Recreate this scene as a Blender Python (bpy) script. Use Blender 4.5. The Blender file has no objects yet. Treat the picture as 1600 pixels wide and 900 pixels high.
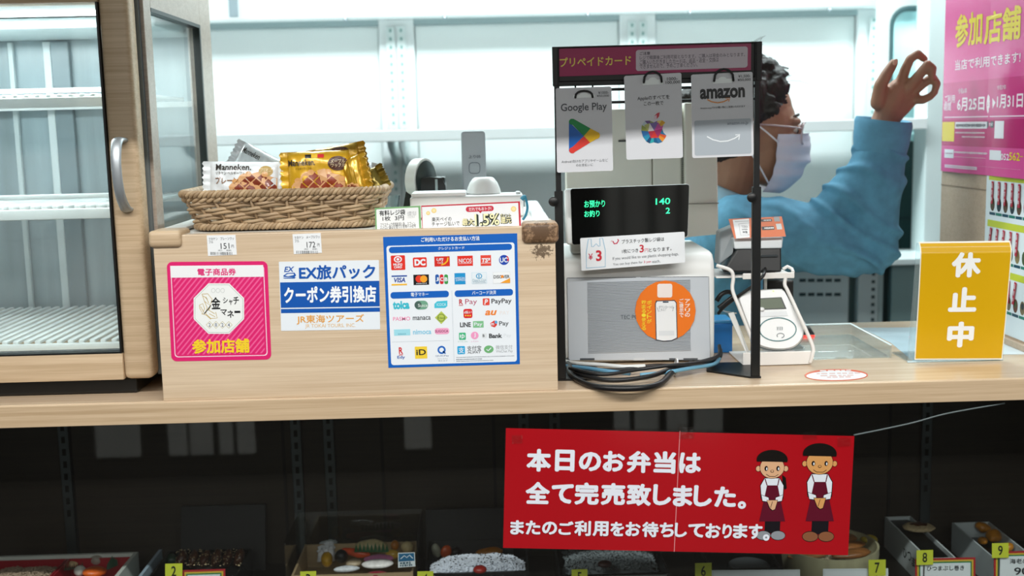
import bpy, bmesh, math, random
import numpy as np
from mathutils import Vector, Matrix, noise
random.seed(11)
SC = bpy.context.scene
COL = SC.collection
# ------------------------------------------------------------------ camera
F = 1800.0                      # focal length in pixels of the 1600x900 frame
CAM = Vector((0.0, 0.0, 1.5))
ROT = (Matrix.Rotation(math.radians(-1.0), 3, 'Z') @ Matrix.Rotation(math.radians(82.0), 3, 'X')
       @ Matrix.Rotation(math.radians(-1.34), 3, 'Z'))
cd = bpy.data.cameras.new('camera')
cd.sensor_width = 36.0
cd.lens = F * 36.0 / 1600.0
cd.clip_start = 0.05
cd.dof.use_dof = True
cd.dof.focus_distance = 1.78
cd.dof.aperture_fstop = 4.0
cam = bpy.data.objects.new('camera', cd)
cam.matrix_world = Matrix.Translation(CAM) @ ROT.to_4x4()
COL.objects.link(cam)
SC.camera = cam
# ------------------------------------------------------------------ world, exposure
SC.view_settings.view_transform = 'Standard'
SC.view_settings.look = 'None'
SC.view_settings.exposure = 0.0
SC.view_settings.gamma = 1.0
SC.view_settings.use_curve_mapping = False
wd = bpy.data.worlds.new('concourse_ambient')
SC.world = wd
wd.use_nodes = True
wd.node_tree.nodes['Background'].inputs[0].default_value = (0.86, 0.95, 1.0, 1)
wd.node_tree.nodes['Background'].inputs[1].default_value = 0.20


def area(name, loc, sx, sy, power, col=(1, 1, 1), aim=(0, 0, -1)):
    l = bpy.data.lights.new(name, 'AREA')
    l.shape = 'RECTANGLE'
    l.size = sx
    l.size_y = sy
    l.energy = power
    l.color = col
    o = bpy.data.objects.new(name, l)
    o.location = loc
    o.rotation_euler = Vector(aim).to_track_quat('-Z', 'Y').to_euler()
    COL.objects.link(o)
    return o


# tube lights of the concourse ceiling, in front of the canopy over the counter
area('concourse_tube_light', (0.0, 0.2, 2.6), 4.0, 0.045, 98, (1, 0.985, 0.95))
area('concourse_ceiling_light', (0.0, -1.2, 2.5), 3.6, 0.3, 48, (1, 0.985, 0.955))
# tube lights of the back area, behind the canopy
area('kitchen_ceiling_light', (0.1, 2.70, 2.54), 3.2, 0.25, 62, (0.86, 0.99, 1.0))

# ------------------------------------------------------------------ picture geometry helpers


def ray(x, y):
    return ROT @ Vector(((x - 800) / F, -(y - 450) / F, -1.0))


def PY(x, y, Y):
    d = ray(x, y)
    return CAM + d * (Y / d.y)


def PZ(x, y, z):
    d = ray(x, y)
    return CAM + d * ((z - CAM.z) / d.z)


def PX(x, y, X):
    d = ray(x, y)
    return CAM + d * (X / d.x)


def PP(x, y, pt, n):
    d = ray(x, y)
    n = Vector(n)
    return CAM + d * ((Vector(pt) - CAM).dot(n) / d.dot(n))


def proj(p):
    d = ROT.transposed() @ (Vector(p) - CAM)
    return (800 + F * d.x / -d.z, 450 - F * d.y / -d.z)


# ------------------------------------------------------------------ materials
def lin(c):
    if isinstance(c, str):
        c = c.lstrip('#')
        c = tuple(int(c[i:i + 2], 16) / 255 for i in (0, 2, 4))
        c = tuple(v / 12.92 if v <= 0.04045 else ((v + 0.055) / 1.055) ** 2.4 for v in c)
    return (c[0], c[1], c[2], 1.0)


MATS = {}


def mat(col, rough=0.5, metal=0.0, nv=0.0, ns=30.0, bump=0.0, bs=200.0, emit=0.0, spec=0.5, sss=0.0, coat=0.0, stretch=(1, 1, 1), name=None):
    key = (str(col), rough, metal, nv, ns, bump, bs, emit, spec, sss, coat, stretch)
    if key in MATS:
        return MATS[key]
    m = bpy.data.materials.new(name or ('surface_%03d' % len(MATS)))
    m.use_nodes = True
    nt = m.node_tree
    b = nt.nodes['Principled BSDF']
    c = lin(col)
    b.inputs['Base Color'].default_value = c
    b.inputs['Roughness'].default_value = rough
    b.inputs['Metallic'].default_value = metal
    b.inputs['Specular IOR Level'].default_value = spec
    if coat:
        b.inputs['Coat Weight'].default_value = coat
        b.inputs['Coat Roughness'].default_value = 0.08
    if sss:
        b.inputs['Subsurface Weight'].default_value = sss
        b.inputs['Subsurface Radius'].default_value = (0.02, 0.008, 0.004)
        b.inputs['Subsurface Scale'].default_value = 0.3
    if emit:
        b.inputs['Emission Color'].default_value = c
        b.inputs['Emission Strength'].default_value = emit
    if nv or bump:
        tc = nt.nodes.new('ShaderNodeTexCoord')
        mp = nt.nodes.new('ShaderNodeMapping')
        mp.inputs['Scale'].default_value = stretch
        nt.links.new(tc.outputs['Object'], mp.inputs['Vector'])
    if nv:
        n = nt.nodes.new('ShaderNodeTexNoise')
        n.inputs['Scale'].default_value = ns
        n.inputs['Detail'].default_value = 4
        nt.links.new(mp.outputs[0], n.inputs['Vector'])
        r = nt.nodes.new('ShaderNodeValToRGB')
        r.color_ramp.elements[0].position = 0.3
        r.color_ramp.elements[1].position = 0.7
        r.color_ramp.elements[0].color = tuple(v * (1 - nv) for v in c[:3]) + (1,)
        r.color_ramp.elements[1].color = tuple(min(1, v * (1 + nv * 0.6)) for v in c[:3]) + (1,)
        nt.links.new(n.outputs['Fac'], r.inputs[0])
        nt.links.new(r.outputs[0], b.inputs['Base Color'])
    if bump:
        n2 = nt.nodes.new('ShaderNodeTexNoise')
        n2.inputs['Scale'].default_value = bs
        n2.inputs['Detail'].default_value = 3
        nt.links.new(mp.outputs[0], n2.inputs['Vector'])
        bp = nt.nodes.new('ShaderNodeBump')
        bp.inputs['Strength'].default_value = bump
        bp.inputs['Distance'].default_value = 0.002
        nt.links.new(n2.outputs['Fac'], bp.inputs['Height'])
        nt.links.new(bp.outputs[0], b.inputs['Normal'])
    MATS[key] = m
    return m


def wood_mat(name, light, dark, rough=0.45, stain=None):
    m = bpy.data.materials.new(name)
    m.use_nodes = True
    nt = m.node_tree
    b = nt.nodes['Principled BSDF']
    b.inputs['Roughness'].default_value = rough
    tc = nt.nodes.new('ShaderNodeTexCoord')
    out = None
    for (sx, sz, det, w) in ((2.2, 130.0, 5, 0), (7.0, 420.0, 3, 0.45)):
        mp = nt.nodes.new('ShaderNodeMapping')
        mp.inputs['Scale'].default_value = (sx, sz * 0.5, sz)
        nt.links.new(tc.outputs['Object'], mp.inputs['Vector'])
        n = nt.nodes.new('ShaderNodeTexNoise')
        n.inputs['Scale'].default_value = 1.0
        n.inputs['Detail'].default_value = det
        n.inputs['Roughness'].default_value = 0.6
        nt.links.new(mp.outputs[0], n.inputs['Vector'])
        if out is None:
            out = n.outputs['Fac']
        else:
            mx = nt.nodes.new('ShaderNodeMix')
            mx.inputs[0].default_value = w
            nt.links.new(out, mx.inputs[2])
            nt.links.new(n.outputs['Fac'], mx.inputs[3])
            out = mx.outputs[0]
    r = nt.nodes.new('ShaderNodeValToRGB')
    r.color_ramp.elements[0].position = 0.33
    r.color_ramp.elements[1].position = 0.62
    r.color_ramp.elements[0].color = lin(dark)
    r.color_ramp.elements[1].color = lin(light)
    nt.links.new(out, r.inputs[0])
    col = r.outputs[0]
    if stain:                                   # worn patch with torn laminate, given in object space
        (cx, cz, sx, sz, scol, nsc, lo, hi) = stain
        mp = nt.nodes.new('ShaderNodeMapping')
        mp.inputs['Location'].default_value = (-cx / sx, 0, -cz / sz)
        mp.inputs['Scale'].default_value = (1 / sx, 0, 1 / sz)
        nt.links.new(tc.outputs['Object'], mp.inputs['Vector'])
        ln = nt.nodes.new('ShaderNodeVectorMath')
        ln.operation = 'LENGTH'
        nt.links.new(mp.outputs[0], ln.inputs[0])
        n = nt.nodes.new('ShaderNodeTexNoise')
        n.inputs['Scale'].default_value = nsc
        n.inputs['Detail'].default_value = 8
        n.inputs['Roughness'].default_value = 0.72
        nt.links.new(tc.outputs['Object'], n.inputs['Vector'])
        ad = nt.nodes.new('ShaderNodeMath')
        ad.operation = 'MULTIPLY_ADD'
        ad.inputs[1].default_value = 2.2
        nt.links.new(n.outputs['Fac'], ad.inputs[0])
        nt.links.new(ln.outputs['Value'], ad.inputs[2])
        r2 = nt.nodes.new('ShaderNodeMapRange')
        r2.inputs['From Min'].default_value = lo
        r2.inputs['From Max'].default_value = hi
        r2.inputs['To Min'].default_value = 0.85
        r2.inputs['To Max'].default_value = 0.0
        nt.links.new(ad.outputs[0], r2.inputs[0])
        mx = nt.nodes.new('ShaderNodeMix')
        mx.data_type = 'RGBA'
        nt.links.new(r2.outputs[0], mx.inputs[0])
        nt.links.new(col, mx.inputs[6])
        mx.inputs[7].default_value = lin(scol)
        col = mx.outputs[2]
    nt.links.new(col, b.inputs['Base Color'])
    return m


def glass_mat(name, tint=(1, 1, 1), rough=0.02, refl=1.0, ior=1.5, haze=0.0):
    """thin pane: clear transmission plus a mirror reflection that grows with the angle"""
    m = bpy.data.materials.new(name)
    m.use_nodes = True
    nt = m.node_tree
    for n in list(nt.nodes):
        nt.nodes.remove(n)
    o = nt.nodes.new('ShaderNodeOutputMaterial')
    t = nt.nodes.new('ShaderNodeBsdfTransparent')
    t.inputs[0].default_value = (*tint, 1)
    g = nt.nodes.new('ShaderNodeBsdfGlossy')
    g.inputs['Roughness'].default_value = rough
    geo = nt.nodes.new('ShaderNodeNewGeometry')
    mm = nt.nodes.new('ShaderNodeMix')
    mm.inputs[2].default_value = ior
    mm.inputs[3].default_value = 1 / ior
    nt.links.new(geo.outputs['Backfacing'], mm.inputs[0])
    fr = nt.nodes.new('ShaderNodeFresnel')
    nt.links.new(mm.outputs[0], fr.inputs['IOR'])
    mu = nt.nodes.new('ShaderNodeMath')
    mu.operation = 'MULTIPLY'
    mu.inputs[1].default_value = refl
    nt.links.new(fr.outputs[0], mu.inputs[0])
    mx = nt.nodes.new('ShaderNodeMixShader')
    nt.links.new(mu.outputs[0], mx.inputs[0])
    last = t.outputs[0]
    if haze:                                   # dust and fingerprints on the pane
        d = nt.nodes.new('ShaderNodeBsdfDiffuse')
        d.inputs[0].default_value = (0.8, 0.85, 0.86, 1)
        h = nt.nodes.new('ShaderNodeMixShader')
        tc = nt.nodes.new('ShaderNodeTexCoord')
        nz = nt.nodes.new('ShaderNodeTexNoise')
        nz.inputs['Scale'].default_value = 14
        nz.inputs['Detail'].default_value = 6
        nt.links.new(tc.outputs['Object'], nz.inputs['Vector'])
        k = nt.nodes.new('ShaderNodeMath')
        k.operation = 'MULTIPLY'
        k.inputs[1].default_value = haze * 2
        nt.links.new(nz.outputs['Fac'], k.inputs[0])
        nt.links.new(k.outputs[0], h.inputs[0])
        nt.links.new(t.outputs[0], h.inputs[1])
        nt.links.new(d.outputs[0], h.inputs[2])
        last = h.outputs[0]
    nt.links.new(last, mx.inputs[1])
    nt.links.new(g.outputs[0], mx.inputs[2])
    nt.links.new(mx.outputs[0], o.inputs[0])
    return m


# ------------------------------------------------------------------ scene-graph helpers
WM = {}


def thing(name, label, cat, loc=(0, 0, 0), rot=None, group=None):
    o = bpy.data.objects.new(name, None)
    o.empty_display_size = 0.05
    COL.objects.link(o)
    m = Matrix.Translation(Vector(loc))
    if rot is not None:
        m = m @ (rot if isinstance(rot, Matrix) else Matrix.Rotation(rot, 4, 'Z'))
    o.matrix_world = m
    WM[o.name] = m
    o['label'] = label
    o['category'] = cat
    if group:
        o['group'] = group
    return o


def tag(o, label, cat, group=None, kind=None):
    if label:
        o['label'] = label
    if cat:
        o['category'] = cat
    if group:
        o['group'] = group
    if kind:
        o['kind'] = kind
    return o


class G:
    """collects shapes; build() links them as ONE mesh object"""

    def __init__(s, m=None):
        s.v, s.f, s.mi, s.mats = [], [], [], []
        s.m = m

    def slot(s, m):
        m = m or s.m
        if m not in s.mats:
            s.mats.append(m)
        return s.mats.index(m)

    def add(s, vs, fs, m=None):
        k = s.slot(m)
        o = len(s.v)
        s.v += [tuple(p) for p in vs]
        s.f += [tuple(i + o for i in f) for f in fs]
        s.mi += [k] * len(fs)
        return s

    def box(s, x0, x1, y0, y1, z0, z1, m=None, bev=0.0, seg=2, xf=None):
        bm = bmesh.new()
        bmesh.ops.create_cube(bm, size=1.0)
        for v in bm.verts:
            v.co = Vector(((x0 + x1) / 2 + v.co.x * (x1 - x0), (y0 + y1) / 2 + v.co.y * (y1 - y0), (z0 + z1) / 2 + v.co.z * (z1 - z0)))
        if bev:
            bmesh.ops.bevel(bm, geom=list(bm.edges), offset=bev, segments=seg, profile=0.5, affect='EDGES')
        return s.bm(bm, m, xf)

    def bm(s, bm, m=None, xf=None):
        bm.verts.index_update()
        vs = [(xf @ v.co if xf else v.co).copy() for v in bm.verts]
        fs = [[v.index for v in f.verts] for f in bm.faces]
        bm.free()
        return s.add(vs, fs, m)

    def hexa(s, p, m=None):
        """8 corners: bottom 0-3 then top 4-7, both counter-clockwise seen from above"""
        return s.add(p, [(3, 2, 1, 0), (4, 5, 6, 7), (0, 1, 5, 4), (1, 2, 6, 5), (2, 3, 7, 6), (3, 0, 4, 7)], m)

    def tube(s, pts, r, m=None, n=8, closed=False, cap=True):
        pts = [Vector(p) for p in pts]
        N = len(pts)
        rs = r if isinstance(r, (list, tuple)) else [r] * N
        vs, fs = [], []
        up = None
        for i in range(N):
            a = pts[i - 1] if (i > 0 or closed) else pts[i]
            b = pts[(i + 1) % N] if (i < N - 1 or closed) else pts[i]
            t = (b - a)
            t = t.normalized() if t.length > 1e-9 else Vector((0, 0, 1))
            if up is None:
                up = Vector((0, 0, 1)) if abs(t.z) < 0.9 else Vector((1, 0, 0))
            u = (up - t * up.dot(t))
            if u.length < 1e-6:
                u = t.orthogonal()
            u.normalize()
            w = t.cross(u)
            up = u
            for k in range(n):
                an = 2 * math.pi * k / n
                vs.append(pts[i] + (u * math.cos(an) + w * math.sin(an)) * rs[i])
        for i in range(N if closed else N - 1):
            j = (i + 1) % N
            for k in range(n):
                q = (k + 1) % n
                fs.append((i * n + k, i * n + q, j * n + q, j * n + k))
        if cap and not closed:
            fs.append(tuple(range(n - 1, -1, -1)))
            fs.append(tuple((N - 1) * n + k for k in range(n)))
        return s.add(vs, fs, m)

    def lathe(s, prof, c, m=None, n=28, axis='Z', xf=None):
        """prof: (radius, height) from bottom to top round the axis through c"""
        vs, fs = [], []
        for (r, h) in prof:
            for k in range(n):
                a = 2 * math.pi * k / n
                x, y = r * math.cos(a), r * math.sin(a)
                p = Vector((x, y, h)) if axis == 'Z' else (Vector((h, x, y)) if axis == 'X' else Vector((y, h, x)))
                p = (xf @ p if xf else p) + Vector(c)
                vs.append(p)
        P = len(prof)
        for i in range(P - 1):
            for k in range(n):
                q = (k + 1) % n
                fs.append((i * n + k, i * n + q, (i + 1) * n + q, (i + 1) * n + k))
        fs.append(tuple(range(n - 1, -1, -1)))
        fs.append(tuple((P - 1) * n + k for k in range(n)))
        return s.add(vs, fs, m)

    def ell(s, c, r, m=None, nu=20, nv=12, rot=None, fn=None):
        c = Vector(c)
        vs, fs = [], []
        for j in range(nv + 1):
            th = math.pi * j / nv
            for i in range(nu):
                ph = 2 * math.pi * i / nu
                d = Vector((math.sin(th) * math.cos(ph), math.sin(th) * math.sin(ph), math.cos(th)))
                p = Vector((d.x * r[0], d.y * r[1], d.z * r[2]))
                if fn:
                    p = fn(p, d)
                if rot is not None:
                    p = rot @ p
                vs.append(c + p)
        for j in range(nv):
            for i in range(nu):
                q = (i + 1) % nu
                fs.append((j * nu + i, (j + 1) * nu + i, (j + 1) * nu + q, j * nu + q))
        return s.add(vs, fs, m)

    def prism(s, poly, fn, h0, h1, m=None):
        """2-D outline (counter-clockwise) mapped through fn(u, v, h), from h0 to h1"""
        n = len(poly)
        vs = [fn(u, v, h0) for u, v in poly] + [fn(u, v, h1) for u, v in poly]
        fs = [tuple(range(n - 1, -1, -1)), tuple(range(n, 2 * n))]
        fs += [(i, (i + 1) % n, n + (i + 1) % n, n + i) for i in range(n)]
        return s.add(vs, fs, m)

    def grid(s, fn, nu, nv, m=None):
        vs = [fn(i / nu, j / nv) for j in range(nv + 1) for i in range(nu + 1)]
        fs = [(j * (nu + 1) + i, j * (nu + 1) + i + 1, (j + 1) * (nu + 1) + i + 1, (j + 1) * (nu + 1) + i) for j in range(nv) for i in range(nu)]
        return s.add(vs, fs, m)

    def build(s, name, parent=None, smooth=0, label=None, cat=None, group=None, kind=None, local=False, fixn=True):
        me = bpy.data.meshes.new(name)
        vs = s.v
        o = bpy.data.objects.new(name, me)
        if parent is not None:
            M = WM[parent.name]
            if not local:
                inv = M.inverted()
                vs = [inv @ Vector(p) for p in vs]
            o.parent = parent
        else:
            a = np.array(vs)
            lo, hi = a.min(0), a.max(0)
            c = Vector(((lo[0] + hi[0]) / 2, (lo[1] + hi[1]) / 2, lo[2]))
            vs = [Vector(p) - c for p in vs]
            o.location = c
            M = Matrix.Translation(c)
        me.from_pydata([tuple(v) for v in vs], [], s.f)
        for m in s.mats:
            me.materials.append(m)
        me.polygons.foreach_set('material_index', s.mi)
        if fixn:
            b = bmesh.new()
            b.from_mesh(me)
            bmesh.ops.recalc_face_normals(b, faces=b.faces)
            b.to_mesh(me)
            b.free()
        if smooth:
            me.polygons.foreach_set('use_smooth', [True] * len(me.polygons))
            if smooth < 180:
                me.set_sharp_from_angle(angle=math.radians(smooth))
        me.update()
        COL.objects.link(o)
        WM[o.name] = M
        tag(o, label, cat, group, kind)
        return o


def struct(g, name, smooth=0):
    return g.build(name, smooth=smooth, kind='structure')


def rrect(x0, y0, x1, y1, r, n=5):
    r = min(r, abs(x1 - x0) / 2 - 1e-6, abs(y1 - y0) / 2 - 1e-6)
    if r <= 0:
        return [(x0, y0), (x1, y0), (x1, y1), (x0, y1)]
    out = []
    for cx, cy, a0 in ((x1 - r, y0 + r, -90), (x1 - r, y1 - r, 0), (x0 + r, y1 - r, 90), (x0 + r, y0 + r, 180)):
        for k in range(n + 1):
            a = math.radians(a0 + 90 * k / n)
            out.append((cx + r * math.cos(a), cy + r * math.sin(a)))
    return out


def clip_poly(poly, x0, x1, y0, y1):
    for ax, lim, sg in ((0, x0, 1), (0, x1, -1), (1, y0, 1), (1, y1, -1)):
        out = []
        for i in range(len(poly)):
            p, q = poly[i - 1], poly[i]
            ip, iq = sg * (p[ax] - lim) >= 0, sg * (q[ax] - lim) >= 0
            if ip != iq:
                k = (lim - p[ax]) / (q[ax] - p[ax])
                out.append((p[0] + (q[0] - p[0]) * k, p[1] + (q[1] - p[1]) * k))
            if iq:
                out.append(q)
        poly = out
        if not poly:
            break
    return poly


GLYPH = {}


def glyphs(body, bold=0.0, res=3, shear=0.0):
    key = (body, bold, res, shear)
    if key not in GLYPH:
        cu = bpy.data.curves.new('glyph', 'FONT')
        cu.body = body
        heavy = bold if (bold > 0.0 and any(ord(ch) > 0x2000 for ch in body)) else 0.0
        cu.offset = 0.0 if heavy else bold
        cu.resolution_u = res
        cu.shear = shear
        cu.space_line = 0.9
        ob = bpy.data.objects.new('glyph', cu)
        me = ob.to_mesh()
        v = np.array([(p.co.x, p.co.y) for p in me.vertices]) if len(me.vertices) else np.zeros((1, 2))
        f = [tuple(p.vertices) for p in me.polygons]
        ob.to_mesh_clear()
        bpy.data.objects.remove(ob)
        bpy.data.curves.remove(cu)
        if heavy:                               # heavier weight: the outline repeated round a small circle
            n0 = len(v)
            dirs = [(0, 0), (1, 0), (-1, 0), (0, 1), (0, -1)] + ([(.7, .7), (-.7, .7), (.7, -.7), (-.7, -.7)] if heavy > 0.028 else [])
            v = np.concatenate([v + np.array(d) * heavy for d in dirs])
            f = [tuple(i + k * n0 for i in q) for k in range(len(dirs)) for q in f]
        lo, hi = v.min(0), v.max(0)
        v = (v - lo) / np.maximum(hi - lo, 1e-6)
        hgt = np.repeat(np.arange(len(dirs)) * 0.000014, n0) if heavy else np.zeros(len(v))
        v = np.column_stack([v, hgt])
        GLYPH[key] = (v, f)
    return GLYPH[key]


def homography(src, dst):
    A, b = [], []
    for (x, y), (u, v) in zip(src, dst):
        A.append([x, y, 1, 0, 0, 0, -u * x, -u * y])
        b.append(u)
        A.append([0, 0, 0, x, y, 1, -v * x, -v * y])
        b.append(v)
    return np.append(np.linalg.solve(np.array(A, float), np.array(b, float)), 1).reshape(3, 3)


class Sign:
    """a flat printed thing; c3 = its four corners in the scene (top left, top right, bottom right, bottom left).
    Print is given in coordinates of the photograph (x0 + x/s, y0 + y/s) and laid out in the sheet's own plane."""

    def __init__(s, name, label, cat, c3, base='#e8ecf0', th=0.0008, view=(0, 0, 1), rad=0.0, parent=None, group=None, rough=0.4, fn=None, sheet='sheet', coat=0.0, board=True):
        s.c = [Vector(p) for p in c3]
        TL, TR, BR, BL = s.c
        s.W = ((TR - TL).length + (BR - BL).length) / 2
        s.H = ((TL - BL).length + (TR - BR).length) / 2
        n = (TR - BL).cross(TL - BR)
        n.normalize()
        if n.dot(CAM - BL) < 0:
            n = -n
        s.n = n
        s.hm = homography([proj(p) for p in s.c], [(0, s.H), (s.W, s.H), (s.W, 0), (0, 0)])
        s.fn = fn
        s.view = view
        s.rough = rough
        s.coat = coat
        s.k = s.W / math.dist(proj(BL), proj(BR))
        s.root = parent or thing(name, label, cat, (BL + BR) / 2 - n * th, group=group)
        s.th = th
        s.parts = []
        s.g = None
        if board:
            g = G(mat(base, rough, coat=coat))
            if fn:
                g.grid(lambda a, b: s.map(a * s.W, b * s.H, 0), 24, 24)
            else:
                g.prism(rrect(0, 0, s.W, s.H, rad), s.map, -th, 0)
            s.parts.append((sheet, g, None))

    def map(s, u, v, h):
        if s.fn:
            return s.fn(u, v, h)
        a, b = u / s.W, v / s.H
        TL, TR, BR, BL = s.c
        return (BL * (1 - a) + BR * a) * (1 - b) + (TL * (1 - a) + TR * a) * b + s.n * h

    def uv(s, x, y):
        X, Y = s.view[0] + x / s.view[2], s.view[1] + y / s.view[2]
        q = s.hm @ np.array([X, Y, 1.0])
        return (q[0] / q[2], q[1] / q[2])

    def start(s, name, label=None):
        s.g = G()
        s.parts.append((name, s.g, label))
        return s

    def _flat(s, poly, col, lay):
        n = len(poly)
        m = mat(col, s.rough, coat=s.coat)
        if s.fn:                                # follow the bends of the sheet
            us, vs_ = [p[0] for p in poly], [p[1] for p in poly]
            du, dv = s.W / 40, s.H / 30
            for i in range(int(min(us) / du) - 1, int(max(us) / du) + 1):
                for j in range(int(min(vs_) / dv) - 1, int(max(vs_) / dv) + 1):
                    q = clip_poly(poly, i * du, (i + 1) * du, j * dv, (j + 1) * dv)
                    if len(q) > 2:
                        s.g.add([s.map(u, v, lay * 0.00018) for u, v in q], [tuple(range(len(q)))], m)
            return s
        s.g.add([s.map(u, v, lay * 0.00018) for u, v in poly], [tuple(range(n))], m)
        return s

    def rect(s, x0, y0, x1, y1, col, lay=1, r=0.0):
        a, b = s.uv(x0, y0), s.uv(x1, y1)
        return s._flat(rrect(min(a[0], b[0]), min(a[1], b[1]), max(a[0], b[0]), max(a[1], b[1]), r * s.k / s.view[2]), col, lay)

    def poly(s, pts, col, lay=1):
        return s._flat([s.uv(*p) for p in pts], col, lay)

    def ell(s, cx, cy, rx, ry, col, lay=1, n=28, a0=0, a1=360):
        c = s.uv(cx, cy)
        k = s.k / s.view[2]
        N = n if a1 - a0 >= 360 else n + 1
        return s._flat([(c[0] + rx * k * math.cos(math.radians(a0 + (a1 - a0) * i / n)), c[1] + ry * k * math.sin(math.radians(a0 + (a1 - a0) * i / n))) for i in range(N)], col, lay)

    def line(s, pts, w, col, lay=1, closed=False):
        P = [Vector(s.uv(*p)) for p in pts]
        w = w * s.k / s.view[2] / 2
        m = mat(col, s.rough, coat=s.coat)
        N = len(P)
        vs = []
        for i in range(N):
            a = P[i - 1] if (i > 0 or closed) else P[i]
            b = P[(i + 1) % N] if (i < N - 1 or closed) else P[i]
            t = (b - a).normalized()
            q = Vector((-t.y, t.x)) * w
            vs += [P[i] + q, P[i] - q]
        fs = [(2 * i, 2 * i + 1, (2 * i + 3) % (2 * N), (2 * i + 2) % (2 * N)) for i in range(N if closed else N - 1)]
        s.g.add([s.map(v.x, v.y, lay * 0.00018) for v in vs], fs, m)
        return s

    def ring(s, cx, cy, rx, ry, w, col, lay=1, n=28):
        return s.line([(cx + rx * math.cos(2 * math.pi * i / n), cy + ry * math.sin(2 * math.pi * i / n)) for i in range(n)], w, col, lay, True)

    def txt(s, body, x0, y0, x1, y1, col, bold=0.0, lay=2, res=3, shear=0.0, skew=0.0):
        v, f = glyphs(body, bold, res, shear)
        a, b = s.uv(x0, y0), s.uv(x1, y1)
        u0, u1, v0, v1 = min(a[0], b[0]), max(a[0], b[0]), min(a[1], b[1]), max(a[1], b[1])
        m = mat(col, s.rough, coat=s.coat)
        s.g.add([s.map(u0 + (u1 - u0) * p[0], v0 + (v1 - v0) * p[1] + skew * p[0] * s.k / s.view[2], lay * 0.00018 + p[2]) for p in v], f, m)
        return s

    def greek(s, x0, y0, x1, y1, col, lay=2):
        """print too small to read: a row of short dashes"""
        a, b = s.uv(x0, y0), s.uv(x1, y1)
        u0, u1, v0, v1 = min(a[0], b[0]), max(a[0], b[0]), min(a[1], b[1]), max(a[1], b[1])
        rn = random.Random(int(x0 * 7 + y0))
        h = v1 - v0
        u = u0
        while u < u1 - h * .3:
            w = h * rn.uniform(.45, .9)
            p = rn.uniform(0, .25) * h
            s._flat([(u, v0 + p), (min(u + w, u1), v0 + p), (min(u + w, u1), v1 - p * .5), (u, v1 - p * .5)], col, lay)
            u += w + h * rn.uniform(.15, .3)
        return s

    def vtxt(s, body, x0, y0, x1, y1, col, bold=0.0, lay=2, gap=0.12):
        n = len(body)
        h = (y1 - y0) / n
        for i, ch in enumerate(body):
            s.txt(ch, x0, y0 + h * (i + gap / 2), x1, y0 + h * (i + 1 - gap / 2), col, bold, lay)
        return s

    def done(s):
        for name, g, label in s.parts:
            if g.f:
                g.build(name, s.root, label=label, fixn=(name in ('sheet', 'board', 'card', 'panel') and not s.fn))
        return s.root


def sign_px(name, label, cat, quad, Y=None, plane=None, **kw):
    """corners given in the photograph and a real plane (depth Y, or a point and a normal)"""
    if plane:
        c3 = [PP(x, y, *plane) for x, y in quad]
    else:
        c3 = [PY(x, y, Y) for x, y in quad]
    return Sign(name, label, cat, c3, **kw)


def vq(quad, view):
    return [(view[0] + x / view[2], view[1] + y / view[2]) for x, y in quad]


def remesh(g, voxel, smooth=6, factor=0.5):
    """closed shapes of g fused to one continuous surface: returns verts, faces"""
    me = bpy.data.meshes.new('tmp')
    me.from_pydata(g.v, [], g.f)
    b = bmesh.new()
    b.from_mesh(me)
    bmesh.ops.recalc_face_normals(b, faces=b.faces)
    b.to_mesh(me)
    b.free()
    o = bpy.data.objects.new('tmp', me)
    COL.objects.link(o)
    r = o.modifiers.new('r', 'REMESH')
    r.mode = 'VOXEL'
    r.voxel_size = voxel
    if smooth:
        sm = o.modifiers.new('s', 'SMOOTH')
        sm.iterations = smooth
        sm.factor = factor
    dg = bpy.context.evaluated_depsgraph_get()
    dg.update()
    ev = o.evaluated_get(dg)
    m2 = ev.to_mesh()
    vs = [v.co.copy() for v in m2.vertices]
    ns = [v.normal.copy() for v in m2.vertices]
    fs = [tuple(p.vertices) for p in m2.polygons]
    ev.to_mesh_clear()
    bpy.data.objects.remove(o)
    bpy.data.meshes.remove(me)
    return vs, fs, ns


def capsule(g, a, b, ra, rb, n=14, steps=5):
    a, b = Vector(a), Vector(b)
    t = (b - a).normalized()
    pts, rs = [], []
    for k in range(steps):
        th = math.pi / 2 * (1 - k / steps)
        pts.append(a - t * ra * math.sin(th))
        rs.append(max(ra * math.cos(th), 1e-4))
    pts.append(a)
    rs.append(ra)
    pts.append(b)
    rs.append(rb)
    for k in range(1, steps + 1):
        th = math.pi / 2 * k / steps
        pts.append(b + t * rb * math.sin(th))
        rs.append(max(rb * math.cos(th), 1e-4))
    g.tube(pts, rs, n=n)


def chain(g, pts, rs, n=14):
    for i in range(len(pts) - 1):
        capsule(g, pts[i], pts[i + 1], rs[i], rs[i + 1], n)


def spline(pts, n=8, closed=False):
    P = [Vector(p) for p in pts]
    N = len(P)
    out = []
    for i in range(N if closed else N - 1):
        p0 = P[i - 1] if (i > 0 or closed) else P[i]
        p1 = P[i]
        p2 = P[(i + 1) % N]
        p3 = P[(i + 2) % N] if (i + 2 < N or closed) else p2
        for k in range(n):
            t = k / n
            out.append(0.5 * ((2 * p1) + (p2 - p0) * t + (2 * p0 - 5 * p1 + 4 * p2 - p3) * t * t + (3 * p1 - p0 - 3 * p2 + p3) * t ** 3))
    if not closed:
        out.append(P[-1])
    return out

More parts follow.
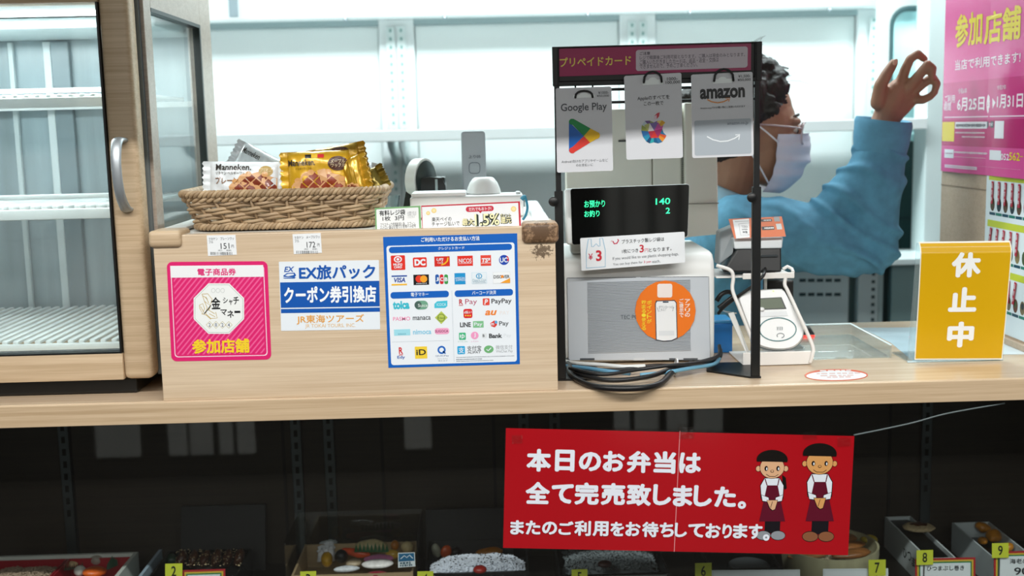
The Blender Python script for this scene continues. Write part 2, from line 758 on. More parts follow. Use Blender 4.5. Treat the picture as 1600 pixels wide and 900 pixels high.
# ================================================================== shared materials
WOOD = wood_mat('oak_laminate', '#ceb697', '#b19776', 0.4)
WOODL = wood_mat('oak_laminate_top', '#d2bca2', '#c0a88b', 0.25)
WOODR = wood_mat('oak_laminate_partition', '#c3ab94', '#b39a82', 0.5)
WHITE = mat('#e9eeee', 0.45, nv=0.03, ns=6)
WHITEW = mat('#e4eded', 0.5, nv=0.03, ns=3)
BLACKM = mat('#0b0d0e', 0.42, nv=0.2, ns=60)
BLACKP = mat('#0a0c0d', 0.35)
DARK = mat('#15130f', 0.6, nv=0.3, ns=8)
STEEL = mat('#9aa2a8', 0.3, 1.0, bump=0.05, bs=300)
GLASS = glass_mat('clear_pane', (0.97, 0.99, 0.985), 0.01, 1.0)
GLASSF = glass_mat('fridge_pane', (0.93, 0.965, 0.965), 0.02, 1.0, haze=0.05)
ACRYL = glass_mat('acrylic_sheet', (0.93, 0.965, 0.975), 0.04, 1.0, haze=0.06)
FILM = glass_mat('laminate_film', (0.97, 0.98, 0.98), 0.08, 0.5)

YF, ZL, ZB, YBK = 1.70, 1.102, 1.068, 2.22
XW = 0.90                                   # inner face of the right partition
YWE = PX(1470, 300, XW).y                   # its far end

# ================================================================== setting
g = G(mat('#3a3733', 0.5, nv=0.12, ns=5))
g.box(-2.6, 2.6, -1.62, 3.9, -0.06, 0.0)
struct(g, 'floor')
g = G(mat('#c9d0d0', 0.7, nv=0.05, ns=2))
g.box(-2.4, 2.4, 1.26, 3.75, 2.6, 2.66)
struct(g, 'ceiling')
# canopy above the counter front: its lower edge shades everything above head height
g = G(mat('#77716a', 0.6, nv=0.08, ns=4))
g.box(-2.4, 2.4, 1.20, 1.26, 1.877, 2.9, bev=0.004)
struct(g, 'trim_1')
# concourse wall behind the viewer, seen only as a reflection in the glass
g = G(mat('#3b3631', 0.7, nv=0.1, ns=3))
g.box(-2.6, 2.6, -1.62, -1.52, 0.0, 2.9)
cw = struct(g, 'wall_front')
for (pa, pb) in ((148, 218), (262, 292), (296, 332), (342, 364), (370, 398), (632, 674), (960, 985), (992, 1030), (1042, 1075), (1085, 1130)):
    G(mat('#cfcfca', 0.6, nv=0.04, ns=3)).box(PY(pa, 690, 4.93).x, PY(pb, 690, 4.93).x, -1.52, -1.50, 0.10, 2.2, bev=0.006).build('panel', cw)
# right partition
g = G(WOODR)
g.box(XW, XW + 0.03, 1.71, YWE, ZL + 0.0005, 2.02, bev=0.002)
wr = struct(g, 'wall_right')
# joint line in the laminate
p0 = PX(1500, 292, XW)
G(mat('#8f7a66', 0.6)).box(XW - 0.0006, XW, 1.72, YWE - 0.002, p0.z - 0.0012, p0.z + 0.0012).build('joint', wr)

# ---- back wall of the serving area: white panels between slotted posts
YB = 3.30
g = G(WHITEW)
g.box(-2.4, 2.4, YB + 0.10, YB + 0.16, 0.0, 2.6)
wb = struct(g, 'wall_back')


def bx(x, y=120.0):
    return PY(x, y, YB).x


def bz(y, x=800.0):
    return PY(x, y, YB).z


zt = PY(592, 29, YB).z          # underside of the top rail
zh = PY(592, 38.5, YB).z        # lower edge of the grey header strip
zs = PY(600, 205, YB).z
G(WHITE).box(-2.3, 1.95, YB - 0.03, YB + 0.10, zt, 2.6, bev=0.004).build('top_rail', wb)
POSTS = [(592, 648), (971, 1028), (1344, 1388)]
spans = [(-1.6, bx(592)), (bx(648), bx(971)), (bx(1028), bx(1344))]
for (a, b) in spans:
    G(mat('#9db0b2', 0.5, nv=0.03, ns=4)).box(a, b, YB + 0.035, YB + 0.06, zh, zt).build('header_strip', wb)
    G(mat('#eef4f3', 0.55, nv=0.015, ns=2)).box(a + 0.002, b - 0.002, YB + 0.05, YB + 0.10, 0.3, zh, bev=0.003).build('panel', wb)
SLOTD = mat('#7fa9a4', 0.6)
for (a, b) in POSTS:
    po = G(WHITE).box(bx(a), bx(b), YB + 0.036, YB + 0.10, 0.0, zt, bev=0.003).build('post', wb)
    for k, fx in enumerate(((0.34, 0.64) if a < 1300 else (0.58,))):
        xs = bx(a) + (bx(b) - bx(a)) * fx
        st = G(mat('#dfe9e8', 0.4)).box(xs - 0.012, xs + 0.012, YB + 0.030, YB + 0.036, 0.9, PY(600, 40, YB).z, bev=0.001).build('slot_rail', wb)
        gs = G(SLOTD)
        z = PY(600, 44, YB).z
        while z > 1.0:
            gs.box(xs - 0.003, xs + 0.003, YB + 0.0288, YB + 0.0305, z - 0.009, z)
            z -= 0.0235
        gs.build('slot', wb)
# small fixings on the top rail
for x in (540, 695, 918, 1078, 1296):
    c = PY(x, 29.5 - 0.0203 * (x - 592), YB - 0.03)
    G(STEEL).lathe([(0.004, -0.004), (0.006, 0), (0.004, 0.004)], c, n=10).build('fixing', wb)
# price strip stub hanging from the top rail
a, b = PY(357, 0, YB - 0.06), PY(373, 27, YB - 0.06)
G(mat('#8d9aa0', 0.3)).box(a.x, b.x, YB - 0.064, YB - 0.056, b.z, b.z + 0.09, bev=0.002).build('clip', wb)
# reflected light bar: sheet edge across the upper panels
# ---- long white shelf
YS = 3.02
zs0, zs1 = PY(700, 217, YS).z, PY(700, 204, YS).z
t = thing('long_shelf', 'long white shelf running along the bright back wall', 'shelf', (0.1, 3.16, zs0))
xcab, xtrim = PY(1390, 40, 3.16).x - 0.034, PY(1447, 200, 3.03).x - 0.002
G(WHITE).box(-1.35, xcab, YS, YB - 0.007, zs0, zs1, bev=0.003).build('board', t)
G(WHITE).box(xcab + 0.0005, xtrim, YS, 3.155, zs0, zs1, bev=0.003).build('narrow_board', t)
G(mat('#f4f8f8', 0.3)).box(-1.35, xtrim, YS - 0.006, YS, zs0 - 0.004, zs1 + 0.004, bev=0.002).build('front_edge', t)
for (a, b) in POSTS[:2]:
    for fx in (0.34, 0.64):
        xs = bx(a) + (bx(b) - bx(a)) * fx
        G(mat('#c6d2d2', 0.4)).prism([(0, 0), (0.22, 0), (0.20, -0.02), (0.03, -0.07), (0, -0.075)], lambda u, v, h, xs=xs: Vector((xs + h, YB + 0.029 - u, zs0 - 0.001 + v)), -0.002, 0.002).build('bracket', t)

# ---- tall glass-door cabinet at the right end of the back wall
YD = 3.16
a, b = PY(1390, 40, YD), PY(1500, 505, YD)
x0, x1, z0, z1 = a.x, a.x + 0.42, 0.55, PY(1450, 8, YD).z
t = thing('glass_door_cabinet', 'tall white glass-door refrigerator with rounded dark gasket at the far right', 'refrigerator', ((x0 + x1) / 2, YD + 0.05, 0))
g = G(WHITE)
op = rrect(x0, z0, x1, z1, 0.05, 6)
ou = rrect(x0 - 0.028, 0.0, x1 + 0.03, z1 + 0.2, 0.01, 6)
n = len(op)
vs = [Vector((u, YD, v)) for u, v in ou] + [Vector((u, YD, v)) for u, v in op] + [Vector((u, YD + 0.03, v)) for u, v in ou] + [Vector((u, YD + 0.03, v)) for u, v in op]
fs = []
for i in range(n):
    j = (i + 1) % n
    fs += [(i, j, n + j, n + i), (2 * n + i, 2 * n + j, 3 * n + j, 3 * n + i), (i, j, 2 * n + j, 2 * n + i), (n + i, n + j, 3 * n + j, 3 * n + i)]
g.add(vs, fs)
g.build('door_frame', t)
G(mat('#4e6d70', 0.5)).tube([Vector((u, YD + 0.008, v)) for u, v in rrect(x0 + 0.006, z0 + 0.006, x1 - 0.006, z1 - 0.006, 0.045, 8)], 0.009, closed=True, n=8).build('gasket', t, smooth=60)
G(glass_mat('cabinet_pane', (0.82, 0.92, 0.92), 0.03, 1.3)).box(x0, x1, YD + 0.012, YD + 0.016, z0, z1).build('pane', t)
zc = PY(1440, 215, YD).z
area('cabinet_fill_light', ((x0 + x1) / 2, YD + 0.10, z1 - 0.02), 0.3, 0.05, 2.2, (0.88, 1.0, 1.0))  # unseen light added to brighten the upper compartment
G(mat('#a9c0c2', 0.5, nv=0.1, ns=4)).box(x0 - 0.02, x1 + 0.02, YD + 0.20, YD + 0.22, zc, z1 + 0.1).build('back_liner', t)
G(mat('#33504f', 0.5, nv=0.15, ns=5)).box(x0 - 0.02, x1 + 0.02, YD + 0.10, YD + 0.12, 0.02, zc).build('shade_liner', t)  # dark colour stands in for the shade of the deep interior
G(mat('#dfe9ea', 0.4)).box(x0 + 0.02, x1, YD + 0.02, YD + 0.19, zc - 0.01, zc + 0.012, bev=0.002).build('shelf', t)
G(mat('#aeb9bb', 0.5)).box(PY(1447, 90, YD + .1).x, x1, YD + 0.05, YD + 0.15, PY(1440, 135, YD + .1).z, PY(1440, 72, YD + .1).z, bev=0.004).build('stored_box', t)
pz = PY(1427, 345, YD)
G(mat('#22383a', 0.5)).box(pz.x - 0.02, pz.x + 0.03, YD + 0.095, YD + 0.10, pz.z - 0.004, pz.z + 0.004).build('latch', t)

# ---- white post at the end of the partition
a, b = PY(1447, 200, 3.03), PY(1474, 200, 3.03)
g = G(mat('#e3efef', 0.35))
g.box(a.x, b.x + 0.02, 3.03, 3.12, 0.0, 2.59, bev=0.003)
struct(g, 'trim_2')

# ---- low refrigerated cabinet behind the counter (right)
YU = 2.95
a, b = PY(1100, 505, YU), PY(1326, 505, YU)
zt2 = PY(1380, 404, YU - 0.02).z
zt1 = PY(1380, 415, YU - 0.02).z
t = thing('undercounter_refrigerator', 'low grey-green refrigerator with louvre slots and white worktop behind the raised arm', 'refrigerator', (0.9, YU + 0.1, 0))
G(mat('#e2ecec', 0.3)).box(0.45, PY(1446, 410, 3.03).x, YU - 0.03, YU + 0.19, zt1, zt2, bev=0.003).build('worktop', t)
G(mat('#d3e0df', 0.5, nv=0.05, ns=6)).box(0.45, b.x, YU, YU + 0.18, 0.0, zt1, bev=0.004).build('body', t)
for r, y in enumerate((438, 460)):
    for k in range(5):
        c = PY(1248 + 13.6 * k + 6, y, YU)
        G(mat('#30474a', 0.6)).box(c.x - 0.0085, c.x + 0.0085, YU - 0.0012, YU + 0.001, c.z - 0.0042, c.z + 0.0042, bev=0.0005, seg=1).build('louvre_slot', t)
for (xa, xb, col) in ((1327, 1341, '#57706f'), (1341, 1372, '#d3dfde'), (1372, 1380, '#b3c6c5'), (1380, 1393, '#2b4344'), (1393, 1445, '#93b0af')):  # the dark recessed strips stand in for shade in the gaps
    G(mat(col, 0.5)).box(PY(xa, 460, YU).x, PY(xb, 460, YU).x, YU + (0.03 if col[1] in '25' else 0.0), YU + 0.18, 0.0, zt1 - 0.001, bev=0.002).build('side_panel', t)
gs = G(mat('#3d5355', 0.6))
xs = PY(1364, 460, YU).x
z = zt1 - 0.02
while z > 0.98:
    gs.box(xs - 0.004, xs + 0.004, YU - 0.002, YU, z - 0.008, z)
    z -= 0.02
gs.build('slot', t)
# same uprights continue above the worktop
G(mat('#a9bcbb', 0.5)).box(PY(1347, 350, YU + .12).x, PY(1386, 350, YU + .12).x, YU + 0.12, YU + 0.17, zt2, zs0 - 0.006, bev=0.002).build('upright', t)

# ================================================================== display case and countertop
XL, XR = -1.25, 1.25
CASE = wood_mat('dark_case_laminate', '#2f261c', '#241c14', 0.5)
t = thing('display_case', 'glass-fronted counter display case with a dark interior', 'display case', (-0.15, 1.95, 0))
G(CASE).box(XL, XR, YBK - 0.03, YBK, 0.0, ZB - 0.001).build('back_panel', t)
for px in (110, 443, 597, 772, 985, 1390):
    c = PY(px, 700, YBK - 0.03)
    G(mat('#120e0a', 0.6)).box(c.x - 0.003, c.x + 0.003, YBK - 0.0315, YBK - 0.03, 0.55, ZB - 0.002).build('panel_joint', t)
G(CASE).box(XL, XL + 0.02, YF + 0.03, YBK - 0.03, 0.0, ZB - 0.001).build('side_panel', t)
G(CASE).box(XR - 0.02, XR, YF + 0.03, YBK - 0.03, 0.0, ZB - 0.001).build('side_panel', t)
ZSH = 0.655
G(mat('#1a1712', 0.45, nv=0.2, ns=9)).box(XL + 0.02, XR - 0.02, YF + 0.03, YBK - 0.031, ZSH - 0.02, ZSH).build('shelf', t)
G(WOOD).box(XL, XR, YF + 0.012, YF + 0.03, 0.0, 0.55).build('kick_panel', t)
G(GLASS).box(XL, XR, YF + 0.012, YF + 0.018, 0.551, ZB - 0.001).build('pane', t)
UP = mat('#565d5f', 0.35, 0.9)
for px in (105, 466, 517, 820, 868, 1445):
    c = PY(px, 740, YBK - 0.03)
    u = G(UP).box(c.x - 0.010, c.x + 0.010, YBK - 0.037, YBK - 0.0302, ZSH + 0.02, ZB - 0.002, bev=0.001).build('slotted_upright', t)
    gs = G(mat('#050505', 0.7))
    z = ZB - 0.02
    while z > ZSH + 0.1:
        gs.box(c.x - 0.0035, c.x + 0.0035, YBK - 0.0376, YBK - 0.0365, z - 0.013, z)
        z -= 0.0245
    gs.build('slot', u)

t = thing('countertop', 'long oak-laminate counter ledge above the display case', 'countertop', (-0.15, 1.95, ZB))
G(WOODL).box(XL, XR - 0.001, YF + 0.004, YBK, ZB, ZL, bev=0.0015).build('board', t)
G(WOOD).box(XL, XR - 0.001, YF, YF + 0.0042, ZB, ZL - 0.0006, bev=0.0012).build('front_edge', t)

# ================================================================== raised box at the till
YP = 1.705
xa, xb = PY(247, 500, YP).x, PY(870, 500, YP).x
ZP = 1.352
XC = (xa + xb) / 2
t = thing('register_box', 'oak-laminate raised counter box with worn right corner, covered in stickers', 'counter box', (XC, 1.9, ZL))
sc = PY(846, 392, YP)
WST = wood_mat('oak_laminate_worn', '#dac5a9', '#c4ab8d', 0.42, stain=(sc.x - XC, sc.z - ZL, 0.034, 0.024, '#4d3a28', 210, 1.42, 1.5))
G(WST).box(xa, xb, YP, YP + 0.018, ZL, ZP, bev=0.0012).build('front_panel', t, label='front panel with torn laminate at its upper right')
G(WOOD).box(xa, xa + 0.018, YP + 0.018, 2.14, ZL, ZP).build('side_panel', t)
G(WOOD).box(xb - 0.018, xb, YP + 0.018, 1.84, ZL, ZP).build('side_panel', t)
G(mat('#d8d6cf', 0.45, nv=0.05, ns=10)).box(xa + 0.018, xb - 0.018, YP + 0.018, 2.14, ZP - 0.02, ZP - 0.001).build('top_board', t)
a, b = PY(232, 362, YP), PY(285, 386, YP)
G(WOOD).box(a.x, b.x, YP - 0.006, YP + 0.055, b.z, a.z + 0.001, bev=0.006, seg=3).build('left_cap', t, smooth=40)
G(mat('#d9d6d0', 0.3)).box(a.x + 0.004, b.x - 0.012, YP + 0.056, 2.14, ZP + 0.0005, a.z, bev=0.002).build('side_rail', t)
a, b = PY(815, 348, YP), PY(873, 379, YP)
WST2 = wood_mat('oak_cap_worn', '#a98a6c', '#8d6d4f', 0.5, stain=((a.x + b.x) / 2 - XC, (a.z + b.z) / 2 - ZL, 0.05, 0.03, '#4e3620', 150, 1.45, 1.7))
G(WST2).box(a.x, b.x, YP - 0.007, YP + 0.045, b.z, a.z, bev=0.007, seg=3).build('right_cap', t, smooth=40, label='worn brown corner cap with peeling edge')
a, b = PY(835, 347, YP + .05), PY(862, 347, YP + .05)
rr = PZ(834, 315, a.z).y
G(mat('#e7ecec', 0.35)).box(a.x, b.x, YP + 0.046, rr, a.z - 0.012, a.z + 0.002, bev=0.005, seg=3).build('side_rail', t, smooth=40)
ITEMZ = ZP + 0.0002

# ================================================================== refrigerated showcase on the left
DY = 1.742
dxr = PY(237, 560, DY).x
ox = PY(171, 275, DY).x
oz0, oz1 = PY(100, 554, DY).z, PY(100, 4, DY).z
dz0 = PY(100, 596, DY).z
dz1 = oz1 + 0.05
bxr = PY(238, 300, 1.79).x + 0.004
XFL = -1.16
FY0, FY1 = 1.792, PX(338, 200, bxr).y
t = thing('refrigerated_showcase', 'countertop refrigerated showcase with oak door frame, glass door and steel handle', 'refrigerator', ((XFL + bxr) / 2, 1.93, ZL))
dr = G(WOOD)
dr.box(ox, dxr, DY, DY + 0.04, dz0, dz1, bev=0.009, seg=3)
dr.box(XFL, ox, DY, DY + 0.04, dz0, oz0, bev=0.002)
dr.box(XFL, ox, DY, DY + 0.04, oz1, dz1, bev=0.002)
dr.box(XFL, XFL + 0.06, DY, DY + 0.04, oz0, oz1)
door = dr.build('door', t, smooth=35)
gk = G(BLACKP)
gk.box(ox - 0.003, ox, DY - 0.0005, DY + 0.03, oz0, oz1)
gk.box(XFL + 0.06, ox - 0.003, DY - 0.0005, DY + 0.03, oz0, oz0 + 0.002)
gk.build('gasket', door)
G(GLASSF).box(XFL + 0.06, ox - 0.003, DY + 0.012, DY + 0.017, oz0 + 0.003, oz1).build('pane', door)
hp = [PY(191, 219, DY), PY(183, 221, DY - 0.022), PY(181, 245, DY - 0.034), PY(183, 275, DY - 0.036), PY(188, 305, DY - 0.03), PY(196, 325, DY - 0.012), PY(199, 327, DY)]
sp = spline(hp, 6)
hg = G(mat('#b4bbc0', 0.42, 0.75, bump=0.03, bs=400))
vs, fs = [], []
NS = 12
for i, p in enumerate(sp):
    w = 0.0095 - 0.002 * math.sin(math.pi * i / (len(sp) - 1))
    tn = (sp[min(i + 1, len(sp) - 1)] - sp[max(i - 1, 0)]).normalized()
    u = Vector((1, 0, 0)) - tn * tn.x
    u.normalize()
    q = tn.cross(u)
    for k in range(NS):
        an = 2 * math.pi * k / NS
        vs.append(p + u * math.cos(an) * w + q * math.sin(an) * 0.0045)
for i in range(len(sp) - 1):
    for k in range(NS):
        fs.append((i * NS + k, i * NS + (k + 1) % NS, (i + 1) * NS + (k + 1) % NS, (i + 1) * NS + k))
fs += [tuple(range(NS)), tuple((len(sp) - 1) * NS + k for k in range(NS))]
hg.add(vs, fs)
hg.build('handle', door, smooth=60, label='curved brushed steel handle')
# body: floor, top, back and the glazed right side
gb = G(WOOD)
gb.box(XFL, bxr - 0.026, FY0, FY1, dz0, oz0 - 0.006)
gb.build('base_panel', t)
G(mat('#e9efef', 0.4)).box(XFL, bxr - 0.026, FY0, FY1, oz1 + 0.002, dz1 + 0.1, bev=0.002).build('top_panel', t)
G(BLACKP).box(XFL, bxr - 0.04, 1.765, FY1 - 0.03, ZL + 0.0002, dz0 - 0.0005, bev=0.004).build('plinth', t)
SIDE = wood_mat('oak_side_frame', '#b9aa9c', '#a29182', 0.28)
fp = [PX(x, y, bxr).y for x, y in ((241, 100), (316, 100))]
zt_ = PX(241, 14, bxr).z
zb_ = dz0 + 0.09
sd = G(SIDE)
sd.box(bxr - 0.024, bxr, FY0, fp[0], dz0, dz1 + 0.1, bev=0.0015)
sd.box(bxr - 0.024, bxr, fp[1], FY1, dz0, dz1 + 0.1, bev=0.0015)
sd.box(bxr - 0.024, bxr, fp[0], fp[1], dz0, zb_)
sd.box(bxr - 0.024, bxr, fp[0], fp[1], zt_, dz1 + 0.1)
sf = sd.build('side_frame', t)
gk = G(mat('#16211f', 0.4))
gk.box(bxr - 0.012, bxr + 0.0005, fp[1] - 0.008, fp[1], zb_, zt_)
gk.box(bxr - 0.012, bxr + 0.0005, fp[0], fp[1] - 0.008, zt_ - 0.006, zt_)
gk.build('gasket', sf)
G(GLASSF).box(bxr - 0.014, bxr - 0.009, fp[0], fp[1], zb_, zt_).build('pane', sf)
G(mat('#6c7476', 0.4)).box(bxr - 0.006, dxr - 0.003, DY + 0.041, FY0 - 0.001, dz0, dz1, bev=0.001).build('hinge_strip', t)
# back: sliding staff-side doors
G(mat('#93a4aa', 0.25, nv=0.2, ns=5, stretch=(6, 1, .4))).box(XFL, bxr - 0.026, FY1 - 0.02, FY1, oz0 - 0.005, oz1).build('back_door', t)
for (pa, pb, col) in ((84, 96, '#d3dddf'), (96, 124, '#7b8a90'), (30, 38, '#c6d2d4')):
    G(mat(col, 0.3)).box(PY(pa, 300, FY1 - .03).x, PY(pb, 300, FY1 - .03).x, FY1 - 0.032, FY1 - 0.021, oz0, oz1 - 0.02, bev=0.002).build('back_door_stile', t)
SH = mat('#f1f5f5', 0.35)
slat_me = None
for (yf, Yf, th, ext) in ((160, 1.835, 0.016, 0.0), (335, 1.825, 0.017, 0.0), (543, 1.80, 0.012, 0.0)):
    zc = PY(80, yf, Yf).z
    s0 = G(SH)
    s0.box(XFL, bxr - 0.03, Yf, Yf + 0.008, zc - th / 2, zc + th / 2, bev=0.003)
    if yf < 500:
        s0.box(XFL, bxr - 0.03, Yf + 0.10, Yf + 0.108, zc + th / 2 + 0.010, zc + th / 2 + 0.018, bev=0.002)
    s0.box(XFL, bxr - 0.03, FY1 - 0.05, FY1 - 0.042, zc - 0.004, zc + 0.006)
    sh = s0.build('shelf', t, smooth=40)
    L = FY1 - 0.045 - Yf
    x = XFL + 0.01
    first = None
    while x < bxr - 0.04:
        if first is None:
            gg = G(SH)
            gg.box(-0.0042, 0.0042, 0.004, L, -0.003, 0.003, bev=0.0015, seg=1)
            first = gg.build('slat', sh, local=True, smooth=40)
            o = first
        else:
            o = first.copy()
            COL.objects.link(o)
            o.parent = sh
        o.location = WM[sh.name].inverted() @ Vector((x, Yf, zc + th / 2 + 0.002))
        x += 0.0172
lm = PY(150, 20, 1.88)
G(mat('#f4fbff', 0.3, emit=6.0)).tube([(XFL + 0.05, 1.88, lm.z + 0.004), (lm.x, 1.88, lm.z + 0.004)], 0.008, n=12).build('lamp_tube', t, smooth=60)
area('showcase_lamp', ((XFL + bxr) / 2, 1.88, oz1 - 0.012), 0.45, 0.03, 4.2, (0.92, 1.0, 1.0), (0, 0.15, -1))
# white evaporator cover at the top of the inside
G(mat('#cfdcdd', 0.4, nv=0.05)).box(XFL, bxr - 0.03, 1.96, FY1 - 0.021, PY(100, 44, 1.96).z, oz1 + 0.001, bev=0.004).build('evaporator_cover', t)

# ================================================================== stickers on the raised box
SY = YP - 0.0005
V4 = (230, 380, 3.0)
PINK, BLUE, YEL, WH = '#dd1f6e', '#0c55ad', '#f4cf1c', '#e9eef4'

s = sign_px('pink_sticker', 'pink striped square sticker with white octagon emblem and yellow lettering', 'sticker',
            vq([(91, 88), (563, 84), (582, 545), (114, 554)], V4), SY, base=PINK, view=V4, rad=0.008, rough=0.35)
s.start('border_line')
u0, v0 = s.W * 0.035, s.H * 0.04
rr_ = rrect(u0, v0, s.W - u0, s.H - v0, 0.005)
s.g.add([s.map(u, v, 0.0002) for u, v in rr_] + [s.map(s.W / 2 + (u - s.W / 2) * 0.982, s.H / 2 + (v - s.H / 2) * 0.982, 0.0002) for u, v in rr_],
        [(i, (i + 1) % len(rr_), len(rr_) + (i + 1) % len(rr_), len(rr_) + i) for i in range(len(rr_))], mat('#f3d7e4', 0.35))
s.start('stripe')
W, H = s.W, s.H
xa_, xb_, ya_, yb_ = W * 0.062, W * 0.938, H * 0.065, H * 0.845


k = -H
while k < W:
    q = clip_poly([(k, 0), (k + 0.0030, 0), (k + 0.0030 + H * 0.85, H), (k + H * 0.85, H)], xa_, xb_, ya_, yb_)
    if len(q) > 2:
        s._flat(q, '#ee5b97', 1)
    k += 0.0078
s.start('header_field').rect(108, 106, 546, 157, '#eef0f2', 2)
s.start('lettering').txt('電子商品券', 236, 118, 418, 150, '#e0307a', 0.025, 3)
s.start('large_lettering').txt('参加店舗', 210, 450, 482, 513, '#f2cf2c', 0.035, 3)
oc = [(337 + 128 * math.cos(math.radians(22.5 + 45 * i)), 306 + 128 * math.sin(math.radians(22.5 + 45 * i))) for i in range(8)]
s.start('emblem', 'white octagon emblem with gold fish, black brush lettering and the year')
s.poly(oc[::-1], '#eef1ef', 2)
s.line([(337 + 121 * math.cos(math.radians(22.5 + 45 * i)), 306 + 121 * math.sin(math.radians(22.5 + 45 * i))) for i in range(8)], 1.6, '#9db4a8', 3, True)
for i in range(3):
    s.ring(311 + 22 * i, 221, 9, 10, 2, '#c9cfcd', 3, 14)
GOLD = '#c0a03a'
for pts in ([(258, 238), (285, 236), (306, 262), (296, 290), (270, 272), (258, 238)], [(246, 290), (262, 282), (270, 306), (262, 330), (248, 306), (246, 290)],
            [(270, 272), (282, 300), (276, 330), (300, 352), (330, 350), (322, 322)], [(256, 330), (278, 336), (300, 356)], [(264, 246), (284, 262)], [(276, 250), (290, 280)],
            [(252, 296), (266, 322)], [(288, 312), (318, 330)], [(292, 330), (320, 344)], [(300, 290), (290, 312)]):
    s.line(pts, 2.4, GOLD, 3)
s.txt('金', 300, 252, 346, 308, '#15171a', 0.02, 4)
s.line([(300, 290), (284, 312), (268, 330)], 4, '#15171a', 4)
s.txt('シ', 356, 254, 380, 280, '#15171a', 0.015, 4)
s.txt('ャ', 384, 264, 402, 288, '#15171a', 0.015, 4)
s.txt('チ', 404, 250, 432, 286, '#15171a', 0.015, 4)
s.txt('マ', 345, 310, 376, 336, '#15171a', 0.02, 4)
s.txt('ネ', 376, 314, 408, 348, '#15171a', 0.02, 4)
s.txt('ー', 410, 316, 438, 326, '#15171a', 0.02, 4)
for i, ch in enumerate('2024'):
    cx, cy = 294 + 30 * i, 382
    s.line([(cx - 16, cy), (cx, cy - 16), (cx + 16, cy), (cx, cy + 16)], 2, '#b9a95a', 3, True)
    s.txt(ch, cx - 5, cy - 8, cx + 5, cy + 8, '#2d4470', 0.0, 4)
s.done()

s = sign_px('coupon_sticker', 'white and blue rectangular sticker with orange line of lettering at the bottom', 'sticker',
            vq([(617, 87), (1086, 79), (1092, 404), (628, 411)], V4), SY, base='#e6edf3', view=V4, rough=0.35, rad=0.001)
s.start('blue_band').rect(623, 184, 1090, 296, BLUE, 1).rect(627, 309, 1091, 321, BLUE, 1)
s.start('lettering').txt('EX旅パック', 710, 104, 1070, 166, BLUE, 0.03, 2)
s.txt('クーポン券引換店', 640, 204, 1074, 277, '#f2f6fa', 0.035, 2)
s.txt('JR東海ツアーズ', 700, 337, 1017, 376, '#e8a33a', 0.012, 2)
s.txt('JR TOKAI TOURS, INC.', 740, 379, 976, 397, '#e9bd7a', -0.004, 2)
s.start('logo', 'small blue train emblem with slanted letters')
s.txt('EX', 641, 110, 690, 134, BLUE, 0.02, 2, shear=0.25)
s.poly([(638, 152), (655, 140), (690, 138), (698, 150), (690, 160), (640, 158)][::-1], BLUE, 1)
s.poly([(646, 151), (660, 144), (686, 143), (688, 149), (660, 155)][::-1], '#e6edf3', 2)
s.poly([(636, 162), (698, 160), (690, 166), (642, 166)][::-1], BLUE, 1)
s.done()

# ---- payment method sign
V6 = (590, 355, 4.0)
s = sign_px('payment_sign', 'blue-bordered square sign listing accepted payment methods with many small logos', 'sign',
            vq([(34, 61), (872, 38), (889, 855), (68, 879)], V6), SY, base='#0d60bd', view=V6, rough=0.35)
WB = '#e9eff5'
s.start('white_field')
s._flat(rrect(s.W * 0.022, s.H * 0.02, s.W * 0.978, s.H * 0.932, 0.004), WB, 1)
s.start('header_pill').rect(70, 124, 840, 142, '#0d5fbc', 2, 18)
s.rect(80, 407, 446, 438, '#0d5fbc', 2, 18).rect(481, 396, 847, 427, '#0d5fbc', 2, 18)
s.start('lettering')
s.txt('ご利用いただけるお支払い方法', 271, 64, 638, 83, '#eef4fa', 0.025, 3)
s.txt('クレジットカード', 378, 124, 543, 138, '#eef4fa', 0.012, 3)
s.txt('電子マネー', 208, 410, 318, 431, '#eef4fa', 0.012, 3)
s.txt('バーコード決済', 590, 399, 741, 420, '#eef4fa', 0.012, 3)
s.start('divider').line([(464, 395), (478, 840)], 2, '#c2cbd4', 2).line([(90, 718), (452, 708)], 2, '#c2cbd4', 2)
RED = '#e03024'


def lg(label=None):
    s.start('logo', label)


lg('red square logo with a ring')
s.rect(82, 178, 174, 267, RED, 2, 6); s.ell(127, 201, 25, 20, WB, 3); s.ell(127, 201, 17, 13, RED, 4); s.ell(127, 201, 9, 8, WB, 5)
s.txt('MUFG', 98, 227, 155, 240, WB, 0.03, 3).txt('CARD', 102, 243, 153, 257, WB, 0.03, 3)
lg(); s.rect(220, 190, 308, 250, RED, 2, 8); s.txt('DC', 230, 200, 300, 240, WB, 0.06, 3)
lg(); s.rect(354, 184, 452, 244, '#d22a20', 2); s.txt('UFJ', 368, 194, 412, 214, WB, 0.02, 3, shear=.2).txt('Card', 374, 216, 408, 228, WB, 0.0, 3)
s.line([(440, 190), (436, 212), (420, 228), (398, 236)], 9, '#f0b429', 3)
lg(); s.rect(498, 180, 596, 241, RED, 2); s.txt('NICOS', 507, 197, 588, 222, WB, 0.012, 3); s.line([(507, 229), (588, 226)], 2, WB, 3)
lg(); s.rect(643, 176, 710, 241, '#e6483a', 2); s.rect(646, 179, 707, 238, '#e24a3c', 3); s.txt('TS³', 650, 194, 704, 220, WB, 0.04, 4, shear=.2); s.line([(648, 226), (706, 223)], 3, WB, 4)
lg(); s.ell(790, 205, 31, 31, '#1d46ae', 2); s.ell(806, 200, 14, 20, '#d8282f', 3, a0=-70, a1=90); s.txt('UC', 764, 190, 814, 220, WB, 0.03, 4)
lg(); s.rect(87, 303, 184, 309, '#1c4aa2', 2); s.rect(87, 356, 184, 363, '#f2bb2e', 2); s.txt('VISA', 102, 317, 174, 345, '#1c3f97', 0.03, 2, shear=.2)
